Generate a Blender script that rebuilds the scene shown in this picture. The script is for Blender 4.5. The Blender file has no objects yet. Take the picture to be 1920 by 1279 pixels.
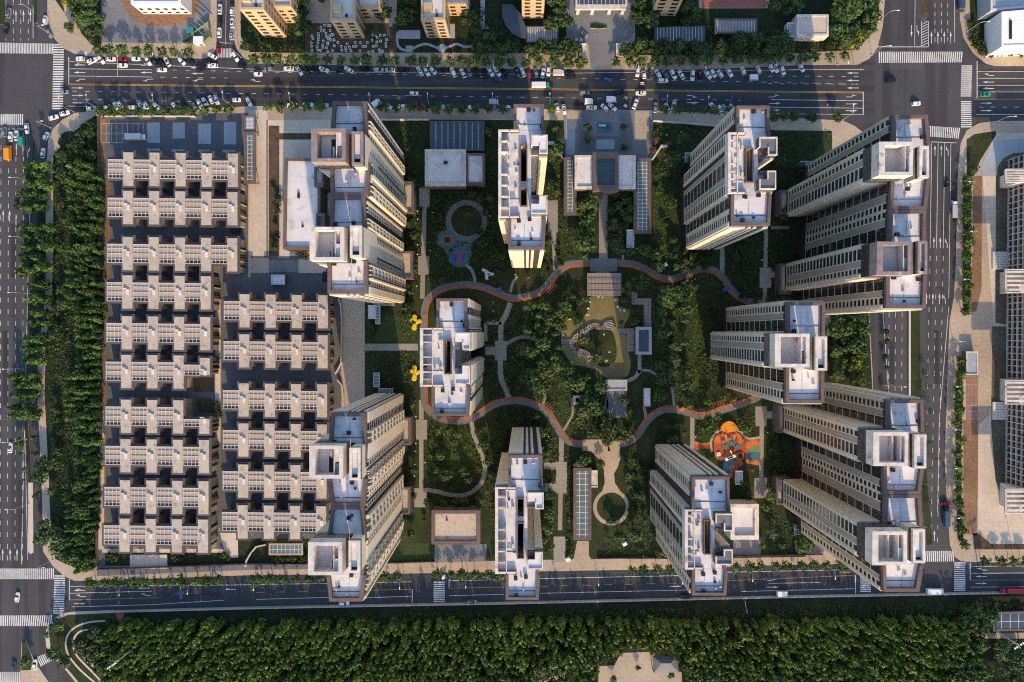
import bpy, math, random
import numpy as np
from mathutils import Vector, Quaternion, Matrix
random.seed(7); RNG = np.random.default_rng(7)
SC = bpy.context.scene; COL = SC.collection
# ------------------------------------------------------------------ camera
H = 307.0; F = 1280.0; NAD = (987.0, 620.0)          # drone height, focal length in photo pixels, plumb point
_v = Vector(((NAD[0]-960)/F, -(NAD[1]-639.5)/F, -1)).normalized()
QC = _v.rotation_difference(Vector((0, 0, -1)))
cd = bpy.data.cameras.new('camera'); cam = bpy.data.objects.new('camera', cd); COL.objects.link(cam)
cam.matrix_world = Matrix.Translation((0, 0, H)) @ QC.to_matrix().to_4x4()
cd.sensor_width = 36; cd.lens = 36*F/1920; cd.clip_start = 1; cd.clip_end = 5000
SC.camera = cam
# ------------------------------------------------------------------ sky, sun, exposure
SUN_EL, SUN_AZ = 23.0, 171.0                            # compass bearing of the sun, north = +y
w = bpy.data.worlds.new('World'); SC.world = w; w.use_nodes = True
nt = w.node_tree; bg = nt.nodes['Background']
sky = nt.nodes.new('ShaderNodeTexSky'); sky.sky_type = 'NISHITA'; sky.sun_disc = False
sky.sun_elevation = math.radians(SUN_EL); sky.sun_rotation = math.radians(SUN_AZ)
sky.air_density = 1.0; sky.dust_density = 1.2; sky.ozone_density = 2.5
nt.links.new(sky.outputs[0], bg.inputs[0]); bg.inputs[1].default_value = 0.15
sd = bpy.data.lights.new('sun', 'SUN'); sun = bpy.data.objects.new('sun', sd); COL.objects.link(sun)
sd.energy = 2.75; sd.angle = math.radians(0.5); sd.color = (1.0, 0.71, 0.41)
_el, _az = math.radians(SUN_EL), math.radians(SUN_AZ)
SDIR = Vector((math.sin(_az)*math.cos(_el), math.cos(_az)*math.cos(_el), math.sin(_el)))
sun.rotation_euler = SDIR.to_track_quat('Z', 'Y').to_euler()
SC.view_settings.view_transform = 'Standard'; SC.view_settings.look = 'None'
SC.view_settings.exposure = 1.1; SC.view_settings.gamma = 1
SC.cycles.use_denoising = False; SC.cycles.pixel_filter_type = 'BLACKMAN_HARRIS'; SC.cycles.filter_width = 1.1; SC.cycles.max_bounces = 5
# ------------------------------------------------------------------ helpers
def P(px, py, h=0.0):
    d = QC @ Vector(((px-960)/F, -(py-639.5)/F, -1)); t = (H-h)/(-d.z)
    return (d.x*t, d.y*t)
def PL(pts, h=0.0): return [P(a, b, h) for a, b in pts]
def M_PX(h=0.0): return (H-h)/F
def tag(o, label=None, cat=None, group=None, kind=None):
    if label: o['label'] = label
    if cat: o['category'] = cat
    if group: o['group'] = group
    if kind: o['kind'] = kind
    return o
_ONES = 'zeroth first second third fourth fifth sixth seventh eighth ninth tenth eleventh twelfth thirteenth fourteenth fifteenth sixteenth seventeenth eighteenth nineteenth'.split()
_TENS = {20: 'twent', 30: 'thirt', 40: 'fort', 50: 'fift', 60: 'sixt', 70: 'sevent', 80: 'eight', 90: 'ninet'}
def ordw(n):
    if n < 20: return _ONES[n]
    t = n//10*10
    return _TENS[t]+'ieth' if n == t else _TENS[t]+'y-'+_ONES[n-t]
class MB:
    def __init__(s): s.v = []; s.f = []; s.m = []
    def poly(s, pts, mi=0):
        k = len(s.v); s.v += pts; s.f.append(tuple(range(k, k+len(pts)))); s.m.append(mi)
    def prism(s, xy, z0, z1, ms=0, mt=None, bottom=False):
        mt = ms if mt is None else mt
        a = sum(xy[i][0]*xy[(i+1) % len(xy)][1]-xy[(i+1) % len(xy)][0]*xy[i][1] for i in range(len(xy)))
        if a < 0: xy = xy[::-1]
        n = len(xy); k = len(s.v)
        s.v += [(x, y, z0) for x, y in xy]+[(x, y, z1) for x, y in xy]
        for i in range(n):
            j = (i+1) % n; s.f.append((k+i, k+j, k+n+j, k+n+i)); s.m.append(ms)
        s.f.append(tuple(range(k+n, k+2*n))); s.m.append(mt)
        if bottom: s.f.append(tuple(range(k+n-1, k-1, -1))); s.m.append(ms)
        return s
    def lbox(s, p, t, n, u0, u1, d0, d1, z0, z1, ms=0, mt=None):
        xy = [(p[0]+t[0]*u+n[0]*d, p[1]+t[1]*u+n[1]*d) for u, d in ((u0, d0), (u1, d0), (u1, d1), (u0, d1))]
        return s.prism(xy, z0, z1, ms, mt, True)
    def box(s, cx, cy, z0, sx, sy, sz, a=0.0, ms=0, mt=None):
        c, q = math.cos(a), math.sin(a)
        return s.lbox((cx, cy), (c, q), (-q, c), -sx/2, sx/2, -sy/2, sy/2, z0, z0+sz, ms, mt)
    def tube(s, a, b, r0, r1, n=6, mi=0):
        a, b = Vector(a), Vector(b); d = (b-a).normalized()
        u = d.orthogonal().normalized(); w_ = d.cross(u); k = len(s.v)
        for c, r in ((a, r0), (b, r1)):
            for i in range(n):
                t = 2*math.pi*i/n; s.v.append(tuple(c+u*(r*math.cos(t))+w_*(r*math.sin(t))))
        for i in range(n):
            j = (i+1) % n; s.f.append((k+i, k+j, k+n+j, k+n+i)); s.m.append(mi)
        s.f.append(tuple(range(k+n, k+2*n))); s.m.append(mi)
        return s
    def lathe(s, prof, c=(0, 0, 0), n=16, mi=0):
        k = len(s.v)
        for r, z in prof:
            for i in range(n):
                t = 2*math.pi*i/n; s.v.append((c[0]+r*math.cos(t), c[1]+r*math.sin(t), c[2]+z))
        for q in range(len(prof)-1):
            for i in range(n):
                j = (i+1) % n
                s.f.append((k+q*n+i, k+q*n+j, k+(q+1)*n+j, k+(q+1)*n+i)); s.m.append(mi)
        if prof[-1][0] > 0: s.f.append(tuple(range(k+(len(prof)-1)*n, k+len(prof)*n))); s.m.append(mi)
        return s
    def mesh(s, name, mats):
        me = bpy.data.meshes.new(name); me.from_pydata(s.v, [], s.f)
        for m in (mats if isinstance(mats, (list, tuple)) else [mats]): me.materials.append(m)
        if any(s.m): me.polygons.foreach_set('material_index', s.m)
        me.update(); return me
    def build(s, name, mats, parent=None, loc=None):
        return link(name, s.mesh(name, mats), parent, loc)
def link(name, me, parent=None, loc=None, rz=0.0):
    o = bpy.data.objects.new(name, me); COL.objects.link(o)
    if parent: o.parent = parent
    if loc is not None: o.location = loc
    if rz: o.rotation_euler = (0, 0, rz)
    return o
def empty(name, loc=(0, 0, 0), rz=0.0):
    o = link(name, None, None, loc, rz); o.empty_display_size = 0.5; return o
def quadmesh(name, V, nq, mat):                         # numpy quads, four verts each
    me = bpy.data.meshes.new(name); me.vertices.add(nq*4); me.vertices.foreach_set('co', V.reshape(-1).astype(np.float32))
    me.loops.add(nq*4); me.loops.foreach_set('vertex_index', np.arange(nq*4, dtype=np.int32))
    me.polygons.add(nq); me.polygons.foreach_set('loop_start', np.arange(0, nq*4, 4, dtype=np.int32))
    me.materials.append(mat); me.update(calc_edges=True); return me
def copy_tree(o, parent=None):
    c = o.copy(); COL.objects.link(c); c.parent = parent
    for ch in o.children: copy_tree(ch, c)
    return c
def inside(x, y, poly):
    r = False; n = len(poly)
    for i in range(n):
        x1, y1 = poly[i]; x2, y2 = poly[i-1]
        if (y1 > y) != (y2 > y) and x < (x2-x1)*(y-y1)/(y2-y1)+x1: r = not r
    return r
def rect(x0, y0, x1, y1): return [(x0, y0), (x1, y0), (x1, y1), (x0, y1)]
def smooth(pts, k=5):                                     # Catmull-Rom through pixel points
    o = []; n = len(pts)
    for i in range(n-1):
        a = pts[max(i-1, 0)]; b = pts[i]; c = pts[i+1]; d = pts[min(i+2, n-1)]
        for j in range(k):
            t = j/k
            o.append(tuple(.5*(2*b[q]+(c[q]-a[q])*t+(2*a[q]-5*b[q]+4*c[q]-d[q])*t*t+(3*b[q]-a[q]-3*c[q]+d[q])*t**3) for q in (0, 1)))
    o.append(pts[-1]); return o
def closed(pts, k=4):
    n = len(pts); q = [pts[-1]]+pts+[pts[0], pts[1]]
    return smooth(q, k)[k:k+n*k]
def ribbon(pts, o0, o1):                                  # polygon strip between two offsets (pixels, + = right of travel on screen)
    L, R = [], []
    for i, p in enumerate(pts):
        a = pts[max(i-1, 0)]; b = pts[min(i+1, len(pts)-1)]
        dx, dy = b[0]-a[0], b[1]-a[1]; l = math.hypot(dx, dy) or 1
        nx, ny = -dy/l, dx/l
        L.append((p[0]+nx*o0, p[1]+ny*o0)); R.append((p[0]+nx*o1, p[1]+ny*o1))
    return L, R
NOGO = []; KEEP = [False]                              # photo polygons kept free of planting
def strip(mb, pts, o0, o1, z0, z1, mi=0):
    L, R = ribbon(pts, o0, o1)
    if KEEP[0]: NOGO.extend([L[i], L[i+1], R[i+1], R[i]] for i in range(len(L)-1))
    L, R = PL(L), PL(R)
    for i in range(len(L)-1): mb.prism([L[i], L[i+1], R[i+1], R[i]], z0, z1, mi)
def circ(cx, cy, r, n=28, ry=None, rot=0): return [(cx+r*math.cos(2*math.pi*i/n), cy+(ry or r)*math.sin(2*math.pi*i/n)) for i in range(n)]
# ------------------------------------------------------------------ materials
def mat(name, c, rough=.85, var=.18, sc=.5, var2=.12, sc2=.04, metal=0.0, spec=.3, rand=0.0, extra=None):
    m = bpy.data.materials.new(name); m.use_nodes = True; n = m.node_tree.nodes; l = m.node_tree.links
    b = n['Principled BSDF']; b.inputs['Roughness'].default_value = rough; b.inputs['Metallic'].default_value = metal
    b.inputs['Specular IOR Level'].default_value = spec
    g = n.new('ShaderNodeNewGeometry')
    val = None
    def mul(a, bb):
        q = n.new('ShaderNodeMath'); q.operation = 'MULTIPLY'; l.new(a, q.inputs[0]); l.new(bb, q.inputs[1]); return q.outputs[0]
    for s_, v_ in ((sc, var), (sc2, var2)):
        if v_ <= 0: continue
        t = n.new('ShaderNodeTexNoise'); t.inputs['Scale'].default_value = s_; t.inputs['Detail'].default_value = 4
        l.new(g.outputs['Position'], t.inputs['Vector'])
        r = n.new('ShaderNodeMapRange'); r.inputs[1].default_value = .3; r.inputs[2].default_value = .7
        r.inputs[3].default_value = 1-v_; r.inputs[4].default_value = 1+v_
        l.new(t.outputs[0], r.inputs[0]); val = r.outputs[0] if val is None else mul(val, r.outputs[0])
    if rand > 0:
        oi = n.new('ShaderNodeObjectInfo'); r = n.new('ShaderNodeMapRange'); r.inputs[3].default_value = 1-rand; r.inputs[4].default_value = 1+rand
        l.new(oi.outputs['Random'], r.inputs[0]); val = r.outputs[0] if val is None else mul(val, r.outputs[0])
    base = n.new('ShaderNodeRGB'); base.outputs[0].default_value = (*c, 1); col = base.outputs[0]
    if extra: col = extra(n, l, g, col)
    if val is not None:
        vm = n.new('ShaderNodeVectorMath'); vm.operation = 'SCALE'; l.new(col, vm.inputs[0]); l.new(val, vm.inputs['Scale']); col = vm.outputs[0]
    l.new(col, b.inputs['Base Color']); return m
def mixin(n, l, col, fac, c2):
    x = n.new('ShaderNodeMix'); x.data_type = 'RGBA'; l.new(fac, x.inputs['Factor']); l.new(col, x.inputs['A']); x.inputs['B'].default_value = (*c2, 1); return x.outputs['Result']
def noisefac(n, l, g, sc, lo, hi, det=5, stretch=None):
    t = n.new('ShaderNodeTexNoise'); t.inputs['Scale'].default_value = sc; t.inputs['Detail'].default_value = det
    v = g.outputs['Position']
    if stretch:
        vm = n.new('ShaderNodeVectorMath'); vm.operation = 'MULTIPLY'; vm.inputs[1].default_value = stretch; l.new(v, vm.inputs[0]); v = vm.outputs[0]
    l.new(v, t.inputs['Vector'])
    r = n.new('ShaderNodeMapRange'); r.inputs[1].default_value = lo; r.inputs[2].default_value = hi; l.new(t.outputs[0], r.inputs[0]); return r.outputs[0]
def blotch(c2, sc, lo, hi, stretch=None):
    return lambda n, l, g, col: mixin(n, l, col, noisefac(n, l, g, sc, lo, hi, stretch=stretch), c2)
def bricks(w_, h_, c2, mortar=.06, off=.5, also=None):
    def f(n, l, g, col):
        t = n.new('ShaderNodeTexBrick'); t.inputs['Scale'].default_value = 1; t.inputs['Brick Width'].default_value = w_; t.inputs['Row Height'].default_value = h_
        t.inputs['Mortar Size'].default_value = mortar; t.offset = off; t.inputs['Mortar Smooth'].default_value = .2
        l.new(g.outputs['Position'], t.inputs['Vector']); c = mixin(n, l, col, t.outputs['Fac'], c2)
        return also(n, l, g, c) if also else c
    return f
def bands(per, w_, c2, axis=2):                           # thin joint lines every per metres along one axis
    def f(n, l, g, col):
        s = n.new('ShaderNodeSeparateXYZ'); l.new(g.outputs['Position'], s.inputs[0])
        a = n.new('ShaderNodeMath'); a.operation = 'PINGPONG'; a.inputs[1].default_value = per/2; l.new(s.outputs[axis], a.inputs[0])
        b = n.new('ShaderNodeMath'); b.operation = 'LESS_THAN'; b.inputs[1].default_value = w_; l.new(a.outputs[0], b.inputs[0])
        return mixin(n, l, col, b.outputs[0], c2)
    return f
M = {}
def leafm(name, c, c2):
    return mat(name, c, .7, .3, .35, .18, .05, spec=.2, rand=.14, extra=blotch(c2, .3, .42, .62))
M['asphalt'] = mat('asphalt', (.066, .064, .067), .9, .10, 1.2, .14, .05, extra=blotch((.046, .045, .048), .05, .5, .6, (4, .12, 1)))
M['asphalt_road'] = mat('asphalt_road', (.060, .060, .063), .9, .10, 1.2, .12, .05, extra=blotch((.041, .041, .044), .05, .48, .58, (.12, 4, 1)))
M['asphalt_fresh'] = mat('asphalt_fresh', (.042, .046, .052), .88, .10, 1.0, .10, .05)
M['paint'] = mat('road_paint', (.62, .60, .56), .7, .2, 1.5, .2, .2)
M['paint_y'] = mat('yellow_paint', (.55, .33, .07), .7, .2, 1.5, .15, .2)
M['pave'] = mat('pavement_stone', (.44, .345, .25), .88, .12, .8, .14, .06, extra=bricks(1.2, .6, (.33, .28, .22), .05))
M['pave_grey'] = mat('pavement_grey', (.20, .20, .20), .88, .12, .8, .14, .06, extra=bricks(1.6, .8, (.14, .145, .15), .06))
M['pave_slab'] = mat('slab_blue_grey', (.33, .36, .385), .85, .10, .8, .1, .08)
M['pave_path'] = mat('path_stone', (.30, .27, .235), .88, .12, 1.0, .12, .08, extra=bricks(.9, .9, (.21, .19, .17), .05))
M['kerb'] = mat('kerb_stone', (.44, .39, .33), .85, .15, 1.0)
M['concrete'] = mat('concrete', (.55, .465, .37), .88, .10, .7, .12, .05, extra=bricks(6, 4.5, (.45, .38, .31), .06, 0))
M['lawn'] = mat('lawn_grass', (.025, .037, .011), .95, .35, .9, .35, .07, extra=blotch((.036, .042, .014), .12, .48, .65))
M['lawn_bright'] = mat('lawn_bright', (.038, .055, .013), .95, .3, 1.0, .25, .1)
M['verge'] = mat('verge_grass', (.018, .027, .008), .95, .4, .8, .35, .06, extra=blotch((.026, .023, .012), .1, .5, .65))
M['soil'] = mat('soil', (.088, .060, .037), .95, .3, .8, .3, .1, extra=blotch((.05, .05, .02), .25, .5, .65))
M['soil_red'] = mat('soil_red', (.215, .125, .070), .95, .25, .9, .2, .1)
M['dryground'] = mat('dry_ground', (.055, .050, .038), .95, .3, .9, .25, .1)
M['roof'] = mat('roof_membrane', (.66, .63, .615), .8, .05, .5, .08, .12, extra=bricks(7, 1.05, (.57, .54, .53), .035, .4, blotch((.47, .445, .43), .22, .54, .72)))
M['cap'] = mat('parapet_stone', (.135, .100, .092), .85, .14, .8, .16, .12, extra=bricks(2.4, 2.4, (.105, .08, .075), .06, 0))
M['rim'] = mat('rim_stone', (.60, .53, .465), .85, .12, .6, .15, .15, extra=blotch((.30, .235, .205), .25, .6, .72))
M['beige'] = mat('beige_render', (.60, .53, .415), .85, .06, .4, .06, .05, extra=bands(3.1, .05, (.49, .43, .335)))
M['beige_n'] = mat('ochre_render', (.47, .35, .215), .85, .06, .4, .08, .05, extra=bands(3.1, .05, (.36, .27, .17)))
M['stone'] = mat('dark_stone', (.046, .038, .038), .7, .12, .5, .12, .06, extra=bands(1.5, .04, (.03, .026, .026)))
M['dark'] = mat('dark_parts_and_shade', (.022, .020, .021), .85, .15, .6)  # near-black own colour of vents, pipes and posts; painted shade in recesses
M['lattice'] = mat('louvre_lattice', (.44, .385, .295), .8, .05, .5, .05, .1, extra=bands(.52, .11, (.16, .14, .12)))
M['glass'] = mat('window_glass', (.020, .023, .028), .12, .35, .18, .3, .6, spec=.6, extra=blotch((.12, .112, .10), .33, .60, .63))
M['glass_roof'] = mat('canopy_glass', (.115, .155, .15), .18, .12, .4, .2, .1, spec=.6)
M['glass_teal'] = mat('teal_glass', (.035, .075, .09), .2, .1, .4, .1, .1, spec=.6)
M['glass_blue'] = mat('blue_canopy', (.05, .07, .085), .35, .1, .4, .1, .1, spec=.5)
M['white'] = mat('white_paint', (.80, .78, .75), .6, .05, .8)
M['offwhite'] = mat('offwhite_panel', (.60, .57, .53), .7, .06, .8)
M['villa_roof'] = mat('villa_roof_tile', (.465, .385, .305), .88, .08, .8, .1, .1, extra=blotch((.30, .225, .17), .5, .56, .72))
M['villa_pan'] = mat('villa_roof_panel', (.40, .335, .27), .88, .08, .8, .08, .1, extra=bands(1.05, .06, (.32, .26, .20), 1))
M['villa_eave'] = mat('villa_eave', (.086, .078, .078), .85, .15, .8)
M['villa_rib'] = mat('villa_rib', (.60, .53, .46), .8, .05, .8)
M['villa_wall'] = mat('villa_wall', (.42, .325, .215), .88, .08, .5)
M['yard'] = mat('yard_paving', (.115, .118, .124), .9, .15, .7, .15, .1)
M['red'] = mat('red_track', (.30, .125, .072), .85, .15, .7, .2, .1, extra=blotch((.20, .09, .06), .3, .52, .66))
M['track_grey'] = mat('track_grey', (.15, .152, .16), .88, .12, .7, .12, .1)
M['orange'] = mat('orange_rubber', (.56, .165, .045), .85, .12, .8, .12, .15, extra=blotch((.36, .085, .035), .16, .5, .56))
M['orange_y'] = mat('amber_rubber', (.62, .25, .035), .85, .15, .8, .12, .15, extra=blotch((.44, .15, .03), .35, .55, .6))
M['teal'] = mat('teal_rubber', (.06, .16, .19), .8, .1, .6)
M['blue_r'] = mat('blue_rubber', (.07, .15, .24), .8, .1, .6)
M['green_r'] = mat('green_rubber', (.17, .24, .12), .8, .1, .6)
M['strip_grass'] = mat('dry_strip_grass', (.105, .095, .07), .95, .3, .9, .25, .1)
M['leaf_wood_b'] = leafm('leaf_wood_b', (.085, .135, .022), (.040, .068, .012))
M['leaf_wood_c'] = leafm('leaf_wood_c', (.115, .155, .030), (.075, .105, .016))
M['roof_grey'] = mat('roof_grey', (.15, .152, .158), .85, .1, .8, .1, .1, extra=bricks(3, .8, (.115, .117, .12), .05))
M['rim_brown'] = mat('rim_brown', (.25, .195, .178), .8, .14, .6, .15, .15, extra=blotch((.48, .43, .39), .4, .62, .72))
M['brick'] = mat('brick_paving', (.24, .115, .085), .88, .2, 1.2, .1, .1, extra=bricks(1.2, .6, (.33, .24, .2), .08))
M['cobalt'] = mat('cobalt_rubber', (.04, .09, .42), .8, .05, .6)
M['redder'] = mat('brick_red_rubber', (.31, .105, .075), .8, .08, .6)
M['yellow'] = mat('yellow_plastic', (.66, .45, .02), .5, .05, .5)
M['water'] = mat('pond_water', (.20, .165, .055), .25, .15, .15, .2, .05, spec=.35)
M['wood'] = mat('grey_decking', (.27, .225, .195), .85, .12, 1.0, .12, .1, extra=bricks(1.6, 1.6, (.15, .12, .105), .13, 0))
M['steel'] = mat('galvanised_steel', (.50, .50, .49), .45, .05, 1.0, metal=.4)
M['tarp'] = mat('teal_tarp', (.03, .24, .23), .6, .1, .8)
M['rubber_dark'] = mat('dark_rubber', (.02, .02, .02), .9, .1, 1)
M['bark'] = mat('bark', (.09, .065, .045), .9, .2, 3)
M['leaf_street'] = leafm('leaf_street', (.075, .125, .022), (.040, .072, .014))
M['leaf_poplar'] = leafm('leaf_poplar', (.080, .145, .032), (.036, .070, .016))
M['leaf_wood'] = leafm('leaf_wood', (.098, .155, .024), (.050, .088, .012))
M['leaf_garden'] = leafm('leaf_garden', (.072, .118, .036), (.040, .068, .021))
M['leaf_dark'] = leafm('leaf_dark', (.056, .088, .026), (.032, .054, .016))
M['leaf_yellow'] = leafm('leaf_yellow', (.34, .28, .015), (.15, .17, .015))
M['leaf_red'] = leafm('leaf_red', (.16, .085, .05), (.08, .06, .03))
M['leaf_shrub'] = leafm('leaf_shrub', (.050, .072, .016), (.030, .044, .013))
# ================================================================== SETTING
def flat(name, polys, z0, z1, m, kind='structure', edge=None, label=None, cat=None):
    b = MB()
    for p in polys: b.prism(PL(p), z0, z1, 1 if edge else 0, 0)
    o = b.build(name, [M[m]]+([M[edge]] if edge else [])); tag(o, label, cat, None, kind); return o
g = MB(); g.prism([(-1400, -1400), (1400, -1400), (1400, 1400), (-1400, 1400)], -1.2, -.06); tag(g.build('ground', M['dryground']), kind='structure')
# carriageways
flat('road', [rect(-160, -200, 108, 1500)], -.6, .0, 'asphalt')
flat('road', [[(108, 96), (440, 98), (1000, 104), (1640, 100), (1640, 235), (1000, 214), (440, 206), (108, 206)]], -.6, .0, 'asphalt_road')
flat('road', [[(1640, -200), (1830, -200), (1830, 330), (1640, 330)]], -.6, .0, 'asphalt')
flat('road', [[(1830, 90), (2150, 94), (2150, 240), (1830, 236)]], -.6, .0, 'asphalt_road')
flat('road', [[(1620, 330), (1830, 330), (1806, 1046), (1806, 1115), (1626, 1112), (1616, 1040)]], -.6, .0, 'asphalt')
flat('road', [[(108, 1070), (700, 1066), (1430, 1048), (1626, 1044), (1626, 1116), (1440, 1120), (960, 1131), (480, 1140), (108, 1153)], [(1806, 1040), (2150, 1036), (2150, 1106), (1806, 1110)]], -.6, .0, 'asphalt_fresh')
flat('road', [rect(403, -100, 443, 98)], -.6, .004, 'asphalt')
flat('road', [[(637, 558), (682, 556), (682, 770), (600, 770), (630, 700)]], -.3, .03, 'asphalt')
# pavement blocks
PV = 'pave'
flat('pavement', [[(89, -160), (89, 30), (95, 62), (105, 76), (119, 91), (140, 101), (172, 106), (385, 110), (400, 104), (406, 88), (408, -160)]], -.3, .13, PV, edge='kerb')
flat('pavement', [[(437, -160), (438, 70), (444, 92), (456, 108), (480, 119), (700, 124), (960, 129), (1300, 131), (1400, 127), (1507, 122), (1608, 121), (1630, 110), (1645, 90), (1655, 50), (1659, 0), (1661, -160)]], -.3, .13, PV, edge='kerb')
flat('pavement', [[(1797, -160), (1799, 32), (1806, 70), (1825, 100), (1848, 119), (1866, 124), (2150, 124), (2150, -160)]], -.3, .13, PV, edge='kerb')
flat('pavement', [[(2150, 226), (1866, 227), (1835, 231), (1812, 245), (1801, 268), (1796, 320), (1792, 495), (1788, 560), (1780, 600), (1775, 740), (1771, 865), (1776, 955), (1781, 1022), (1790, 1044), (1803, 1053), (1920, 1056), (2150, 1056)]], -.3, .13, PV, edge='kerb')
flat('pavement', [[(86, 320), (92, 255), (101, 240), (118, 224), (140, 212), (162, 209), (300, 207), (480, 199), (690, 203), (960, 204), (1060, 205), (1220, 207), (1440, 219), (1580, 226), (1602, 236), (1628, 256), (1632, 330), (1629, 580), (1636, 700), (1637, 900), (1640, 1030), (1630, 1052), (1595, 1057), (1440, 1060), (1270, 1067), (1020, 1071), (717, 1076), (480, 1078), (190, 1088), (140, 1089), (120, 1080), (100, 1062), (81, 1034), (80, 960), (78, 900), (71, 750), (71, 640), (78, 620), (86, 545)]], -.3, .13, PV, edge='kerb')
flat('pavement', [[(85, 1190), (90, 1172), (100, 1160), (116, 1150), (135, 1147), (212, 1144), (480, 1137), (960, 1128), (1440, 1117), (1920, 1108), (2150, 1104), (2150, 1480), (150, 1480), (143, 1280), (118, 1250), (99, 1231), (87, 1212)]], -.3, .13, 'kerb', edge='kerb')
flat('pavement', [[(41, 1202), (48, 1200), (66, 1242), (92, 1279), (110, 1330), (36, 1330)]], -.3, .13, PV, edge='kerb')
# medians and traffic islands
flat('verge', [rect(-20, -160, 11, 47), [(63, -160), (71, -160), (71, 42), (67, 45), (64, 40)], [(61, 268), (67, 268), (67, 302), (61, 302)]], -.3, .16, 'lawn', edge='kerb')
flat('verge', [[(52, 600), (80, 320), (88, 320), (82, 560), (66, 660)], [(46, 790), (53, 790), (60, 905), (54, 905)]], -.3, .16, 'verge', edge='kerb')
flat('pavement', [[(53, 905), (62, 905), (63, 1036), (57, 1039), (53, 1034)]], -.3, .15, 'concrete', edge='kerb')
flat('verge', [[(42, 1202), (48, 1199), (62, 1238), (58, 1256), (41, 1257)]], -.3, .18, 'lawn', edge='kerb')
flat('verge', [[(1728, -160), (1741, -160), (1741, 30), (1737, 40), (1732, 40), (1728, 30)]], -.3, .16, 'soil', edge='kerb')
flat('verge', [[(1707, 330), (1722, 330), (1726, 745), (1748, 1020), (1738, 1022), (1706, 745)]], -.3, .16, 'lawn', edge='kerb')
# greens and inner grounds of each block
Z1 = .16
flat('lawn', [[(97, -100), (190, -100), (190, 92), (172, 84), (150, 60), (128, 34), (104, 0)]], .1, Z1, 'verge')
flat('plaza', [[(190, -100), (390, -100), (396, 20), (385, 62), (345, 82), (190, 80)]], .1, Z1, 'pave_grey')
flat('plaza', [[(222, -40), (232, 15), (250, 38), (290, 50), (340, 45), (365, 28), (376, 0), (376, -40)]], .1, Z1+.02, 'soil_red')
flat('lawn', [[(449, -100), (570, -100), (572, 100), (468, 98), (452, 70)]], .1, Z1, 'verge')
flat('garden_soil', [rect(572, 44, 744, 99)], .1, Z1+.01, 'soil')
flat('lawn', [[(744, -100), (1062, -100), (1062, 100), (744, 99)], [(1190, -100), (1560, -100), (1650, -100), (1648, 20), (1632, 66), (1606, 94), (1400, 104), (1190, 104)]], .1, Z1, 'verge')
flat('plaza', [[(1062, -100), (1188, -100), (1188, 70), (1150, 84), (1147, 131), (1108, 131), (1104, 84), (1062, 78)]], .1, Z1+.01, 'pave_grey')
flat('sports_ground', [rect(1310, -60, 1450, 16)], .1, Z1+.01, 'pave'); flat('running_track', [rect(1316, -60, 1436, 15)], .1, Z1+.03, 'redder')
flat('lawn', [[(1812, -100), (1860, -100), (1856, 60), (1868, 92), (1920, 94), (2150, 94), (2150, 106), (1868, 105), (1838, 88), (1820, 50)]], .1, Z1, 'verge')
flat('plaza', [[(1860, -100), (2150, -100), (2150, 94), (1868, 92), (1856, 60)]], .1, Z1, 'pave_slab')
flat('lawn', [[(1812, 262), (1826, 252), (1866, 246), (1868, 252), (1838, 300), (1826, 330), (1812, 330)]], .1, Z1, 'lawn')
flat('soil_bed', [[(1824, 330), (1841, 330), (1840, 540), (1830, 584), (1814, 585), (1824, 470)], [(1806, 788), (1834, 788), (1832, 1000), (1830, 1004), (1806, 1000)]], .1, Z1, 'soil_red')
flat('plaza', [[(1866, 250), (2150, 250), (2150, 1020), (1858, 1020), (1834, 990), (1832, 800), (1862, 770), (1862, 600), (1842, 330), (1850, 290)]], .1, Z1-.01, 'concrete')
flat('lawn', [[(1867, 330), (1890, 296), (1892, 610), (1866, 605)], [(1860, 612), (1890, 612), (1889, 960), (1866, 900), (1858, 800)]], .1, Z1+.01, 'strip_grass')
flat('lawn', [[(1824, 1000), (1834, 1000), (1858, 1020), (2150, 1020), (2150, 1030), (1826, 1030)]], .1, Z1, 'soil')
flat('paved_bay', [rect(1811, 702, 1833, 788)], .1, Z1+.02, 'brick')
# main compound
flat('lawn', [[(100, 290), (140, 246), (180, 216), (186, 216), (182, 780), (178, 1062), (150, 1068), (130, 1060), (104, 1048), (96, 1000), (92, 900), (84, 740), (86, 640), (98, 560), (100, 420)]], .1, Z1, 'verge')
flat('lawn', [circ(131, 256, 17, 20, 10)], .1, Z1+.02, 'lawn')
flat('path', [[(121, -20), (118, 6), (126, 44), (148, 74), (156, 75), (152, 60), (134, 30), (124, -20)]], .1, Z1+.02, 'pave')
flat('yard', [[(186, 216), (466, 212), (470, 300), (468, 520), (640, 545), (640, 770), (606, 780), (596, 1058), (182, 1062), (184, 780)]], .1, Z1, 'yard')
flat('yard', [rect(466, 206, 502, 520), rect(500, 225, 620, 520)], .1, Z1+.01, 'concrete')
flat('lawn', [rect(504, 236, 524, 480), rect(524, 250, 612, 262)], .1, Z1+.03, 'soil')
flat('yard', [[(470, 480), (615, 480), (615, 550), (500, 545), (470, 520)]], .1, Z1+.02, 'yard')
flat('path', [[(186, 222), (198, 222), (198, 320), (208, 360), (206, 520), (199, 530), (200, 700), (199, 1020), (181, 1020), (181, 770), (190, 760), (194, 400)]], .1, Z1+.02, 'soil_red')
flat('path', [[(181, 770), (197, 770), (195, 1030), (181, 1030)], [(404, 560), (414, 560), (414, 830), (404, 820)]], .1, Z1+.04, 'concrete')
flat('yard', [rect(276, 230, 300, 268), rect(324, 230, 347, 260), rect(372, 232, 396, 270), rect(420, 229, 443, 271), rect(276, 279, 300, 284), rect(322, 280, 346, 285), rect(372, 281, 394, 286), rect(418, 281, 442, 286)], .1, Z1+.03, 'pave_slab')
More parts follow.
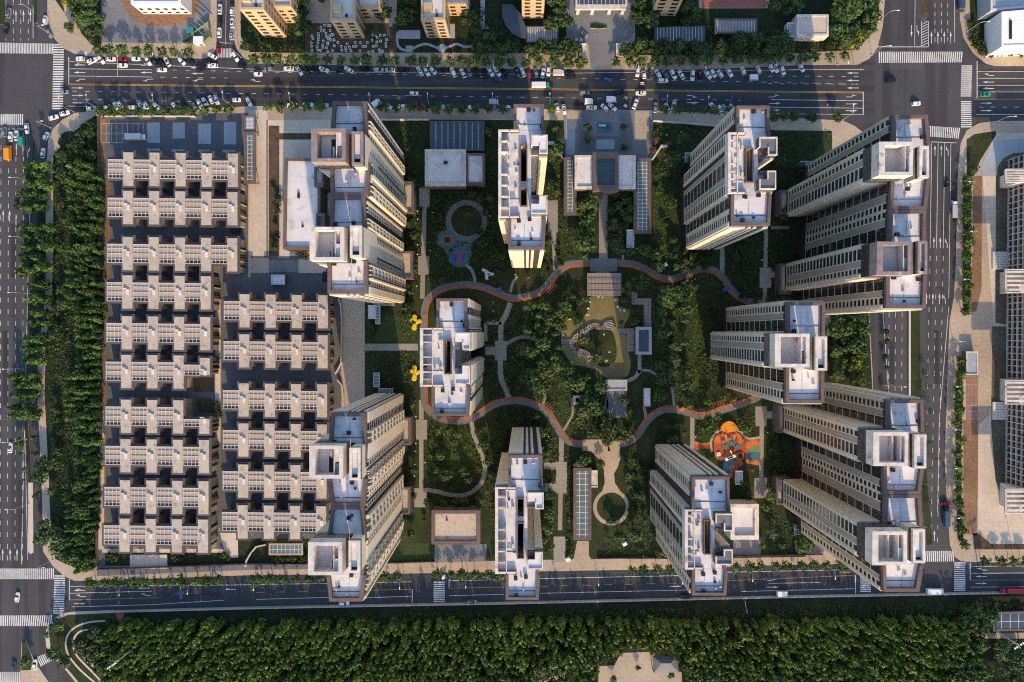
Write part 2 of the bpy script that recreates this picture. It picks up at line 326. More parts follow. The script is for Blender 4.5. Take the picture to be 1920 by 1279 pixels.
flat('lawn', [rect(198, 1032, 420, 1060), rect(420, 1010, 580, 1058)], .1, Z1+.03, 'verge')
flat('path', [rect(192, 1029, 420, 1036), rect(244, 1040, 314, 1066), [(411, 990), (446, 990), (447, 1045), (424, 1046)]], .1, Z1+.05, 'concrete')
flat('path', [[(182, 1064), (470, 1058), (720, 1058), (720, 1066), (480, 1068), (182, 1080)]], .1, Z1+.02, 'track_grey')
flat('soil_bed', [[(352, 700), (402, 704), (402, 735), (366, 734)], [(366, 745), (402, 748), (402, 775), (372, 772)]], .1, Z1+.05, 'soil')
GARDEN = [(690, 224), (1060, 226), (1220, 224), (1440, 244), (1560, 246), (1560, 560), (1500, 600), (1510, 1044), (1272, 1048), (1110, 1048), (690, 1056), (684, 760), (684, 560)]
flat('lawn', [GARDEN], .1, Z1, 'lawn')
flat('lawn', [[(1561, 585), (1628, 585), (1636, 745), (1530, 735)], [(1440, 960), (1508, 990), (1508, 1040), (1440, 1042)]], .1, Z1+.015, 'verge')
flat('lawn', [[(730, 1018), (806, 1018), (806, 1048), (716, 1052)], [(798, 800), (880, 800), (896, 862), (880, 905), (798, 905)], [(704, 585), (782, 600), (782, 640), (704, 640)]], .1, Z1+.02, 'lawn_bright')
flat('lawn', [[(1292, 560), (1312, 548), (1318, 640), (1308, 760), (1296, 740), (1300, 640)], [(1226, 590), (1250, 596), (1256, 640), (1230, 650)], [(1222, 300), (1246, 300), (1250, 440), (1226, 452)]], .1, Z1+.02, 'lawn_bright')
# road paint
pw, py_ = MB(), MB(); ZP = .012
def line(mb, a, b, wpx, z=ZP):
    strip(mb, [a, b], -wpx/2, wpx/2, z-.008, z)
def dashes(mb, a, b, on, off, wpx):
    L = math.hypot(b[0]-a[0], b[1]-a[1]); t = 0
    while t < L:
        u = min(t+on, L); line(mb, (a[0]+(b[0]-a[0])*t/L, a[1]+(b[1]-a[1])*t/L), (a[0]+(b[0]-a[0])*u/L, a[1]+(b[1]-a[1])*u/L), wpx); t += on+off
def zebra(a, b, c, d, n):                                 # a-b one end, d-c the other; bars run from the a-b edge to the d-c edge
    for i in range(n):
        t0, t1 = (i+.18)/n, (i+.74)/n
        f = lambda p, q, t: (p[0]+(q[0]-p[0])*t, p[1]+(q[1]-p[1])*t)
        pw.prism(PL([f(a, b, t0), f(a, b, t1), f(d, c, t1), f(d, c, t0)]), ZP-.008, ZP)
def arrow(x, y, ang, turn=0, L=22):
    c, s = math.cos(ang), math.sin(ang); T = lambda u, v: (x+u*c-v*s, y+u*s+v*c)
    q = lambda pts: pw.prism(PL([T(*p) for p in pts]), ZP-.008, ZP)
    if turn == 0 or turn == 2:
        q([(-L/2, -.55), (L*.12, -.55), (L*.12, .55), (-L/2, .55)]); q([(L*.1, -1.9), (L/2, 0), (L*.1, 1.9)])
    if turn == 2: q([(-L*.2, .5), (L*.05, 2.6), (L*.12, 2.2), (-L*.08, .5)]); q([(-L*.05, 2.4), (L*.2, 3.4), (L*.16, 1.6)])
    if turn in (1, -1):
        k = turn; q([(-L/2, -1.4*k), (L*.0, -1.4*k), (L*.05, -.3*k), (-L/2, -.4*k)]); q([(-L*.02, -1.4*k), (L*.16, 1.4*k), (L*.08, 2.0*k), (-L*.1, -.4*k)]); q([(L*.02, 1.2*k), (L*.42, 2.0*k), (L*.06, 3.4*k)])
PI = math.pi
# west junction
zebra((0, 80), (100, 82), (100, 101), (0, 100), 34); zebra((102, 82), (120, 82), (120, 82), (102, 82), 0)
def zebrav(x0, y0, x1, y1, n): zebra((x0, y0), (x0-2 if n > 15 else x0, y1), (x1-2 if n > 15 else x1, y1), (x1, y0), n)
zebrav(100, 82, 120, 206, 27); zebra((-6, 214), (44, 214), (44, 234), (-6, 234), 13)
zebra((0, 1066), (102, 1066), (102, 1086), (0, 1086), 27); zebrav(102, 1078, 122, 1152, 17); zebra((0, 1154), (99, 1154), (96, 1174), (0, 1174), 24)
zebra((68, 1232), (95, 1222), (102, 1236), (76, 1250), 8); zebra((-4, 1260), (42, 1260), (42, 1290), (-4, 1290), 12)
for x in (11, 25, 39, 53): dashes(pw, (x, 0), (x, 76), 9, 9, .8)
line(pw, (62, 10), (62, 72), .9)
for x, r in ((30, -PI/2), (44, -PI/2), (57, -PI/2)): arrow(x, 30, r)
for x in (2, 16, 30, 44): dashes(pw, (x, 250), (x-2, 1060), 9, 13, .8)
line(pw, (-4, 242), (48, 242), 1.2); line(pw, (57, 330), (40, 1058), .8)
arrow(31, 280, -PI/2); arrow(43, 280, -PI/2); arrow(53, 284, -PI/2, 1); arrow(6, 405, -PI/2); arrow(18, 405, -PI/2); arrow(30, 412, -PI/2)
arrow(5, 1040, -PI/2); arrow(19, 1040, -PI/2); arrow(32, 1040, -PI/2)
line(pw, (46, 790), (52, 1050), .8); line(pw, (42, 1202), (41, 1257), .7); line(pw, (48, 1200), (100, 1330), .8)
# upper road
line(py_, (129, 157.2), (1618, 172.6), .8); line(py_, (129, 159.2), (1618, 174.6), .8)
line(pw, (129, 107), (129, 158), 1.3)
line(pw, (129, 115.5), (480, 130), .8); line(pw, (129, 129), (285, 131), .8); line(pw, (129, 142.5), (285, 144.5), .8); line(pw, (220, 100), (220, 143), .9)
dashes(pw, (300, 131), (1610, 158), 8, 16, .7); dashes(pw, (300, 144.8), (430, 146.5), 8, 16, .7); dashes(pw, (136, 171), (1390, 188), 8, 16, .7); dashes(pw, (136, 186), (430, 192), 8, 16, .6)
line(pw, (125, 199), (1620, 215), .7); line(pw, (480, 133), (960, 139), .8); line(pw, (960, 139), (1500, 131), .7); line(pw, (1480, 130), (1620, 130.5), .8)
dashes(pw, (1440, 143), (1620, 143.5), 8, 15, .7); dashes(pw, (1440, 157), (1620, 158), 8, 15, .7)
for a, b in (((1446, 187), (1617, 189)), ((1440, 201), (1617, 203))): line(pw, a, b, .9)
line(pw, (1618.5, 172), (1618.5, 215), 1.4)
for x in (149, 274): arrow(x, 122, PI, 2); arrow(x, 136, PI)
for x in (149, 276, 370): arrow(x, 149.5, PI, -1)
arrow(370, 138, PI); arrow(368, 127, PI); arrow(146, 165, 0); arrow(146, 179, 0); arrow(146, 193, 0); arrow(478, 152, PI, 1)
arrow(1299, 180, 0, 1); arrow(1299, 192.5, 0, 2); arrow(1452, 181, 0, -1); arrow(1453, 194, 0); arrow(1452, 206.5, 0, 2)
arrow(1597, 181, 0, -1); arrow(1597, 195, 0); arrow(1597, 207.5, 0, 2)
for y in (137, 151, 165): arrow(1599, y, PI)
# east junction
zebra((1647, 97), (1806, 97), (1804, 117), (1647, 118), 40); zebrav(1803, 122, 1823, 182, 16); zebrav(1802, 189, 1822, 240, 13)
zebra((1739, 236), (1801, 240), (1798, 260), (1740, 256), 17)
line(pw, (1640, 88), (1740, 88), 1.2)
for q in range(9): line(pw, (1728.5, 46+q*5), (1740.5, 40+q*5), 1.0)
line(pw, (1728, 40), (1728, 88), .9); line(pw, (1741, 40), (1741, 88), .9)
line(pw, (1716, -20), (1715, 86), .8)
for x in (1753, 1765, 1777): dashes(pw, (x, -10), (x, 80), 8, 8, .8)
line(pw, (1790, 0), (1790, 80), .9)
for x in (1746.5, 1758.5, 1770.5, 1782.5): arrow(x, 70, -PI/2, 0, 23)
arrow(1709, 58, PI/2, 0, 22); arrow(1720, 58, PI/2, -1, 22)
line(pw, (1832, 114), (1832, 184), 1.4)
for y in (134.5, 147, 160, 172.5): line(pw, (1833, y), (1990, y), .8)
dashes(pw, (1836, 201), (1990, 201), 8, 14, .7); line(pw, (1830, 214.5), (1990, 215), .8); line(py_, (1826, 186), (1990, 186), .8)
arrow(1853, 141, PI, 1); arrow(1853, 154, PI); arrow(1853, 166, PI); arrow(1850, 193.5, 0); arrow(1850, 207.5, 0)
# east road
line(pw, (1746, 266), (1794, 268), 1.0)
for x in (1747, 1759, 1771.5): line(pw, (x, 268), (x-3, 466), .8); dashes(pw, (x-3, 480), (x-14, 1030), 9, 15, .8)
for x, t in ((1753, 0), (1765, 0), (1777, -1)): arrow(x, 282, -PI/2, t, 20); arrow(x-2, 455, -PI/2, t, 20)
for x, t in ((1737, 0), (1749, 0), (1761.5, 0), (1772, -1)): arrow(x, 560, -PI/2, t, 20)
for x in (1740, 1752): arrow(x, 1004, -PI/2, 0, 20)
line(pw, (1783, 268), (1779, 560), .8); line(pw, (1779, 575), (1761, 790), .9); line(pw, (1761, 790), (1758, 960), .7)
for x in (1667, 1679, 1691.5): dashes(pw, (x, 586), (x-1, 760), 9, 14, .8)
line(pw, (1655, 578), (1668, 760), .8)
zebra((1735, 1033), (1788, 1033), (1790, 1053), (1733, 1053), 15)
# lower road
line(pw, (130, 1086), (130, 1126), 1.2); line(pw, (130, 1112.5), (285, 1108.5), .8); line(py_, (130, 1125), (300, 1121), .6); line(pw, (135, 1138), (280, 1134), .8); line(pw, (280, 1134), (420, 1125.5), .8)
line(pw, (130, 1099.5), (480, 1096.5), .8); arrow(149, 1107, PI, 2); arrow(150, 1118, PI, 1); arrow(150, 1132, 0); arrow(270, 1103, PI, 2); arrow(272, 1116, PI, 1); arrow(432, 1105, PI)
for q in range(9): line(py_, (322+q*6, 1116-q*.3), (328+q*5.5, 1111.5), .5)
line(pw, (480, 1096), (620, 1094), .8); line(pw, (480, 1124), (620, 1120), .8); dashes(py_, (480, 1111), (620, 1108), 15, 24, .6)
line(pw, (685, 1092.5), (772, 1091), .8); line(py_, (685, 1107), (772, 1105), .6); line(pw, (680, 1121), (772, 1118), .8); line(pw, (773, 1105), (773, 1131), 1.3)
zebrav(813, 1090, 834, 1130, 10); line(pw, (842, 1085), (842, 1103), 1.2); line(pw, (842, 1089), (945, 1087), .8); line(py_, (842, 1103), (945, 1101), .6); line(pw, (842, 1117), (945, 1114.5), .8)
line(pw, (1012, 1085), (1290, 1079), .9); dashes(py_, (1012, 1099.5), (1290, 1093), 16, 24, .6); line(pw, (1012, 1112.5), (1300, 1106), .8); arrow(1267, 1099.5, 0)
line(pw, (1360, 1073), (1580, 1068.5), .9); line(py_, (1362, 1089), (1600, 1079), .6); line(pw, (1440, 1094), (1540, 1092), .7); line(pw, (1390, 1109), (1602, 1104), .8)
line(pw, (1604, 1079), (1604, 1113), 1.2); zebrav(1613, 1076, 1633, 1111, 9); arrow(1449, 1088, 0, -1); arrow(1449, 1101, 0); arrow(1585, 1073, PI)
zebrav(1789, 1054, 1810, 1109, 14); line(pw, (1819, 1055), (1819, 1088), 1.3); line(pw, (1820, 1062), (1990, 1061), .8); line(pw, (1820, 1075), (1990, 1074), .8); line(py_, (1820, 1088), (1990, 1087), .6); line(pw, (1820, 1101), (1990, 1100), .8)
arrow(1840, 1068, PI, 1); arrow(1840, 1081, PI); arrow(1840, 1094, 0)
dashes(pw, (411.5, 0), (411.5, 78), 6, 5, .5); line(pw, (424, 0), (423, 84), .6); line(pw, (411, 80), (434, 81), .8); zebra((406, 91), (434, 91), (434, 108), (406, 108), 10)
tag(pw.build('road_marking', M['paint']), kind='structure'); tag(py_.build('road_marking', M['paint_y']), kind='structure')
# parking bays painted in the north west yard
pb = MB()
for x in (190, 199.5, 209.5, 219.5, 229.5, 239.5, 249.5, 259.5, 269): line(pb, (x, 231.5), (x, 268 if x < 231 else 249.5), .6, Z1+.035)
for y in (231.5, 250): line(pb, (190, y), (269 if y < 240 else 276, y), .6, Z1+.035)
line(pb, (190, 268), (229.5, 268), .6, Z1+.035); line(pb, (229, 260), (276, 260), .6, Z1+.035)
for x in (246.5, 252.5, 258.5, 264.5, 277.5, 290.5, 302.5, 313.5): line(pb, (x, 1043), (x, 1064), .5, Z1+.06)
for y in (702, 722, 739, 760, 772): line(pb, (1812, y), (1832, y), .5, Z1+.03)
tag(pb.build('parking_marking', M['paint']), kind='structure')
# garden paths
KEEP[0] = True
ZT = .20
pp = MB()
def seg(a, b, w_): strip(pp, [a, b], -w_/2, w_/2, .1, ZT)
def crv(pts, w_, k=5): strip(pp, smooth(pts, k), -w_/2, w_/2, .1, ZT)
def pad(x0, y0, x1, y1, z=ZT+.03): NOGO.append(rect(x0, y0, x1, y1)); pp.prism(PL(rect(x0, y0, x1, y1)), .1, z)
seg((796, 380), (794, 482), 8.5); seg((793, 514), (792, 560), 8.5); seg((790, 750), (790, 790), 8.5); seg((790, 824), (790, 916), 8); pad(786, 352, 806, 388); pad(784, 480, 805, 515); pad(780, 787, 801, 824); pad(777, 915, 800, 951)
seg((683, 651), (784, 651), 13)
seg((1131, 357), (1131, 486), 16); seg((1038, 432), (1042, 512), 9); pad(1027, 376, 1046, 436)
crv([(957, 568), (948, 592), (940, 607), (939, 640)], 10); pad(928, 639, 950, 676); crv([(938, 676), (939, 706), (946, 726), (958, 752)], 10); crv([(950, 645), (970, 634), (995, 631)], 7); seg((912, 606), (940, 606), 6); seg((911, 606), (911, 640), 6); seg((910, 658), (928, 658), 16)
crv([(884, 786), (885, 800), (888, 814), (897, 838), (906, 861), (909, 882), (903, 904), (888, 920), (870, 928), (846, 928), (822, 922), (800, 918)], 8)
seg((1053, 818), (1052, 866), 9); pad(1042, 866, 1063, 925); pad(1020, 867, 1042, 880, ZT); pad(1021, 906, 1042, 922, ZT); seg((1051, 924), (1050, 994), 8); pad(1038, 1006, 1060, 1054, ZT)
seg((1436, 420), (1435, 503), 8); pad(1424, 502, 1446, 540); seg((1434, 540), (1434, 575), 8); seg((1354, 456), (1354, 512), 9); seg((1298, 781), (1298, 856), 8); pad(1416, 762, 1437, 799); seg((1428, 799), (1427, 898), 8); pad(1414, 896, 1437, 934); seg((1436, 920), (1456, 920), 12); seg((1437, 778), (1462, 778), 13); seg((1445, 427), (1480, 427), 6); seg((1445, 515), (1475, 515), 12)
crv([(1264, 765), (1262, 740), (1258, 712), (1266, 690), (1268, 650)], 5); crv([(1072, 745), (1074, 775), (1064, 795), (1056, 808)], 4.5); crv([(1018, 758), (1022, 745), (1020, 730)], 5); crv([(957, 548), (962, 530), (970, 518)], 5); seg((1168, 478), (1168, 490), 4); crv([(1207, 762), (1210, 775), (1212, 790)], 6); seg((1199, 664), (1199, 700), 7); crv([(1199, 694), (1190, 708), (1170, 716)], 7); crv([(1204, 694), (1220, 696), (1236, 708)], 5)
crv([(874, 497), (884, 506), (889, 519), (891, 534)], 6)
tag(pp.build('path', M['pave_path']), kind='structure')
pp = MB()
seg((1053, 1008), (1053, 1054), 0.1); pp.prism(PL([(1082, 1014), (1104, 1014), (1104, 1042), (1124, 1069), (1046, 1071), (1076, 1046)]), .1, Z1+.03)
pp.prism(PL([(1107, 845), (1162, 845), (1163, 860), (1158, 876), (1151, 888), (1153, 906), (1164, 922), (1128, 922), (1134, 905), (1132, 880), (1124, 862)]), .1, ZT)
L_, R_ = ribbon(closed(circ(1146, 951, 33, 20), 2)+[(1179, 951)], 0, 6); 
pp.prism(PL(circ(1146, 951, 34, 40)), .1, ZT-.01)
tag(pp.build('path', M['pave']), kind='structure'); flat('lawn', [circ(1146, 951, 27, 40)], .1, ZT+.06, 'lawn')
# loop track with a grey and a red lane
NLOOP = [(796, 600), (798, 575), (808, 557), (830, 542), (855, 536), (880, 535), (905, 539), (930, 549), (960, 560), (990, 556), (1012, 548), (1030, 532), (1045, 512), (1068, 497), (1107, 494)]
NLOOP2 = [(1157, 494), (1185, 496), (1210, 506), (1235, 520), (1260, 524), (1285, 516), (1310, 506), (1334, 507), (1354, 520), (1371, 545), (1396, 563), (1434, 573)]
SLOOP = [(796, 600), (796, 740), (803, 766), (820, 780), (840, 787), (866, 788), (890, 781), (912, 766), (930, 756), (952, 751), (976, 751), (1000, 757), (1026, 771), (1043, 797), (1058, 819), (1072, 829), (1093, 832)]
SLOOP2 = [(1161, 832), (1180, 827), (1197, 812), (1211, 791), (1231, 773), (1256, 766), (1285, 771), (1311, 779), (1331, 776), (1349, 769), (1386, 758), (1410, 749), (1428, 740)]
ga, rd = MB(), MB()
for pts, s in ((NLOOP, -1), (NLOOP2, -1), (SLOOP, 1), (SLOOP2, 1)):
    q = smooth(pts, 6); strip(ga, q, -s*-8, s*0 if False else 0, .1, ZT+.02) if False else None
    if s == -1: strip(ga, q, -7.5, .3, .1, ZT+.02); strip(rd, q, 0, 6.2, .1, ZT+.04)
    elif pts is SLOOP: strip(ga, q, -.3, 7.5, .1, ZT+.02); strip(rd, q, -6.2, 0, .1, ZT+.04)
    else: strip(ga, q, -.3, 7.5, .1, ZT+.02); strip(rd, q, -6.2, 0, .1, ZT+.04)
tag(ga.build('track_lane', M['track_grey']), kind='structure'); tag(rd.build('track_lane', M['red']), kind='structure')
flat('plaza', [rect(1107, 485, 1157, 509), rect(1118, 509, 1142, 516)], .1, ZT+.06, 'pave_grey'); flat('plaza', [[(1092, 824), (1140, 824), (1144, 846), (1092, 845)], rect(1140, 826, 1162, 846)], .1, ZT+.06, 'pave')
flat('plaza', [rect(1137, 733, 1175, 783), [(1137, 733), (1141, 760), (1136, 776), (1128, 780), (1134, 758)]], .1, ZT+.03, 'pave_grey')
flat('path', [[(1056, 205), (1226, 207), (1222, 300), (1060, 298)]], .1, Z1+.04, 'pave_grey'); flat('path', [[(1064, 208), (1084, 208), (1080, 243), (1066, 243)], rect(1190, 209, 1217, 260)], .1, Z1+.06, 'pave')
flat('paved_apron', [[(815, 1020), (912, 1020), (912, 1052), (815, 1055)], rect(1374, 1012, 1426, 1040)], .1, Z1+.04, 'pave_grey')
# pond and island
POND = closed([(1109, 556), (1156, 556), (1160, 574), (1178, 580), (1180, 592), (1170, 612), (1175, 630), (1177, 656), (1182, 678), (1178, 702), (1160, 712), (1137, 709), (1118, 694), (1100, 689), (1072, 680), (1054, 654), (1052, 626), (1056, 602), (1072, 598), (1090, 606), (1096, 592), (1106, 576)])
NOGO.append(POND); NOGO += [circ(875, 414, 40), circ(839, 450, 18), circ(860, 482, 19), circ(1146, 951, 34), rect(1107, 840, 1164, 924), rect(1056, 200, 1226, 300), rect(1107, 485, 1157, 516), rect(1092, 824, 1164, 848), rect(1101, 512, 1166, 556), rect(1135, 712, 1177, 784), rect(1176, 536, 1222, 666), circ(1368, 835, 32), rect(1300, 822, 1424, 874), rect(815, 1018, 912, 1056), rect(1374, 1010, 1426, 1042)]
flat('pond_water', [POND], .1, .21, 'water')
flat('pond_island', [closed([(1080, 642), (1086, 628), (1101, 620), (1118, 616), (1146, 622), (1155, 646), (1155, 672), (1144, 685), (1126, 687), (1112, 674), (1094, 660)])], .1, .5, 'lawn')
# playground surfaces
flat('playground_surface', [closed([(1338, 830), (1342, 818), (1354, 810), (1371, 807), (1388, 815), (1399, 826), (1398, 845), (1384, 858), (1362, 862), (1346, 862), (1339, 848)])], .1, ZT+.02, 'orange')
flat('playground_surface', [closed([(1349, 806), (1354, 794), (1367, 789), (1377, 795), (1382, 806), (1366, 809)])], .1, 1.6, 'orange_y')
flat('playground_surface', [[(1397, 826), (1424, 823), (1424, 873), (1398, 868)], [(1302, 827), (1316, 831), (1332, 829), (1332, 842), (1316, 841), (1302, 845)]], .1, ZT+.01, 'orange')
L_, R_ = ribbon(smooth([(1334, 848), (1333, 828), (1341, 813), (1356, 805), (1372, 803), (1389, 810), (1402, 822), (1424, 820)], 5), -2.2, 2.2)
flat('playground_path', [L_+R_[::-1]], .1, ZT+.05, 'pave')
flat('playground_surface', [closed([(1400, 848), (1409, 838), (1424, 836), (1424, 854), (1412, 853)], 3)], .1, ZT+.04, 'green_r')
flat('playground_surface', [closed([(1398, 855), (1410, 848), (1424, 849), (1423, 861), (1408, 864)], 3), closed([(1360, 862), (1380, 856), (1372, 868), (1366, 884), (1356, 884), (1356, 872)], 3)], .1, ZT+.06, 'teal')
flat('playground_surface', [closed([(1366, 884), (1370, 868), (1386, 862), (1393, 870), (1382, 880), (1374, 895), (1366, 894)], 3)], .1, ZT+.03, 'redder'); flat('playground_surface', [circ(1372, 877, 5)], .1, ZT+.07, 'green_r')
flat('exercise_court', [closed([(875, 376), (898, 382), (912, 402), (910, 426), (894, 446), (884, 462), (884, 484), (872, 500), (850, 500), (839, 484), (832, 468), (818, 455), (820, 440), (832, 430), (838, 410), (850, 386)])], .1, ZT+.01, 'track_grey')
flat('exercise_court', [circ(875, 414, 39, 40)], .1, ZT+.018, 'track_grey')
flat('lawn', [circ(875, 414, 29, 36)], .1, ZT+.05, 'lawn')
for (cx, cy, r) in ((839, 450, 17), (860, 482, 18)): flat('exercise_court', [circ(cx, cy, r)], .1, ZT+.05, 'teal'); 
flat('exercise_court', [circ(839, 450, 11)], .1, ZT+.08, 'redder'); flat('exercise_court', [circ(839, 450, 6)], .1, ZT+.1, 'soil')
flat('exercise_court', [rect(850, 477, 857, 489), rect(864, 477, 872, 488)], .1, ZT+.08, 'cobalt'); flat('exercise_court', [[(855, 472), (868, 472), (863, 483), (868, 495), (854, 494), (859, 483)]], .1, ZT+.07, 'redder')
# curved walks in the south west corner of the wood
for o0, pts in ((0, [(198, 1164), (170, 1166), (145, 1174), (129, 1188), (124, 1206), (128, 1226), (142, 1246), (160, 1264), (184, 1284)]), (1, [(168, 1180), (150, 1184), (140, 1196), (138, 1212), (144, 1228), (158, 1244), (176, 1262), (196, 1284)])):
    L_, R_ = ribbon(smooth(pts, 5), -1.6, 1.6); flat('path', [L_+R_[::-1]], .1, Z1+.08, 'concrete')
KEEP[0] = False
flat('lawn', [[(92, 1182), (104, 1164), (128, 1153), (214, 1149), (222, 1180), (226, 1240), (200, 1279), (148, 1279), (122, 1248), (96, 1220)]], .1, Z1+.02, 'lawn')
flat('verge', [[(214, 1149), (480, 1142), (960, 1133), (1440, 1122), (1920, 1112), (2150, 1108), (2150, 1470), (200, 1470), (200, 1279), (226, 1240), (222, 1180)]], .1, Z1+.01, 'verge')
flat('path', [[(216, 1147), (234, 1147), (230, 1172), (236, 1185), (226, 1185)]], .1, Z1+.05, 'redder')
flat('plaza', [[(1122, 1249), (1152, 1247), (1164, 1224), (1222, 1222), (1226, 1250), (1278, 1260), (1278, 1340), (1122, 1340)], rect(1840, 1186, 1930, 1197)], .1, Z1+.05, 'pave')
flat('path', [[(1000, 1279), (1030, 1268), (1060, 1266), (1060, 1272), (1030, 1276), (1006, 1284)]], .1, Z1+.05, 'pave')

pp = MB()
crv([(746, 60), (745, 80), (752, 92), (768, 94), (785, 86), (800, 83), (815, 88), (828, 92), (842, 88), (856, 83), (872, 88), (887, 85), (892, 70), (890, 58)], 4.5); pad(761, 86, 774, 98); pp.prism(PL(circ(829, 91, 8)), .1, ZT+.03); seg((731, -10), (733, 50), 6); seg((905, -10), (905, 52), 8); seg((892, 53), (916, 53), 5); seg((572, -10), (574, 40), 10)
tag(pp.build('path', M['pave_slab']), kind='structure')
flat('paved_apron', [rect(747, 57, 788, 73), rect(842, 45, 853, 72)], .1, Z1+.03, 'pave_slab')

rg = random.Random(12); b1, b2 = MB(), MB()
for x0, y0, x1, y1 in ((700, 1098, 760, 1118), (1120, 1096, 1187, 1122), (1391, 1087, 1432, 1111), (1552, 1082, 1600, 1096), (1300, 1100, 1360, 1112), (300, 1112, 410, 1118), (520, 150, 590, 156), (700, 178, 760, 186), (1010, 175, 1060, 181), (1250, 158, 1330, 165), (1500, 176, 1570, 183), (20, 420, 30, 520), (5, 620, 15, 760), (34, 900, 44, 1010), (1752, 620, 1760, 720), (1738, 860, 1748, 960), (1668, 640, 1676, 720), (1668, 110, 1730, 130)): (b1 if rg.random() < .7 else b2).prism(PL(rect(x0, y0, x1, y1)), .0, .006)
for _ in range(70):
    x, y = rg.choice([(rg.uniform(-4, 60), rg.uniform(0, 1200)), (rg.uniform(130, 1600), rg.uniform(135, 200)), (rg.uniform(140, 1600), rg.uniform(1095, 1125)), (rg.uniform(1738, 1780), rg.uniform(280, 1020))]); b1.prism(PL(circ(x, y, rg.uniform(1.2, 2.0), 10)), .0, .008)
tag(b1.build('road_patch', mat('patched_asphalt', (.034, .034, .037), .9, .15, 1, .1, .1)), kind='structure'); tag(b2.build('road_patch', mat('pale_patch', (.078, .076, .076), .9, .15, 1, .1, .1)), kind='structure')
for k, (x0, y0, x1, y1) in enumerate(((1062, 212, 1078, 290), (1086, 212, 1110, 226), (1158, 212, 1182, 226), (1104, 255, 1166, 284), (1118, 262, 1152, 280), (1086, 232, 1108, 284), (1162, 232, 1186, 284))): flat('paving_band', [rect(x0, y0, x1, y1)], .15, Z1+.048+.004*k, ('pave_slab', 'track_grey', 'track_grey', 'track_grey', 'pave_slab', 'roof_grey', 'roof_grey')[k])
for k, (x0, y0, x1, y1) in enumerate(((470, 484, 504, 512), (504, 488, 560, 510), (560, 486, 612, 512))): flat('paving_band', [rect(x0, y0, x1, y1)], .15, Z1+.03+.004*k, ('pave', 'pave_grey', 'concrete')[k])

flat('lawn', [[(1868, 334), (1870, 312), (1881, 296), (1899, 287), (1990, 283), (1990, 290), (1902, 294), (1890, 300), (1888, 334)]], .1, Z1+.02, 'strip_grass')
flat('path', [[(1838, 330), (1842, 305), (1856, 276), (1870, 262), (1990, 258), (1990, 282), (1898, 285), (1879, 295), (1868, 312), (1866, 330)]], .1, Z1+.006, 'pave_slab')
# ================================================================== TOWERS
HT = 76.0                                                # parapet level of the towers
NF = 22
def facade(A, B, bays, z0, z1, fr, st, panes, nf=NF, prio=1):
    t = Vector((B[0]-A[0], B[1]-A[1])); L = t.length
    if L < .5 or not bays: return
    t /= L; n = (t.y, -t.x); tot = sum(b[1] for b in bays); u = 0.0; fh = (z1-z0)/nf
    for typ, ww in bays:
        wd = L*ww/tot; p = (A[0]+t.x*u, A[1]+t.y*u); u += wd
        if typ == 'b': fr.lbox(p, t, n, 0, wd, 0, .55, z0, z1, 0)
        elif typ == 'e': fr.lbox(p, t, n, 0, wd, 0, 1.3, z0, z1, 0)
        elif typ == 'l':
            fr.lbox(p, t, n, .1, wd-.1, 0, .42, z0, z1, 1)
        elif typ in 'wW':
            e = (.17 if typ == 'w' else .10)*wd; sp = fh*(.36 if typ == 'w' else .24)
            fr.lbox(p, t, n, 0, e, 0, .30, z0, z1, 0); fr.lbox(p, t, n, wd-e, wd, 0, .30, z0, z1, 0)
            for k in range(nf):
                z = z0+k*fh; fr.lbox(p, t, n, e, wd-e, 0, .27, z, z+sp, 0)
                panes.append((prio, z, p, t, n, e, wd-e, .08, .16, z+sp, z+fh))
        elif typ == 'g':
            e = min(.32, .08*wd); q = 2
            fr.lbox(p, t, n, 0, e, 0, .3, z0, z1, 0); fr.lbox(p, t, n, wd-e, wd, 0, .3, z0, z1, 0)
            k = 0
            while k < nf:
                z = z0+k*fh; zz = min(z0+(k+q)*fh, z1); fr.lbox(p, t, n, e, wd-e, 0, .2, z, z+.42, 0)
                for m_ in (.25, .5, .75): st.lbox(p, t, n, e+(wd-2*e)*m_-.09, e+(wd-2*e)*m_+.09, .1, .2, z+.42, zz, 0)
                for r in (1,):
                    if k+r < nf: st.lbox(p, t, n, e, wd-e, .1, .22, z+r*fh-.1, z+r*fh+.15, 0)
                panes.append((prio, z, p, t, n, e, wd-e, .08, .14, z+.42, zz)); k += q
        elif typ == 'c':
            for k in range(0, nf, 2):
                z = z0+k*fh; fr.lbox(p, t, n, 0, wd, 0, .95, z, z+2.0, 0); fr.lbox(p, t, n, 0, .4, 0, .9, z+2.0, z+2*fh, 0); fr.lbox(p, t, n, wd*.48, wd*.48+.35, 0, .85, z+2.0, z+2*fh, 0)
                panes.append((prio, z, p, t, n, .4, wd*.48, .08, .14, z+2.0, z+2*fh)); panes.append((prio, z, p, t, n, wd*.48+.35, wd-.3, .08, .14, z+2.0, z+2*fh))
            fr.lbox(p, t, n, wd-.3, wd, 0, .98, z0, z1, 0)
        elif typ == 'd':                                 # thin dash windows in a plain panel
            for k in range(nf):
                z = z0+k*fh; panes.append((prio, z, p, t, n, wd*.2, wd*.8, .56, .6, z+fh*.35, z+fh*.8))
            fr.lbox(p, t, n, 0, wd, 0, .56, z0, z1, 0)
        elif typ == 's': st.lbox(p, t, n, 0, wd, 0, .06, z0, z1, 0)
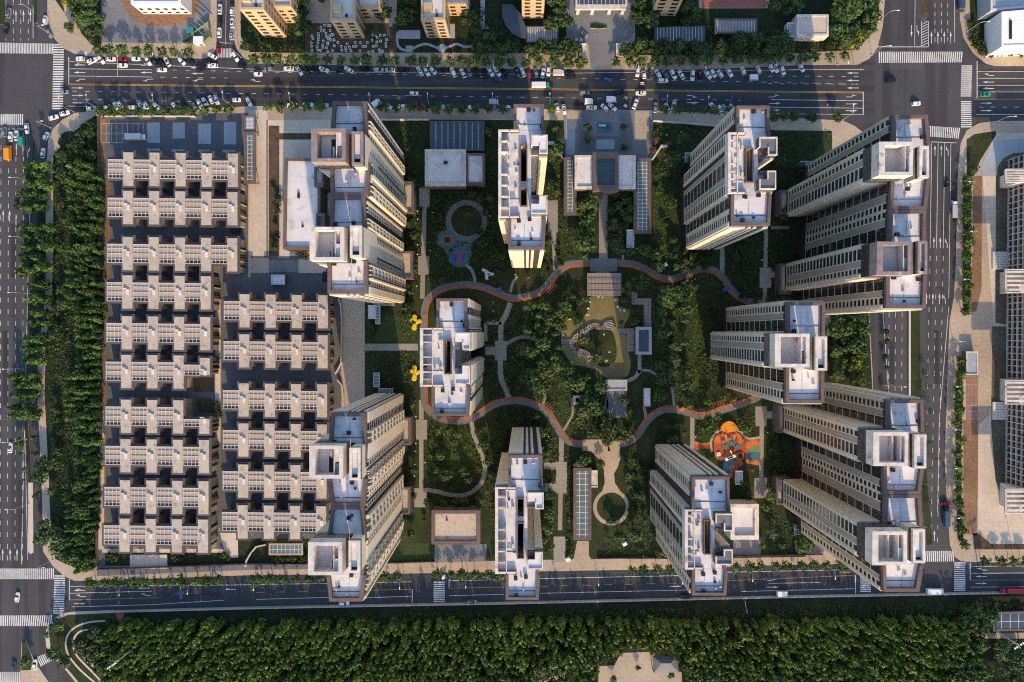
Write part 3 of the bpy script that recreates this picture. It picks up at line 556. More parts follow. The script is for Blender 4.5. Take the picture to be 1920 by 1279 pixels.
class Tower:
    def __init__(s, name, label, cx, cy, group):
        x, y = P(cx, cy, 0); s.root = tag(empty(name, (x, y, 0)), label, 'apartment tower', group)
        s.wall, s.st, s.cap, s.panes, s.faces = MB(), MB(), MB(), [], {}
        s.name = name
    def off(s, o):
        x, y, _ = s.root.location; o.location = (-x, -y, 0); return o
    def part(s, mb, name, mats):
        if mb.v: return s.off(mb.build(name, mats, s.root))
    def block(s, q, faces=None, zt=HT, drop=1.5, pt=1.15, par='NESW', zc=None, wall=0, roofm='roof', z0=0., cap='cap', base=8.0):
        """q: NW, NE, SE, SW photo pixels at height zt"""
        faces = faces or {}
        w_ = [P(a, b, zt) for a, b in q]; zd = zt-drop; zc = zc if zc else zt-2.2
        if z0 < base:
            s.st.prism(w_, z0, base); s.wall.prism(w_, base, zc) if wall == 0 else s.st.prism(w_, base, zc)
        else: s.wall.prism(w_, z0, zc)
        if zd > zc: s.st.prism(w_, zc, zd-.01)
        names = {'N': (1, 0), 'W': (0, 3), 'S': (3, 2), 'E': (2, 1)}
        inn = []
        cx = sum(p[0] for p in w_)/4; cy = sum(p[1] for p in w_)/4
        ux = Vector((w_[1][0]-w_[0][0], w_[1][1]-w_[0][1])).normalized(); uy = Vector((w_[0][0]-w_[3][0], w_[0][1]-w_[3][1])).normalized()
        dW = pt if 'W' in par else 0; dE = pt if 'E' in par else 0; dN = pt if 'N' in par else 0; dS = pt if 'S' in par else 0
        def shift(p, a, b): return (p[0]+ux.x*a+uy.x*b, p[1]+ux.y*a+uy.y*b)
        i_ = [shift(w_[0], dW, -dN), shift(w_[1], -dE, -dN), shift(w_[2], -dE, dS), shift(w_[3], dW, dS)]
        b = MB(); b.prism(i_, max(zd-.4, z0), zd); s.part(b, 'roof', M[roofm])
        lo = min(zc, zd)
        A_ = abs((i_[1][0]-i_[0][0])*(i_[0][1]-i_[3][1]))
        if roofm == 'roof' and A_ > 60:
            rg = random.Random(int(A_*7)); I = lambda u, v: tuple((i_[0][k]*(1-u)+i_[1][k]*u)*(1-v)+(i_[3][k]*(1-u)+i_[2][k]*u)*v for k in (0, 1))
            for _ in range(3 if A_ < 120 else 6):
                c = I(rg.uniform(.08, .92), rg.uniform(.1, .9)); z_ = rg.uniform(.5, .95); mb = MB(); mb.box(c[0], c[1], zd, rg.uniform(.45, 1.0), rg.uniform(.45, .8), z_, rg.choice((0, 0, .3))); mb.box(c[0], c[1], zd+z_, .4, .4, .12); s.part(mb, 'roof_unit', M[rg.choice(('steel', 'dark', 'offwhite', 'offwhite'))])
            mb = MB(); v = rg.uniform(.72, .82); a_, e_ = I(.02, v), I(.98, v); t_ = Vector((e_[0]-a_[0], e_[1]-a_[1])); L_ = t_.length; t_ /= L_; mb.lbox(a_, t_, (-t_.y, t_.x), 0, L_, -.07, .07, zd+.05, zd+.17); s.part(mb, 'roof_pipe', M['dark'])
            mb = MB(); u = rg.uniform(.35, .6); a_, e_ = I(u, .2), I(u, v-.03); t_ = Vector((e_[0]-a_[0], e_[1]-a_[1])); L_ = t_.length; t_ /= L_; mb.lbox(a_, t_, (-t_.y, t_.x), 0, L_, -.06, .06, zd+.05, zd+.15); s.part(mb, 'roof_pipe', M['steel'])
        pb = MB()
        if dN: pb.prism([w_[0], w_[1], i_[1], i_[0]], lo, zt)
        if dS: pb.prism([i_[3], i_[2], w_[2], w_[3]], lo, zt)
        if dW: pb.prism([w_[0], i_[0], i_[3], w_[3]], lo, zt)
        if dE: pb.prism([i_[1], w_[1], w_[2], i_[2]], lo, zt)
        s.part(pb, 'parapet', M[cap])
        for k, bays in faces.items():
            a, e = names[k]; fr = s.faces.setdefault(k, MB())
            facade(w_[a], w_[e], bays, 8.0, zc, fr, s.st, s.panes)
        return w_, i_, zd
    def item(s, name, x0, y0, x1, y1, z0, h, m, mt=None):
        b = MB(); b.prism(PL(rect(x0, y0, x1, y1), z0+h), z0, z0+h, 0, 1 if mt else 0); return s.part(b, name, [M[m]]+([M[mt]] if mt else []))
    def porch(s, x0, y0, x1, y1, h=6.5):
        b = MB(); o = PL(rect(x0, y0, x1, y1), h); i = PL(rect(x0+3.5, y0+4, x1-4, y1-4), h); b.prism(o, 0, h-1)
        for k in range(4): b.prism([o[k], o[(k+1) % 4], i[(k+1) % 4], i[k]], h-1, h)
        s.part(b, 'entrance_porch', M['cap']); b = MB(); b.prism(i, h-1, h-.8); s.part(b, 'porch_roof', M['villa_roof'])
    def vent(s, x, y, z, sz=1.05):
        b = MB(); c = P(x, y, z); b.box(c[0], c[1], z, sz, sz, .9); b.box(c[0], c[1], z+.9, sz*1.25, sz*1.25, .18); s.part(b, 'roof_vent', M['dark'])
    def finish(s):
        s.part(s.wall, 'wall', M['beige']); s.part(s.st, 'stone_cladding', M['stone'])
        for k, b in s.faces.items(): s.part(b, 'facade_frame', [M['beige'], M['lattice']])
        pn = sorted(s.panes, key=lambda q: (-q[1], -(q[6]-q[5]))); rest = MB()
        for i, (_, z, p, t, n, u0, u1, d0, d1, a, e) in enumerate(pn):
            if i < 100:
                b = MB(); b.lbox(p, t, n, u0, u1, d0, d1, a, e); s.part(b, 'window', M['glass'])
            else: rest.lbox(p, t, n, u0, u1, d0, d1, a, e)
        if rest.v: tag(s.part(rest, 'window', M['glass']), kind='stuff')
def Q(x0, y0, x1, y1, dx=0.0): return [(x0, y0), (x1, y0), (x1+dx, y1), (x0+dx, y1)]
WN = [('b', .05), ('w', .3), ('l', .18), ('g', .42), ('b', .05)]      # north end bay, read N to S on the west side
WS = [('b', .05), ('g', .42), ('l', .16), ('w', .3), ('b', .07)]
WW = [('b', .06), ('w', .24), ('l', .17), ('W', .42), ('b', .08)]
WW2 = [('b', .06), ('W', .42), ('l', .17), ('w', .24), ('b', .08)]
WM = [('g', .26), ('l', .09), ('w', .12), ('s', .03), ('w', .12), ('l', .09), ('g', .26)]
EN = [('w', .3), ('s', .3), ('c', .4)][::-1]                         # east side is read S to N
NS = [('b', .42), ('s', .07), ('b', .08), ('s', .07), ('b', .08), ('s', .14), ('b', .1)]
SE_ = [('b', .1), ('d', .2), ('b', .2), ('s', .06), ('b', .1), ('s', .08), ('b', .1)]
PH, PD = 84.0, 79.2                                      # penthouse rim and floor
def penthouse(T, q, sub, sub2, faces, rim='rim', lift=None):
    T.block(q, faces, zt=PH, drop=PH-PD, pt=1.15, zc=73.6, cap=rim, roofm='offwhite')
    x0, y0, x1, y1 = sub; xm = q[1][0]-4.5; ym = (y0+y1)/2 if sub2 else y1
    w0 = q[0][0]+5; T.item('rim_wall', w0, q[0][1]+4.5, w0+6, q[3][1]-4.5, PD, PH-PD-.02, rim)          # broad west rim
    b = MB(); b.prism(PL(rect(x0, y0, xm, y1), 82.6), PD, 82.6, 0, 1); T.part(b, 'tank_room', [M['rim'], M['roof']])
    ya, yb = (q[0][1]+6, y0-3) if y0-q[0][1] > q[3][1]-y1 else (y1+3, q[3][1]-6)
    b = MB(); b.prism(PL(rect(x0, ya, xm, yb), 81.2), PD, 81.2, 0, 1); T.part(b, 'tank_room', [M['rim'], M['roof']])
    T.item('recess_shade', x0-10, (y0+y1)/2+2, x0-2, q[3][1]-9, PD, .12, 'dark')  # dark slab, no hole: shadow of a sunken floor put into the colour
    T.item('screen_wall', x0-1.3, q[0][1]+5.5, x0, q[3][1]-5.5, PD, PH-PD-.5, 'rim')
    if sub2: T.item('screen_wall', sub2[0], sub2[1], sub2[0]+3, sub2[3], PD, 2.2, 'rim')
    if lift:
        l = lift; T.block(Q(*l), zt=83.2, drop=1.3, pt=.8, zc=80.5, z0=60, cap=rim, base=0)
        T.item('lift_hatch', l[0]+6, l[3]-11, l[2]-5, l[3]-5, 81.9, .15, 'dark')
def vents(T, pts, z=74.5):
    for x, y in pts: T.vent(x, y, z)
TG = 'long apartment towers with rooftop frames'
# --- long towers of the east edge (west side seen)
T = Tower('apartment_tower', 'long apartment tower beside the upper east crossroads, two square rooftop frames, west side seen', 1640, 400, TG)
T.block([(1674, 215), (1740, 215), (1744, 268), (1674, 268)], {'W': WN, 'E': [('b', 1)]}, par='NEW')
T.block([(1672, 329.5), (1745, 329.5), (1738, 393), (1668, 393)], {'W': [('g', .5), ('l', .2), ('w', .25)]}, par='EWS', pt=1.2)
T.block([(1712, 268), (1745.5, 268), (1745, 329.5), (1712, 329.5)], par='E')
T.block([(1668, 393.5), (1737, 393.5), (1736, 453.5), (1666, 453.5)], {'W': [('w', .25), ('l', .2), ('g', .5)]}, par='EWN')
T.block([(1709, 454), (1740, 454), (1739, 516), (1709, 516)], par='E')
T.block([(1662, 516.5), (1738, 516.5), (1736, 578), (1661.5, 578)], {'W': WS, 'S': [('b', 1)]}, par='ESW')
penthouse(T, Q(1648.5, 265.7, 1712.6, 329, -1), (1698, 272, 1711, 298), (1690, 305, 1696, 322), {'W': WW, 'S': [('b', .5), ('l', .3), ('b', .2)], 'N': [('b', 1)]}, 'rim', (1724, 273.5, 1742, 333))
penthouse(T, Q(1644.6, 453, 1709.5, 515.8, -1), (1695, 484, 1707, 510), (1692, 460, 1696, 478), {'W': WW2, 'S': [('b', .5), ('l', .3), ('b', .2)], 'N': [('b', 1)]}, 'rim_brown', (1721, 451.6, 1738.5, 513.4))
T.porch(1462, 356, 1484, 402); T.porch(1462, 494, 1484, 552); vents(T, [(1728, 258), (1700, 355), (1680, 440), (1690, 300), (1720, 524), (1674, 521)]); T.finish()
T = Tower('apartment_tower', 'long apartment tower beside the lower east crossroads, two pale rooftop frames, west side seen', 1630, 920, TG)
T.block([(1663.5, 749.5), (1732, 749.5), (1733, 811), (1663.5, 811)], {'W': WN, 'N': [('b', .5), ('s', .1), ('b', .1), ('s', .1), ('b', .2)]}, par='NEW')
T.block([(1703, 811.5), (1735, 811.5), (1735, 874), (1703, 874)], par='E')
T.block([(1657, 874.5), (1733, 874.5), (1727, 927), (1657, 927)], {'W': [('g', .5), ('l', .2), ('w', .25)]}, par='EWS')
T.block([(1659, 927.5), (1727, 927.5), (1731, 996.5), (1657, 996.5)], {'W': [('w', .25), ('l', .2), ('g', .5)]}, par='EWN')
T.block([(1701, 997), (1734, 997), (1733, 1060), (1701, 1060)], par='E')
T.block([(1655, 1060.5), (1732, 1060.5), (1724, 1110), (1657, 1110)], {'W': WS, 'S': [('b', 1)]}, par='ESW')
penthouse(T, Q(1637.7, 810.6, 1703.4, 874, -.5), (1690, 816, 1702, 843), (1672, 818, 1676, 866), {'W': WW, 'N': [('b', 1)], 'S': [('b', 1)]}, 'rim', (1714.4, 815, 1737, 878.6))
penthouse(T, Q(1636, 996.6, 1701, 1060, -.5), (1685, 1028, 1699, 1054), (1664, 1003, 1668, 1050), {'W': WW2, 'N': [('b', 1)], 'S': [('b', 1)]}, 'rim', (1712, 992.7, 1734.7, 1056))
T.porch(1458, 758, 1484, 812); T.porch(1456, 896, 1482, 947); vents(T, [(1670, 805), (1720, 790), (1672, 880), (1722, 948), (1667, 982), (1702, 988), (1727, 1068)]); T.finish()
T = Tower('apartment_tower', 'short apartment tower with one pale square rooftop frame, between the two long east towers', 1450, 660, 'single frame tower')
T.block([(1475, 566.3), (1547.8, 566.3), (1547, 626), (1475, 626)], {'W': WN, 'N': [('b', 1)]}, par='NEW')
T.block([(1518, 626.5), (1546.5, 626.5), (1546, 689), (1518, 689)], par='E')
T.block([(1473.5, 689.5), (1546, 689.5), (1545.5, 756.3), (1473, 756.3)], {'W': WS, 'S': [('b', 1)]}, par='ESW')
penthouse(T, Q(1453, 625.7, 1518, 689), (1503, 633, 1515.5, 658), (1500.5, 660, 1502.5, 681), {'W': WW, 'N': [('b', 1)], 'S': [('b', 1)]}, 'rim', (1529, 631, 1551, 695))
vents(T, [(1487, 621), (1494, 640), (1486, 696), (1540, 620)]); T.finish()
# --- long towers of the west side (east side seen)
E1 = [('b', .10), ('W', .12), ('s', .06), ('c', .2), ('b', .12), ('d', .14), ('s', .05), ('c', .21)]   # S to N
E2 = [('d', .13), ('b', .12), ('w', .12), ('s', .05), ('c', .24), ('s', .06), ('w', .1), ('w', .1), ('b', .08)]
T = Tower('apartment_tower', 'long apartment tower by the upper road, east side seen, next to the flat white podium', 735, 420, TG)
T.block([(624, 190), (687, 190), (687.5, 242), (620, 242)], {'E': [('c', .36), ('s', .36), ('w', .28)], 'N': NS}, par='NEW')
T.block([(647, 242.5), (687, 242.5), (688, 304), (647, 304)], {'E': [('w', .18), ('s', .08), ('d', .16), ('b', .32), ('s', .06), ('W', .2)]}, par='E')
T.block([(618, 304.5), (693.5, 304.5), (690, 367), (620, 367)], {'E': [('c', .34), ('s', .1), ('b', .12), ('e', .1), ('W', .34)]}, par='ESW')
T.block([(620, 367.5), (684, 367.5), (685, 425.5), (618, 425.5)], {'E': [('c', .3), ('s', .22), ('w', .14), ('w', .14), ('b', .08), ('s', .12)]}, par='ENW')
T.block([(644, 426), (684, 426), (684, 488.5), (644, 488.5)], {'E': [('w', .2), ('s', .06), ('b', .42), ('d', .1), ('w', .22)]}, par='E')
T.block([(614, 489), (689, 489), (688.3, 550.5), (614, 550.5)], {'E': [('b', .22), ('s', .04), ('W', .18), ('e', .06), ('s', .06), ('c', .32), ('w', .12)], 'S': NS}, par='ESW')
penthouse(T, Q(583.5, 241, 647.6, 303.6), (631.5, 247, 645.5, 272), (624, 275, 629, 296), {'W': WW, 'S': [('b', 1)], 'N': [('b', 1)]}, 'rim_brown', (659.4, 246.5, 680.5, 309))
penthouse(T, Q(580.4, 425.4, 644.5, 488.7), (629, 457, 641.5, 483), (621, 463, 626, 482), {'W': WW, 'S': [('b', 1)], 'N': [('b', 1)]}, 'rim', (656, 423, 678, 482.5))
T.porch(750, 340, 776, 399); T.porch(748, 471, 774, 523); vents(T, [(666, 243), (667, 315), (664, 419), (665, 491), (631, 302), (630, 422), (628, 495)]); T.finish()
T = Tower('apartment_tower', 'long apartment tower by the lower road, east side seen, south end over the asphalt', 735, 900, TG)
T.block([(620.6, 774.6), (686, 774.6), (686, 836), (616, 836)], {'E': [('c', .4), ('W', .3), ('b', .3)], 'N': [('b', .1), ('s', .14), ('b', .08), ('s', .07), ('b', .08), ('s', .07), ('b', .45)]}, par='NEW')
T.block([(642, 836.5), (687, 836.5), (684, 898), (642, 898)], {'E': [('c', .2), ('s', .08), ('w', .22), ('s', .05), ('b', .42)]}, par='E')
T.block([(614, 898.5), (688, 898.5), (684, 949), (621, 949)], {'E': [('s', .16), ('w', .17), ('w', .17), ('s', .06), ('b', .08), ('c', .36)]}, par='ESW')
T.block([(621, 949.5), (682, 949.5), (686, 1016.5), (613, 1016.5)], {'E': [('s', .06), ('b', .14), ('c', .42), ('e', .08), ('s', .14), ('w', .16)]}, par='ENW')
T.block([(641, 1017), (684, 1017), (682, 1079), (641, 1079)], {'E': [('c', .3), ('s', .12), ('b', .42), ('s', .06), ('d', .1)]}, par='E')
T.block([(612, 1079.5), (686, 1079.5), (679, 1128), (617.4, 1128)], {'E': [('b', .1), ('s', .05), ('W', .2), ('b', .06), ('s', .1), ('c', .44)], 'S': NS}, par='ESW')
penthouse(T, Q(579.9, 835.6, 642.5, 897.4), (627, 841.5, 640.5, 866), (620, 845, 624, 858), {'W': WW, 'S': [('b', 1)], 'N': [('b', 1)]}, 'rim', (655, 840, 675.3, 900.5))
penthouse(T, Q(577.5, 1016.8, 641, 1078.6), (626.5, 1048, 638.5, 1074), (619, 1052, 624, 1066), {'W': WW, 'S': [('b', 1)], 'N': [('b', 1)]}, 'rim', (653.4, 1014.5, 674.5, 1074.7))
T.porch(746, 783, 770, 835); T.porch(744, 914, 769, 965); vents(T, [(663, 833), (661, 904), (628, 828), (655, 811), (661, 1006), (626, 1003), (655, 970), (660, 1077)]); T.finish()
# --- compact towers of the middle
SG = 'compact towers with rooftop ladder pergolas'
def compact(label, y0, y1, n, s_, pg, xw, slot, slots, xe, rooms, cx, cy, fW, fE, fN, fS, hz=72.0):
    T = Tower('apartment_tower', label, cx, cy, SG); zt = hz
    (n0, n1), (s0, s1) = n, s_; (g0, gy0, gx1, gy1) = pg; x0, x1 = slot
    k = dict(zt=zt, drop=1.4, pt=1.0)
    fw = fW or {}; fe = fE or {}
    T.block([(n0, y0), (n1, y0), (n1, gy0), (n0, gy0)], {'W': fw.get('N'), 'E': fe.get('N'), 'N': fN}, par='NEW', **k)
    ym = slots[0][0]; yl = slots[-1][1]
    T.block([(g0, gy0+.4), (gx1, gy0+.4), (gx1, gy1), (g0, gy1)], {'W': fw.get('M'), 'S': [('b', 1)] if fS else None, 'N': [('b', 1)] if fN else None}, par='NSW', **k)
    if x0-gx1 > 1.5: T.block(Q(gx1, gy0+.4, x0, gy1), par='', **k)
    T.block(Q(x0, gy0+.4, x1, ym), par='', **k)
    for i in range(len(slots)-1): T.block(Q(x0, slots[i][1], x1, slots[i+1][0]), par='', **k)
    T.block(Q(x0, yl, x1, gy1), par='', **k); T.block(Q(x1, gy0+.4, xe, gy1), {'E': fe.get('R')}, par='', **k)
    for (a, b_) in slots:                                  # raised kerb round each light well
        bb = MB(); o_ = PL(rect(x0-1, a-2, x1+1, b_+2), zt)
        for r in (rect(x0-2, a-2, x0, b_+2), rect(x1, a-2, x1+2, b_+2), rect(x0, a-2, x1, a), rect(x0, b_, x1, b_+2)): bb.prism(PL(r, zt), zt-1.4, zt+.1)
        T.part(bb, 'light_well_kerb', M['cap'])
    for j, (rx, ra, rb, c) in enumerate(rooms):           # L-shaped rooftop rooms on the east side
        ky = dict(zt=zt+3.2, drop=.5, pt=.4, cap='rim', zc=zt-.6)
        nw = .48
        if j == 0:
            ymid = ra+(rb-ra)*.55
            T.block(Q(xe, ra, rx, ymid), {'E': fe.get('A')}, par='NEW', roofm=c, **ky); T.block(Q(xe+(rx-xe)*nw, ymid, rx, rb), {'E': fe.get('A'), 'S': [('b', 1)]}, par='ESW', roofm=c, **ky)
            T.block(Q(xe, ymid, xe+(rx-xe)*nw, rb), par='S', **k)
        else:
            ymid = ra+(rb-ra)*.45
            T.block(Q(xe, ymid, rx, rb), {'E': fe.get('B'), 'S': [('b', 1)]}, par='ESW', roofm=c, **ky); T.block(Q(xe+(rx-xe)*nw, ra, rx, ymid), {'E': fe.get('B'), 'N': [('b', 1)]}, par='NEW', roofm=c, **ky)
            T.block(Q(xe, ra, xe+(rx-xe)*nw, ymid), par='N', **k)
    if rooms[0][1] > gy0+2: T.block(Q(xe, gy0+.4, min(n1+2, rooms[0][0]), rooms[0][1]), {'E': fe.get('N')}, par='E', **k)
    if rooms[-1][2] < gy1-2: T.block(Q(xe, rooms[-1][2], s1, gy1), {'E': fe.get('S')}, par='E', **k)
    T.block([(s0, gy1+.3), (s1+3, gy1+.3), (s1, y1), (s0, y1)], {'W': fw.get('S'), 'E': fe.get('S'), 'S': fS}, par='ESW', **k)
    pb_ = MB(); zp = zt+2.6; lw = 4.0                      # ladder pergola
    inner = g0+(gx1-g0)*.52
    for r in (rect(g0+.3, gy0+1, g0+lw+2, gy1-1), rect(inner, gy0+1, inner+1.4, gy1-1), rect(g0+lw+2, gy0+1, gx1-1, gy0+lw), rect(g0+lw+2, gy1-lw, gx1-1, gy1-1)): pb_.prism(PL(r, zp), zp-.8, zp)
    for r in (rect(g0+.3, gy0+1, g0+1.5, gy1-1),): pb_.prism(PL(r, zp), zt-1.4, zp-.85)
    nb = 8; 
    for i in range(1, nb):
        if i == 3: continue
        y = gy0+(gy1-gy0)*i/nb; pb_.prism(PL(rect(g0+lw+2, y-1.2, inner, y+1.2), zp), zt-1.4, zp-.82)
    T.part(pb_, 'pergola', M['rim'])
    vents(T, [(xe-3, gy1+3), (x0-4, gy1+6), ((n0+n1)/2, y0+12), (n1-4, gy0-4), (s0+20, y1-10)], zt-1.4)
    for (x, y) in ((gx1-6, gy0+(gy1-gy0)*.25), (gx1-6, gy0+(gy1-gy0)*.68)): T.item('skylight', x-2, y-4, x+2, y+4, zt-1.4, 1.1, 'rim')
    T.finish(); return T
def sW(n, m, s): return {'N': n, 'M': m, 'S': s}
wN = [('b', .1), ('w', .4), ('b', .1), ('s', .35)]; wM = [('W', .2), ('b', .06), ('s', .08), ('l', .08), ('g', .3), ('l', .08), ('W', .2)]; wS = [('g', .45), ('b', .08), ('w', .35), ('b', .1)]
eM = {'N': [('W', .3), ('b', .12), ('g', .3), ('b', .25)], 'A': [('b', 1)], 'B': [('b', 1)], 'R': [('W', 1)], 'S': [('b', .5), ('s', .15), ('W', .35)]}
N2 = NS[::-1]
compact('compact apartment tower at the upper road left of the gatehouse plaza, sunlit striped south end', 195, 467, (963, 1020), (953, 1021), (934, 242, 974, 409), 954, (977, 987), [(272, 340), (352, 385)], 996, [(1027, 252.7, 288, 'roof'), (1026.6, 366, 401, 'roof')], 985, 360, None, None, None, [('b', .42), ('s', .06), ('b', .08), ('s', .06), ('b', .08), ('s', .16), ('b', .12)])
compact('compact apartment tower right of the gatehouse plaza, grey rooftop rooms, west side seen', 198, 423, (1381, 1443), (1371, 1444), (1365, 247, 1398, 364), 1370, (1400, 1411), [(279, 340)], 1424, [(1457.8, 256.6, 291, 'roof_grey'), (1455.4, 320, 355, 'roof_grey')], 1330, 340, sW(wN, wM, wS), None, None, [('b', .4), ('s', .06), ('b', .08), ('s', .06), ('b', .08), ('s', .16), ('b', .12)])
compact('compact apartment tower inside the west bend of the red loop track', 559.5, 780.5, (818, 876), (809, 879), (787, 614, 831, 726), 809, (834.6, 844.8), [(640, 700)], 853, [(882, 623.7, 655.7, 'roof'), (881.6, 685.5, 720, 'roof')], 865, 655, None, eM, None, None)
compact('compact apartment tower at the lower road, striped north end, left of the glass ramp', 853.5, 1125.4, (953, 1017), (948, 1010), (928, 913, 968, 1077), 948, (971, 981), [(936, 968), (982, 1046)], 989, [(1019.6, 924, 955, 'roof'), (1018, 1035.4, 1068, 'roof')], 980, 930, None, None, N2, None)
compact('compact apartment tower below the orange playground, grey rooftop rooms, west side seen', 894, 1117, (1297, 1368), (1298, 1362), (1284, 955, 1318, 1069), 1298, (1321.6, 1331), [(977, 1038)], 1342, [(1374.8, 963.5, 996.3, 'roof_grey'), (1374, 1030.7, 1059.7, 'roof_grey')], 1250, 900, sW(wN, wM, wS), None, N2, None)
# ================================================================== TOWNHOUSE ROWS
ZV = 8.6
def villa_row(ridge, xl, bars, label, half=None, east=True, bw=18.5, sl=.012):
    """ridge: photo row of the ridge; xl: west end; bars: west edges of the cross bars (photo pixels at roof height)"""
    x0 = xl; rx, ry = P(xl, ridge, 0); root = tag(empty('townhouse_row', (rx, ry, 0)), label, 'townhouses', 'rows of pale roofed townhouses')
    Y = lambda x, y: (x, ridge+y+sl*(x-xl))
    def put(mb, name, m, kind=None):
        if not mb.v: return
        o = mb.build(name, m, root); o.location = (-rx, -ry, 0)
        if kind: tag(o, kind=kind)
        return o
    n = len(bars); E_ = 4.2; secs = []                    # sections: (x0, x1, y0, y1, is_bar)
    prev = xl
    for i, b in enumerate(bars):
        h = half if i == n-1 else None
        py0, py1 = (-18, 17.5) if h is None else ((-14, 6) if h == 'N' else (4, 18))
        secs.append((prev, b, py0, py1, False, i)); by0, by1 = (-31, 31) if h is None else ((-27, 5) if h == 'N' else (3, 31))
        secs.append((b, b+bw, by0, by1, True, i)); prev = b+bw
    wall, eave = MB(), MB()
    for k, (a, c, y0, y1, bar, i) in enumerate(secs):
        q = lambda e0, e1, f0, f1, z: PL([Y(a-e0, y0-f0), Y(c+e1, y0-f0), Y(c+e1, y1+f1), Y(a-e0, y1+f1)], z)
        last = k == len(secs)-1; first = k == 0
        wall.prism(q(0, 0, 0, 0, ZV), 0, ZV-.75)
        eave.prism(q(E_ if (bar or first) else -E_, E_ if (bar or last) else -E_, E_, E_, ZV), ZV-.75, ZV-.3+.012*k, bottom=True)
        rb = MB(); rb.prism(q(0, 0, 0, 0, ZV), ZV-.3, ZV+.25 if bar else ZV); put(rb, 'roof' if bar else 'roof_panel', M['villa_roof' if bar else 'villa_pan'])
        if bar:
            hb = MB()
            hx = a+8.5; yy = 0 if half is None or i < n-1 else (1 if half == 'N' else 7)
            hb.prism(PL([Y(hx, yy-4.5), Y(hx+5, yy-4.5), Y(hx+5, yy+4.5), Y(hx, yy+4.5)], ZV), ZV+.25, ZV+.85); put(hb, 'roof_hatch', M['roof'])
            vb = MB(); vb.prism(PL([Y(a+2.5, yy-7.4), Y(a+9, yy-7.4), Y(a+9, yy-5.8), Y(a+2.5, yy-5.8)], ZV), ZV+.25, ZV+.95); put(vb, 'chimney', M['villa_rib'])
        else:
            gb = MB(); z = ZV+.24; W_ = c-a
            cols = [.06, .28, .52, .76, .97]; t_ = .3
            for f in cols:
                x = a+W_*f; gb.prism(PL([Y(x-t_, y0), Y(x+t_, y0), Y(x+t_, y1), Y(x-t_, y1)], z), z-.2, z, bottom=True)
            for yy in ([y0+.6, y0+8, 0, y1-7, y1-.5] if y1-y0 > 30 else [y0+.6, y1-6, y1-.5]):
                gb.prism(PL([Y(a, yy-.4), Y(c, yy-.4), Y(c, yy+.35), Y(a, yy+.35)], z+.05), z-.2, z+.05, bottom=True)
            put(gb, 'pergola', M['villa_rib'])
            for j in range(4):                            # dark skylights along the south edge
                xa, xb = a+W_*(cols[j]+.03), a+W_*(cols[j+1]-.03)
                wb = MB(); wb.prism(PL([Y(xa, y1-5.6), Y(xb, y1-5.6), Y(xb, y1-1.2), Y(xa, y1-1.2)], ZV+.1), ZV, ZV+.1); put(wb, 'skylight', M['glass'])
            for ye, s_ in ((y1, 1), (y0, -1)):            # garden side windows under the eaves
                fb = MB()
                for f0, f1 in ((.15, .45), (.55, .85)):
                    A_ = P(*Y(a+W_*f0, ye), ZV); B_ = P(*Y(a+W_*f1, ye), ZV)
                    fb.prism([A_, B_, (B_[0], B_[1]-s_*.12), (A_[0], A_[1]-s_*.12)], 1.0, 6.5)
                put(fb, 'window', M['glass'])
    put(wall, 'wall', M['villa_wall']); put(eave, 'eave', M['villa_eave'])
    if east:
        a, c, y0, y1, _, i = secs[-1]
        bx, by = P(*Y(c, y0+2), ZV); _, by2 = P(*Y(c, y1-2), ZV); L = by-by2
        for f, wd in ((.22, .9), (.46, .5), (.53, .5), (.8, .9)):
            wb = MB(); wb.lbox((bx, by-L*f), (0, -1), (1, 0), 0, wd, 0, .09, .3, ZV-1.0); put(wb, 'window', M['dark'])  # full-height dark boxes for recess joints, their shade put into the colour
        cb = MB(); cb.lbox((bx, by-L*.3), (0, -1), (1, 0), 0, .25, 0, .7, 0, ZV-1.0); cb.lbox((bx, by-L*.68), (0, -1), (1, 0), 0, .25, 0, .7, 0, ZV-1.0); put(cb, 'buttress', M['villa_wall'])
def vb(x, n, p=49.0): return [x+p*i for i in range(n)]
LW = [(316.5, 202, vb(231.8, 5)), (388.5, 201.5, vb(231, 5)), (475, 200.5, vb(230.5, 5)), (547, 200, vb(230, 4)), (623.5, 199.3, vb(229, 4)), (696, 198, vb(228, 4)), (780, 197.5, vb(227.3, 4)), (854, 196.5, vb(226.5, 4)), (931, 195.5, vb(225.6, 4)), (1003, 194.5, vb(224.6, 4))]
names = ['first', 'second', 'third', 'fourth', 'fifth', 'sixth', 'seventh', 'eighth', 'ninth', 'tenth']
for i, (r, x, b) in enumerate(LW):
    ex = {0: 'facing the parking yard', 2: 'lowest with five cross roofs', 5: 'east end stepped back', 6: 'east end stepped back', 9: 'nearest the lower road'}.get(i, 'beside the poplar belt')
    villa_row(r, x, b, f'townhouse row, {names[i]} from the top in the west column, {ex}', 'N' if i == 5 else 'S' if i == 6 else None)
for i, (r, x) in enumerate([(582.5, 419.5), (657.5, 419), (749.5, 418), (824.5, 417.5), (901.5, 417), (978, 416)]):
    ex = {0: 'below the bare yard', 5: 'nearest the lower road'}.get(i, 'beside the inner road')
    villa_row(r, x, vb(x+30, 4), f'townhouse row, {names[i]} from the top in the east column, {ex}')
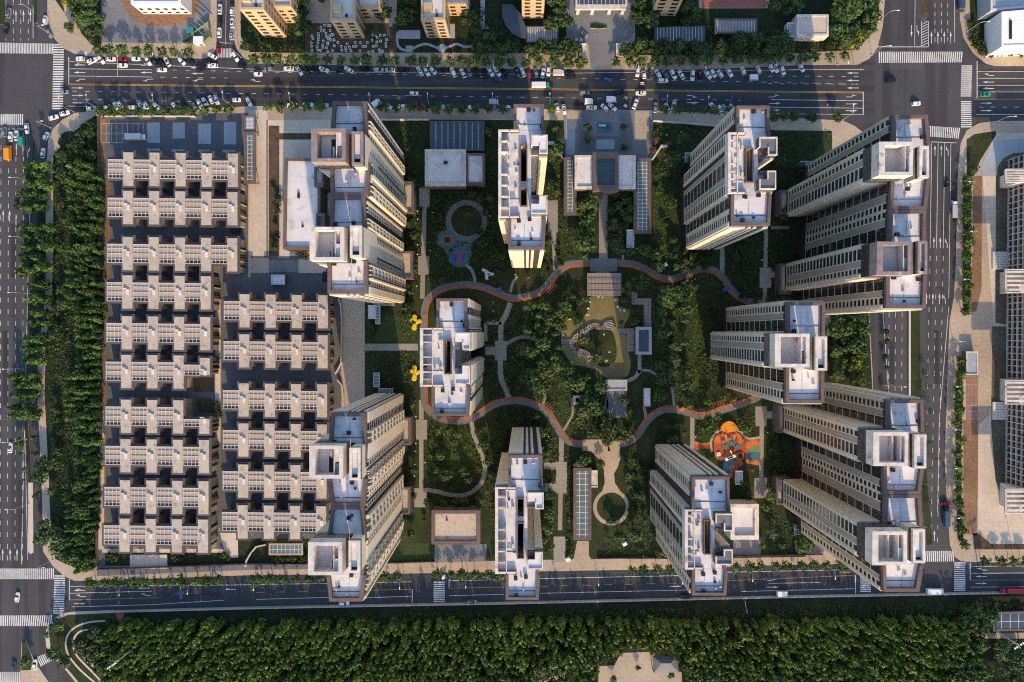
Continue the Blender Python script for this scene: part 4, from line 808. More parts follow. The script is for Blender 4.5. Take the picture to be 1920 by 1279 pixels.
# ================================================================== OTHER BUILDINGS
class Thing:
    def __init__(s, name, label, cat, px, py, group=None):
        s.x, s.y = P(px, py, 0); s.root = tag(empty(name, (s.x, s.y, 0)), label, cat, group)
    def add(s, mb, name, mats, label=None, kind=None):
        o = mb.build(name, [M[k] for k in mats.split()], s.root); o.location = (-s.x, -s.y, 0); tag(o, label, None, None, kind); return o
def lowb(name, label, cat, q, h, roof='roof', wall='cap', par=1.0, drop=.7, cap='cap', win=None, group=None, items=()):
    """q: four photo corners (NW NE SE SW) at roof height, or (x0, y0, x1, y1)"""
    if len(q) == 4 and not isinstance(q[0], tuple): q = rect(*q)
    cx = sum(p[0] for p in q)/4; cy = sum(p[1] for p in q)/4; T = Thing(name, label, cat, cx, cy, group)
    w_ = PL(q, h); c = (sum(p[0] for p in w_)/4, sum(p[1] for p in w_)/4)
    k = [1-par*2/max(6, math.hypot(w_[1][0]-w_[0][0], w_[1][1]-w_[0][1])), 1-par*2/max(4, math.hypot(w_[2][0]-w_[1][0], w_[2][1]-w_[1][1]))]
    inn = [(c[0]+(p[0]-c[0])*k[0], c[1]+(p[1]-c[1])*k[1]) for p in w_]
    b = MB(); b.prism(w_, 0, h-drop-.2); T.add(b, 'wall', wall)
    b = MB(); b.prism(inn, h-drop-.2, h-drop); T.add(b, 'roof', roof)
    b = MB()
    for i in range(4):
        j = (i+1) % 4; b.prism([w_[i], w_[j], inn[j], inn[i]], h-drop-.2, h)
    T.add(b, 'parapet', cap)
    if win:                                               # rows of windows on the given sides
        for side in win:
            i = {'N': 0, 'E': 1, 'S': 2, 'W': 3}[side]; A = w_[i]; B = w_[(i+1) % 4]; t = Vector((B[0]-A[0], B[1]-A[1])); L = t.length; t /= L; n = (-t.y, t.x)
            cc = (c[0]-A[0])*n[0]+(c[1]-A[1])*n[1]
            if cc > 0: n = (-n[0], -n[1])
            nb = max(2, int(L/3.6)) if side != 'S' or name != 'slab_block' else 2; nf = max(1, int((h-drop)/3.2))
            for f in range(nf):
                for m_ in range(nb):
                    wb = MB(); wb.lbox(A, t, n, L*(m_+.25)/nb, L*(m_+.75)/nb, 0, .08, f*3.2+1.1, f*3.2+2.6); T.add(wb, 'window', 'glass')
    for (nm, x0, y0, x1, y1, hh, m) in items:
        b = MB(); b.prism(PL(rect(x0, y0, x1, y1), h), h-drop, h-drop+hh); T.add(b, nm, m)
    return T
def canopy(name, label, cat, q, h, glass='glass_roof', frame='cap', nx=2, ny=8, edge=1.2, posts=True, group=None, panel=.12):
    if not isinstance(q[0], tuple): q = rect(*q)
    T = Thing(name, label, cat, sum(p[0] for p in q)/4, sum(p[1] for p in q)/4, group); w_ = PL(q, h)
    b = MB(); b.prism(w_, h-panel, h, bottom=True); T.add(b, 'roof_panel', glass)
    L = lambda a, c, t: (a[0]+(c[0]-a[0])*t, a[1]+(c[1]-a[1])*t)
    b = MB(); t_ = Vector((w_[1][0]-w_[0][0], w_[1][1]-w_[0][1])); W = t_.length; u = Vector((w_[3][0]-w_[0][0], w_[3][1]-w_[0][1])); D = u.length
    def bar(f0, f1, g0, g1, zt): b.prism([L(L(w_[0], w_[1], f), L(w_[3], w_[2], f), g) for f, g in ((f0, g0), (f1, g0), (f1, g1), (f0, g1))], h-.3, zt, bottom=True)
    e, d = edge/W, edge/D
    bar(0, e, 0, 1, h+.12); bar(1-e, 1, 0, 1, h+.12); bar(e, 1-e, 0, d, h+.12); bar(e, 1-e, 1-d, 1, h+.12)
    T.add(b, 'frame', frame); b = MB()
    for i in range(1, nx): bar(i/nx-.1/W, i/nx+.1/W, d, 1-d, h+.06)
    for i in range(1, ny): bar(e, 1-e, i/ny-.1/D, i/ny+.1/D, h+.05)
    if b.v: T.add(b, 'glazing_bar', 'offwhite')
    if posts:
        for f in (.03, .97):
            for g_ in (.03, .97):
                p = L(L(w_[0], w_[1], f), L(w_[3], w_[2], f), g_); pb = MB(); pb.box(p[0], p[1], 0, .3, .3, h-.3); T.add(pb, 'post', frame)
    return T
lowb('podium_building', 'flat white roofed podium at the west foot of the upper long tower', 'building', [(533.5, 296), (601, 297), (600, 467), (530, 467)], 11, 'roof', 'stone', 1.2, 1.0, 'cap', None, None, [('roof_hatch', 557, 361, 561, 371, .8, 'dark'), ('roof_vent', 565, 421, 568, 426, .8, 'dark'), ('roof_vent', 583, 331, 587, 334, .8, 'steel')])
lowb('plant_room', 'small grey skylit box between white podium and upper long tower, higher one', 'plant room', (589, 313, 606, 350), 13, 'pave_slab', 'stone', 1.2, .8, 'cap')
lowb('plant_room', 'small grey skylit box between white podium and upper long tower, lower one', 'plant room', (592, 400, 608, 427), 13, 'glass_blue', 'stone', 1.2, .8, 'cap')
lowb('service_building', 'low pale flat roof hall below the striped garage ramp, larger of two', 'building', (796.5, 280, 873.5, 349), 7, 'roof', 'cap', 1.3, .6, 'rim', None, None, [('roof_hatch', 832, 302, 839, 307, .7, 'dark')])
lowb('service_building', 'low pale flat roof annex, narrow one beside the garage ramp hall', 'building', (874, 287, 909, 346), 6, 'roof', 'cap', 1.0, .6, 'cap')
canopy('garage_ramp_canopy', 'blue grey striped roof over the garage ramp near the upper road', 'canopy', (806, 227, 908, 283), 3.6, 'glass_blue', 'cap', 9, 1, .6)
T = lowb('gatehouse', 'gatehouse with white side roofs and dark teal glass centre below the plaza', 'gatehouse', (1077.5, 291, 1192, 354), 8, 'roof', 'cap', 1.1, .6, 'rim')
b = MB(); o_ = PL(rect(1111.5, 286, 1160, 357.5), 9.6); i_ = PL(rect(1119.5, 297, 1152.5, 347), 9.6)
for i in range(4): b.prism([o_[i], o_[(i+1) % 4], i_[(i+1) % 4], i_[i]], 7.4, 9.6)
b.prism(o_, 0, 7.4); T.add(b, 'centre_frame', 'cap'); b = MB(); b.prism(i_, 7.4, 8.7); T.add(b, 'glass_roof', 'glass_teal')
b = MB()
for x in range(1123, 1152, 4): strip(b, [(x, 297), (x, 347)], -.25, .25, 8.7, 8.76)
for y in range(300, 347, 4): strip(b, [(1119.5, y), (1152.5, y)], -.25, .25, 8.7, 8.75)
T.add(b, 'glazing_bar', 'glass_blue')
canopy('pergola_walk', 'narrow glass roofed pergola walk on the left of the gatehouse', 'pergola', (1057, 295, 1081, 404), 4, 'glass_roof', 'cap', 3, 16, 1.5)
canopy('pergola_walk', 'wide glass roofed pergola walk on the right of the gatehouse', 'pergola', (1188, 297, 1221, 438), 4, 'glass_roof', 'cap', 4, 20, 1.6)
lowb('clubhouse', 'square low building with beige roof and dark rim beside the lower long tower', 'building', (809, 957, 900, 1021), 9, 'villa_roof', 'cap', 1.5, .9, 'cap', None, None, [('roof_vent', 836, 974, 839, 977, .7, 'dark')])
lowb('sports_hall', 'low building with white roof right of the tower below the playground', 'building', (1370, 945.5, 1423, 1012), 9, 'roof', 'beige', 1.8, 1.4, 'rim', ['S', 'E'])
canopy('garage_ramp_canopy', 'long glass grid roof over the ramp left of the round lawn', 'canopy', (1075, 877, 1109, 1013), 4, 'glass_roof', 'cap', 3, 13, 1.4)
canopy('pergola_walk', 'glass pergola in grey frame along the east of the townhouse parking yard', 'pergola', (457, 247, 480, 345), 4, 'glass_roof', 'cap', 3, 12, 1.5)
canopy('pergola_walk', 'short bare pergola at the top corner of the townhouse yard', 'pergola', (458, 217, 479, 246), 3.6, 'pave_slab', 'cap', 3, 4, .8)
canopy('garage_ramp_canopy', 'short glass ramp roof left of the lower long tower', 'canopy', (504, 1019, 568, 1041), 3.2, 'glass_roof', 'pave', 8, 2, .8)
canopy('stair_canopy', 'thin teal glass roof below the foot of the upper long tower', 'canopy', (702, 565, 739, 573), 3, 'glass_roof', 'steel', 5, 1, .4)
canopy('stair_canopy', 'teal glass stair roof beside the white kiosk on the west lawn', 'canopy', (704, 574, 713, 608), 3, 'glass_roof', 'steel', 1, 6, .4)
canopy('stair_canopy', 'teal glass stair roof above the top of the lower long tower', 'canopy', (700, 699, 712, 726), 3, 'glass_roof', 'steel', 1, 5, .4)
canopy('stair_canopy', 'square teal glass roof at the north foot of the lower long tower', 'canopy', (710, 728, 737, 742), 3, 'glass_roof', 'steel', 4, 1, .4)
for q, lab in (((690, 572, 704, 598), 'small white topped kiosk beside the teal stair on the west lawn'), ((1107.5, 882, 1120.5, 914), 'small stone kiosk beside the long glass ramp'), ((1175, 430.5, 1189, 465), 'small grey kiosk below the right pergola walk'), ((1207, 728, 1219.5, 762), 'small white roofed kiosk above the east bend of the lower track'), ((508, 515, 534, 534), 'white flat roofed cabin in the bare townhouse yard'), ((1379, 883, 1393, 909), 'grey roofed shed below the playground'), ((1812, 659, 1834, 703), 'grey roofed ticket kiosk beside the red paved bays'), ((1086, 81, 1100, 104), 'left guard hut of the north estate gate'), ((1155, 81, 1168, 105), 'right guard hut of the north estate gate')):
    lowb('kiosk', lab, 'kiosk', q, 3.4, 'pave_slab' if 'grey' in lab else 'roof' if 'white' in lab else 'rim', 'cap', .5, .3, 'rim')
T = lowb('garden_house', 'small pale house with dark roof opening left of the stone plaza', 'garden house', (1075, 742, 1100, 759), 4, 'dark', 'beige', 1.0, .5, 'rim')
def planks(name, label, cat, q, h, m='wood', thick=.35):
    T = Thing(name, label, cat, sum(p[0] for p in q)/len(q), sum(p[1] for p in q)/len(q)); b = MB(); b.prism(PL(q, h), h-thick, h, bottom=True); T.add(b, 'deck' if h < 2 else 'roof', m)
    b = MB(); w_ = PL(q, h)
    for p in w_: c = (p[0]*.96+w_[0][0]*.02+w_[2][0]*.02, p[1]*.96+w_[0][1]*.02+w_[2][1]*.02); b.box(c[0], c[1], 0, .25, .25, h-thick)
    T.add(b, 'support', 'dark'); return T
T = planks('timber_pavilion', 'slatted timber pavilion roof over the head of the pond', 'pavilion', rect(1101, 512, 1165, 555), 4.2)
b = MB()
for y in (523, 534, 545): strip(b, [(1101, y), (1165, y)], -.4, .4, 4.2, 4.32)
T.add(b, 'batten', 'cap')
planks('zigzag_boardwalk', 'zigzag plank boardwalk east of the pond', 'boardwalk', [(1166, 537), (1190, 537), (1190, 549), (1195, 549), (1195, 559), (1221, 559), (1221, 613), (1207, 613), (1207, 571), (1184, 571), (1184, 549), (1166, 549)], .7)
planks('pond_deck', 'grey plank platform at the pond edge beside the pavilion', 'deck', rect(1176, 616, 1192, 659), .7)
T = lowb('pond_pavilion', 'flat grey glass topped pavilion on the east shore of the pond', 'pavilion', (1192, 613, 1222, 665), 4.2, 'glass_blue', 'cap', 1.3, .4, 'pave_slab')
lowb('terrace_pavilion', 'low grey roofed terrace pavilion at the south end of the pond', 'pavilion', (1135, 712, 1176, 733), 3.4, 'pave_slab', 'cap', .9, .3, 'pave_slab')
# estate north of the upper road
lowb('office_building', 'white walled office at the top edge above the tan forecourt', 'building', (245, -60, 339, 7), 10, 'roof', 'white', 1.2, .8, 'white', ['S'])
NB = [('slab_block', 'ochre apartment block at the top left, widest sunlit wall', [(444, -70), (494, -70), (495, 18), (449, 18)], 27), ('slab_block', 'ochre apartment block above the ring planter yard', [(620, -70), (667, -70), (666, 38), (619, 38)], 18), ('slab_block', 'ochre apartment block above the curved paved walk', [(790, -70), (836, -70), (835, 37), (789, 37)], 18), ('slab_block', 'bright ochre apartment block left of the estate gate', [(978, -80), (1022, -80), (1022, -14), (978, -14)], 24), ('slab_block', 'grey ochre apartment block right of the estate gate', [(1240, -80), (1290, -80), (1290, -20), (1240, -20)], 24)]
for nm, lab, q, h in NB: lowb(nm, lab, 'apartment block', q, h, 'offwhite', 'beige_n', 1.0, 1.0, 'beige_n', ['S', 'E', 'W'], 'ochre blocks of the estate beyond the upper road', [('tank_room', q[3][0]+6, q[3][1]-30, q[3][0]+22, q[3][1]-14, 2.2, 'beige_n'), ('roof_vent', q[3][0]+28, q[3][1]-12, q[3][0]+32, q[3][1]-8, 1.0, 'dark')])
for q, h, lab in (((512, -70, 546, 12), 16, 'lower ochre wing right of the widest ochre block'), ((668, -70, 712, 14), 11, 'lower ochre wing right of the block above the ring planters'), ((837, -70, 878, 8), 11, 'lower ochre wing right of the block above the curved walk')):
    lowb('block_wing', lab, 'apartment block', q, h, 'offwhite', 'beige_n', .8, .8, 'beige_n', ['S', 'E'])
lowb('utility_building', 'grey concrete roofed utility building near the upper east corner', 'building', (1494, 27, 1554, 67), 6, 'concrete', 'rim', .9, .4, 'rim'); lowb('utility_annex', 'narrow grey annex left of the concrete roofed utility building', 'building', (1476, 42, 1491.5, 69), 4, 'pave_slab', 'rim', .6, .3, 'rim')
canopy('bicycle_canopy', 'grey ribbed shelter roof below the red sports ground', 'canopy', (1340, 35, 1420, 63), 4, 'pave_grey', 'cap', 14, 1, .8); canopy('garage_ramp_canopy', 'wide slate blue ramp roof right of the estate gate', 'canopy', [(1227, 51), (1290, 51), (1300, 48), (1322, 48), (1322, 79), (1227, 79)][0:1]+[(1322, 48), (1322, 79), (1227, 79)], 4, 'glass_blue', 'glass_blue', 16, 1, .4)
canopy('garage_ramp_canopy', 'dark ribbed ramp roof left of the estate gate', 'canopy', (986, 49, 1047, 80), 3.4, 'pave_grey', 'glass_blue', 14, 1, .5)
T = Thing('curved_canopy', 'curved slate blue canopy at the top edge left of the gate', 'canopy', 965, 40); b = MB(); q = [(941, 8), (942, 30), (948, 48), (960, 62), (974, 70), (987, 73), (986, 50), (976, 26), (961, 8)]; b.prism(PL(q, 4), 3.8, 4, bottom=True); T.add(b, 'roof', 'glass_blue'); b = MB()
for p in PL(q[1::2], 3.8): b.box(p[0], p[1], 0, .3, .3, 3.8)
T.add(b, 'post', 'cap')
T = canopy('estate_gate', 'wide glass gate roof on a cream beam at the top edge', 'gate', (1079, -12, 1176, 12), 6, 'glass_blue', 'rim', 12, 1, .8); b = MB(); b.prism(PL(rect(1079, 12, 1174, 17), 6), 4.8, 6.05, bottom=True)
for x in (1081, 1108, 1140, 1165): b.prism(PL(rect(x, 12.5, x+6, 20), 4), 0, 4.8)
T.add(b, 'gate_beam', 'rim')
# corner building site
T = Thing('site_enclosure', 'small fenced building site with green hoarding on the corner pavement', 'building site', 372, 70); b = MB()
for a, c in (((344, 82), (394, 44)), ((394, 44), (397, 72)), ((397, 72), (382, 86)), ((382, 86), (344, 82))): strip(b, [a, c], -.5, .5, .1, 2.2)
T.add(b, 'hoarding', 'green_r'); b = MB(); b.prism(PL(rect(350, 51, 363, 62), 2), .2, 2.4); T.add(b, 'tarpaulin', 'tarp')
b = MB(); b.prism(PL(rect(362, 68, 380, 81), 2.8), .2, 2.8); T.add(b, 'cabin', 'white'); b = MB(); 
for a, c in (((376, 38), (405, 66)), ((374, 48), (392, 62)), ((372, 56), (388, 72))): strip(b, [a, c], -.4, .4, 4, 4.4)
T.add(b, 'scaffold_tube', 'steel')
# school and hall on the east edge
lowb('exhibition_hall', 'bright white roofed hall in the upper right corner', 'building', [(1878, 22), (1990, 12), (1990, 84), (1878, 88)], 11, 'white', 'white', .8, .3, 'white', None, None, [('skylight', 1893, 38, 1897, 73, .5, 'dark')])
lowb('hall_annex', 'slate roofed annex left of the bright white hall', 'building', [(1856, -60), (1990, -60), (1990, 8), (1858, 20)], 9, 'pave_slab', 'pave_slab', .8, .5, 'offwhite')
T = Thing('school_building', 'long school building with white grid windows and louvred stair blocks on the right edge', 'school', 1930, 630); b = MB(); w_ = PL([(1934, 286), (2080, 286), (2080, 966), (1928, 966)], 13); b.prism(w_, 0, 12.6); T.add(b, 'wall', 'stone'); b = MB(); b.prism(w_, 12.6, 12.9); T.add(b, 'roof', 'offwhite')
A, B = w_[0], w_[3]; t = Vector((B[0]-A[0], B[1]-A[1])); L = t.length; t /= L; n = (t.y, -t.x); nb = 56
gb = MB()
for k in range(5): gb.lbox(A, t, n, 0, L, 0, .9 if k < 4 else 1.5, k*3.15-.05 if k else 0, k*3.15+.35)
for i in range(nb+1): gb.lbox(A, t, n, max(L*i/nb-.18, 0), min(L*i/nb+.18, L), 0, .8, .4, 12.5)
T.add(gb, 'window_grid', 'rim')
cnt = 0; rest = MB()
for k in range(3, -1, -1):
    for i in range(nb):
        b = MB() if cnt < 100 else rest; b.lbox(A, t, n, L*i/nb+.25, L*(i+1)/nb-.25, .05, .12, k*3.15+.4, k*3.15+3.0)
        if cnt < 100: T.add(b, 'window', 'glass')
        cnt += 1
T.add(rest, 'window', 'glass', kind='stuff')
for (ya, yb) in ((318, 341), (506, 548), (714, 757), (918, 962)):
    b = MB(); b.prism(PL(rect(1915, ya, 1965, yb), 13.4), 0, 12.2); T.add(b, 'stair_block', 'rim')
    b = MB(); nl = 5
    for j in range(nl): y = ya+(yb-ya)*(j+.2)/nl; b.prism(PL(rect(1887, y, 1965, y+(yb-ya)*.45/nl), 14.5), 13.9, 14.5)
    b.prism(PL(rect(1885, ya-1, 1887.5, yb+1), 14.5), 13.6, 14.5); b.prism(PL(rect(1887.5, ya-1.5, 1965, ya), 14.5), 13.7, 14.55); b.prism(PL(rect(1887.5, yb, 1965, yb+1.5), 14.5), 13.7, 14.55); T.add(b, 'louvre', 'rim')
for y0, y1, lab in ((472, 505, 'pale dotted entrance apron on the west of the school, upper one'), (754, 787, 'pale dotted entrance apron on the west of the school, lower one')):
    T = Thing('entrance_apron', lab, 'entrance', 1878, (y0+y1)/2); b = MB(); q = [(1862, y0), (1890, y0), (1896, y0+8), (1896, y1-8), (1890, y1), (1862, y1)]; b.prism(PL(q, 1), .1, 1.0); T.add(b, 'deck', 'offwhite'); b = MB()
    for i in range(6):
        for j in range(6): b.prism(PL(circ(1866+i*4.6+(j % 2)*1.5, y0+4+j*(y1-y0-8)/5, .8, 6), 1), 1.0, 1.05)
    T.add(b, 'tactile_paving', 'dark', kind='stuff')
# park south of the lower road
canopy('glass_house', 'glass walled garden house at the lower right edge', 'glasshouse', [(1862, 1148), (1990, 1144), (1990, 1182), (1862, 1184)], 6, 'glass_blue', 'cap', 8, 2, 1.0)
T = Thing('park_pavilion', 'slate hip roofed pavilion on the brick square in the wood', 'pavilion', 1248, 1246); w_ = PL([(1223, 1230), (1270, 1230), (1273, 1261), (1226, 1262)], 4); rdg = PL([(1240, 1244), (1257, 1244)], 6.5)
b = MB(); vv = [(*p, 4.0) for p in w_]+[(*p, 6.5) for p in rdg]
for f in ((3, 2, 5, 4), (1, 0, 4, 5), (0, 3, 4), (2, 1, 5)): b.poly([vv[i] for i in f])
T.add(b, 'roof', 'roof_grey'); b = MB()
for p in w_: b.box(p[0]*.95+rdg[0][0]*.05, p[1]*.95+rdg[0][1]*.05, 0, .4, .4, 4)
T.add(b, 'post', 'dark')
# garden walls and fences
def wallrun(label, pts, h, m='rim', wd=.35, name='boundary_wall', cat='wall', z0=0):
    b = MB(); 
    for i in range(len(pts)-1):
        a, c = PL([pts[i]])[0], PL([pts[i+1]])[0]; t = Vector((c[0]-a[0], c[1]-a[1])); L = t.length; t /= L; b.lbox(a, t, (-t.y, t.x), -wd/2 if i else 0, L+wd/2, -wd/2, wd/2, z0, h+.002*i)
    return tag(b.build(name, M[m]), label, cat)
wallrun('pale boundary wall between the upper road trees and the tower lawns', [(694, 226), (805, 226)], 1.9); wallrun('pale wall from the second compact tower lawn to the plaza', [(1224, 228), (1440, 246)], 1.9)
wallrun('stone boundary wall along the top of the townhouse yard', [(186, 219), (368, 220)], 2.2, 'kerb'); wallrun('dark boundary wall along the poplar belt beside the townhouses', [(187, 222), (190, 420), (184, 1060)], 1.8, 'cap', .3)
wallrun('low wall along the pavement of the lower road below the townhouses', [(184, 1066), (470, 1056), (575, 1056)], 1.8, 'cap', .3); wallrun('thin fence wall along the pavement above the lower road lawn', [(716, 1055), (815, 1052)], 1.5, 'cap', .25)
wallrun('pale wall along the pavement below the round lawn', [(1120, 1046), (1272, 1044)], 1.6, 'cap', .25); wallrun('pale wall along the pavement beside the lower east tower', [(1374, 1042), (1540, 1038)], 1.6, 'cap', .25)
wallrun('angled cream wall right of the first compact tower', [(1028, 270), (1036, 270), (1054, 300)], 2.4, 'rim', 1.0); wallrun('angled cream wall left of the second compact tower', [(1250, 276), (1239, 276), (1222, 301)], 2.4, 'rim', .8)
wallrun('long retaining wall on the wood edge of the lower road', [(212, 1146), (480, 1139.5), (960, 1130.5), (1440, 1119.5), (1920, 1110.5)], 1.0, 'kerb', .5, 'retaining_wall')
wallrun('curved ramp wall between townhouses and the inner road', [(636, 560), (640, 572), (642, 600), (641, 680), (634, 694), (630, 700)], 1.6, 'concrete', .5); wallrun('cream ramp wall beside the lower townhouse row ends', [(634, 712), (642, 722), (645, 740), (645, 765)], 1.6, 'concrete', .5)
wallrun('curved cream wall at the lower townhouse garage ramp', [(500, 1020), (482, 1024), (472, 1036), (464, 1050), (462, 1060)], 1.5, 'concrete', .6)
# road barrier of the east road
b = MB(); strip(b, [(1704, 580), (1704, 745)], -1.4, 1.4, 0, .9); tag(b.build('crash_barrier', M['offwhite']), 'pale crash barrier beside the grass median of the east road', 'barrier')

for q, lab in (((1284, 286, 1302, 304), 'teal glass roof light at the foot of the second compact tower'), ((1500, 302, 1536, 321), 'teal glass roof light at the foot of the upper east tower'), ((1489, 984, 1532, 1003), 'pale roof light at the foot of the lower east tower')):
    canopy('roof_light', lab, 'roof light', q, 2.4, 'glass_teal' if 'teal' in lab else 'glass_roof', 'pave_slab', 3, 2, .5)
# ================================================================== TREES
def leaves(blobs, n, size, up=.35, shell=.55, flat_=1.0):
    """quads scattered in a union of ellipsoid blobs (x, y, z, rx, ry, rz)"""
    B = np.array(blobs, float); vol = B[:, 3]*B[:, 4]*B[:, 5]; k = RNG.choice(len(B), n, p=vol/vol.sum())
    d = RNG.normal(size=(n, 3)); d /= np.linalg.norm(d, axis=1)[:, None]; d[:, 2] = np.abs(d[:, 2])*.75+d[:, 2]*.25
    r = shell+(1-shell)*RNG.random(n)**.6
    c = B[k, :3]+d*B[k, 3:6]*r[:, None]
    nn = d+RNG.normal(size=(n, 3))*.55; nn[:, 2] += up; nn /= np.linalg.norm(nn, axis=1)[:, None]
    a = np.cross(nn, RNG.normal(size=(n, 3))); a /= np.linalg.norm(a, axis=1)[:, None]; b = np.cross(nn, a)
    s = size*(.6+.8*RNG.random(n))[:, None]
    V = np.stack([c-a*s, c-b*s*.6, c+a*s, c+b*s*.6], 1); return V
def crown_mesh(name, blobs, n, size, m, **k): return quadmesh(name, leaves(blobs, n, size, **k), n, M[m])
def trunk_mesh(name, h, r, limbs, seed=0):
    b = MB(); b.tube((0, 0, -.2), (0, 0, h*.6), r, r*.75, 7); b.tube((0, 0, h*.6), (0, 0, h), r*.75, r*.4, 6); rg = random.Random(seed)
    for i in range(limbs):
        a = 2*PI*i/limbs+rg.random(); z = h*(.45+.4*rg.random()); b.tube((0, 0, z), (math.cos(a)*h*.28, math.sin(a)*h*.28, z+h*.25), r*.4, r*.15, 5)
    return b.mesh(name, M['bark'])
def blobs_round(R, z0, z1, n, rg, spread=.62, br=.46):
    o = [(0, 0, (z0+z1)/2, R*.62, R*.62, (z1-z0)*.46)]
    for i in range(n):
        a = 2*PI*i/n+rg.random()*.7; q = R*spread*(.75+.4*rg.random()); rr = R*br*(.7+.5*rg.random())
        o.append((math.cos(a)*q, math.sin(a)*q, z0+(z1-z0)*(.25+.5*rg.random()), rr, rr, rr*.9))
    return o
def variants(kind, m, specs):
    out = []
    for i, (R, z0, z1, nb, n, sz, sp, br) in enumerate(specs):
        rg = random.Random(hash(kind) % 1000+i*17 if False else i*17+len(kind)); out.append((trunk_mesh(kind+'_trunk', z0+(z1-z0)*.6, max(.12, R*.075), 4, i), crown_mesh(kind+'_crown', blobs_round(R, z0, z1, nb, rg, sp, br), n, sz, m)))
    return out
V_STREET = variants('street_tree', 'leaf_street', [(2.8, 2.2, 5.8, 8, 230, .50, .70, .38), (2.5, 2.0, 5.4, 7, 200, .50, .72, .38), (3.0, 2.2, 6.2, 9, 250, .50, .68, .36), (2.3, 2.0, 5.0, 7, 180, .48, .74, .38)])
V_DARK = variants('shade_tree', 'leaf_dark', [(2.8, 2.0, 6.5, 8, 260, .6, .62, .44), (3.4, 2.0, 7.5, 9, 330, .66, .62, .44), (2.2, 1.6, 5.0, 6, 190, .55, .66, .42)])
V_GARDEN = variants('garden_tree', 'leaf_garden', [(2.6, 1.8, 6.0, 8, 240, .52, .66, .42), (3.3, 2.0, 7.2, 9, 330, .56, .64, .42), (2.0, 1.4, 4.6, 7, 170, .46, .68, .42), (3.8, 2.2, 8.0, 10, 400, .6, .66, .40)])
V_YEL = variants('yellow_tree', 'leaf_yellow', [(2.4, 1.2, 4.6, 8, 260, .5, .66, .42), (1.7, .8, 3.0, 6, 160, .42, .66, .42)])
V_RED = variants('copper_tree', 'leaf_red', [(1.9, 1.2, 4.0, 7, 150, .42, .7, .4)])
V_SHRUB = variants('shrub', 'leaf_shrub', [(1.3, .1, 1.8, 6, 90, .36, .6, .46), (1.7, .1, 2.2, 7, 120, .4, .62, .44), (1.0, .1, 1.4, 5, 70, .3, .6, .48)])
V_SPARSE = variants('young_tree', 'leaf_garden', [(2.2, 1.6, 4.6, 8, 80, .34, .7, .36), (2.0, 1.6, 4.2, 7, 70, .34, .72, .36)])
def poplar(i, R, z0, z1, n, sz, m, kind):
    o = []; k = 7; rg = random.Random(i+40)
    for j in range(k):
        f = (j+.5)/k; r = R*(1.05-.75*f**1.6); o.append((rg.uniform(-.25, .25)*R, rg.uniform(-.25, .25)*R, z0+(z1-z0)*f, r, r, (z1-z0)/k*.75))
        a = rg.random()*6.28; o.append((math.cos(a)*r*.7, math.sin(a)*r*.7, z0+(z1-z0)*(f+.03), r*.55, r*.55, (z1-z0)/k*.6))
    return (trunk_mesh(kind+'_trunk', z1*.8, .16, 4, i), crown_mesh(kind+'_crown', o, n, sz, m, up=.2))
V_POP = [poplar(i, R, 1.5, h, 240, .58, 'leaf_poplar', 'poplar') for i, (R, h) in enumerate(((2.1, 8.2), (2.3, 9.0), (1.9, 7.6)))]
V_POPB = [poplar(i+9, R, 1.2, h, 210, .55, 'leaf_poplar', 'poplar') for i, (R, h) in enumerate(((1.6, 9.0), (1.35, 8.0), (1.8, 9.8)))]
V_WOOD = [poplar(i+20, R, 1.2, h, 190, .55, 'leaf_wood', 'plantation_tree') for i, (R, h) in enumerate(((1.55, 9.5), (1.4, 8.6), (1.7, 10.3), (1.5, 9.0)))]
V_WOOD2 = [poplar(i+60, R, 1.2, h, 200, .6, m_, 'plantation_tree') for i, (R, h, m_) in enumerate(((1.9, 9.6, 'leaf_wood_b'), (1.4, 8.0, 'leaf_wood_b'), (2.1, 8.8, 'leaf_wood_c'), (1.6, 7.6, 'leaf_wood_c')))]
def plant(name, var, px, py, label, cat='tree', group=None, s=1.0, h=None, sz=None):
    """px, py: where the middle of the crown shows in the photo"""
    tm, cm = random.choice(var)
    zc = max(v.co.z for v in cm.vertices)*.62*s if h is None else h
    x, y = P(px, py, zc); r = tag(empty(name, (x, y, Z1), random.uniform(0, 6.28)), label, cat, group); k = s*random.uniform(.9, 1.1); r.scale = (k, k, (sz or 1)*k)
    link('trunk', tm, r); link('crown', cm, r); return r
_ng = set()
for q_ in NOGO:
    x0_, x1_ = int(min(p[0] for p in q_)), int(max(p[0] for p in q_))+1; y0_, y1_ = int(min(p[1] for p in q_)), int(max(p[1] for p in q_))+1
    for xx in range(x0_, x1_+1):
        for yy in range(y0_, y1_+1):
            if inside(xx+.5, yy+.5, q_): _ng.add((xx, yy))
def free(x, y): return (int(x), int(y)) not in _ng
def row(name, xs, y0, y1, var, lab, group, s=1.0, at='west'):
    xs = sorted(xs); a, b = xs[0], xs[-1]
    for i, x in enumerate(xs):
        plant(name, var, x, y0+(y1-y0)*(x-a)/max(b-a, 1), lab % ordw(i+1), 'street tree', group, s)
R_ = lambda o, l: [o+v/4 for v in l]
row('street_tree', [184, 204, 231, 256, 280, 304, 327, 354], 94, 98, V_STREET, 'round street tree, %s from the west junction along the north kerb, before the side street', 'street trees of the upper road north pavement')
row('street_tree', R_(480, (-14, 80, 165, 270, 360, 440, 535, 640, 740, 830, 955, 1040, 1165, 1250, 1345, 1450, 1545, 1630, 1730, 1825))+R_(960, (0, 110, 205, 315, 420, 515)), 111, 118, V_STREET, 'round street tree, %s from the side street on the north pavement, before the gate', 'street trees of the upper road north pavement')
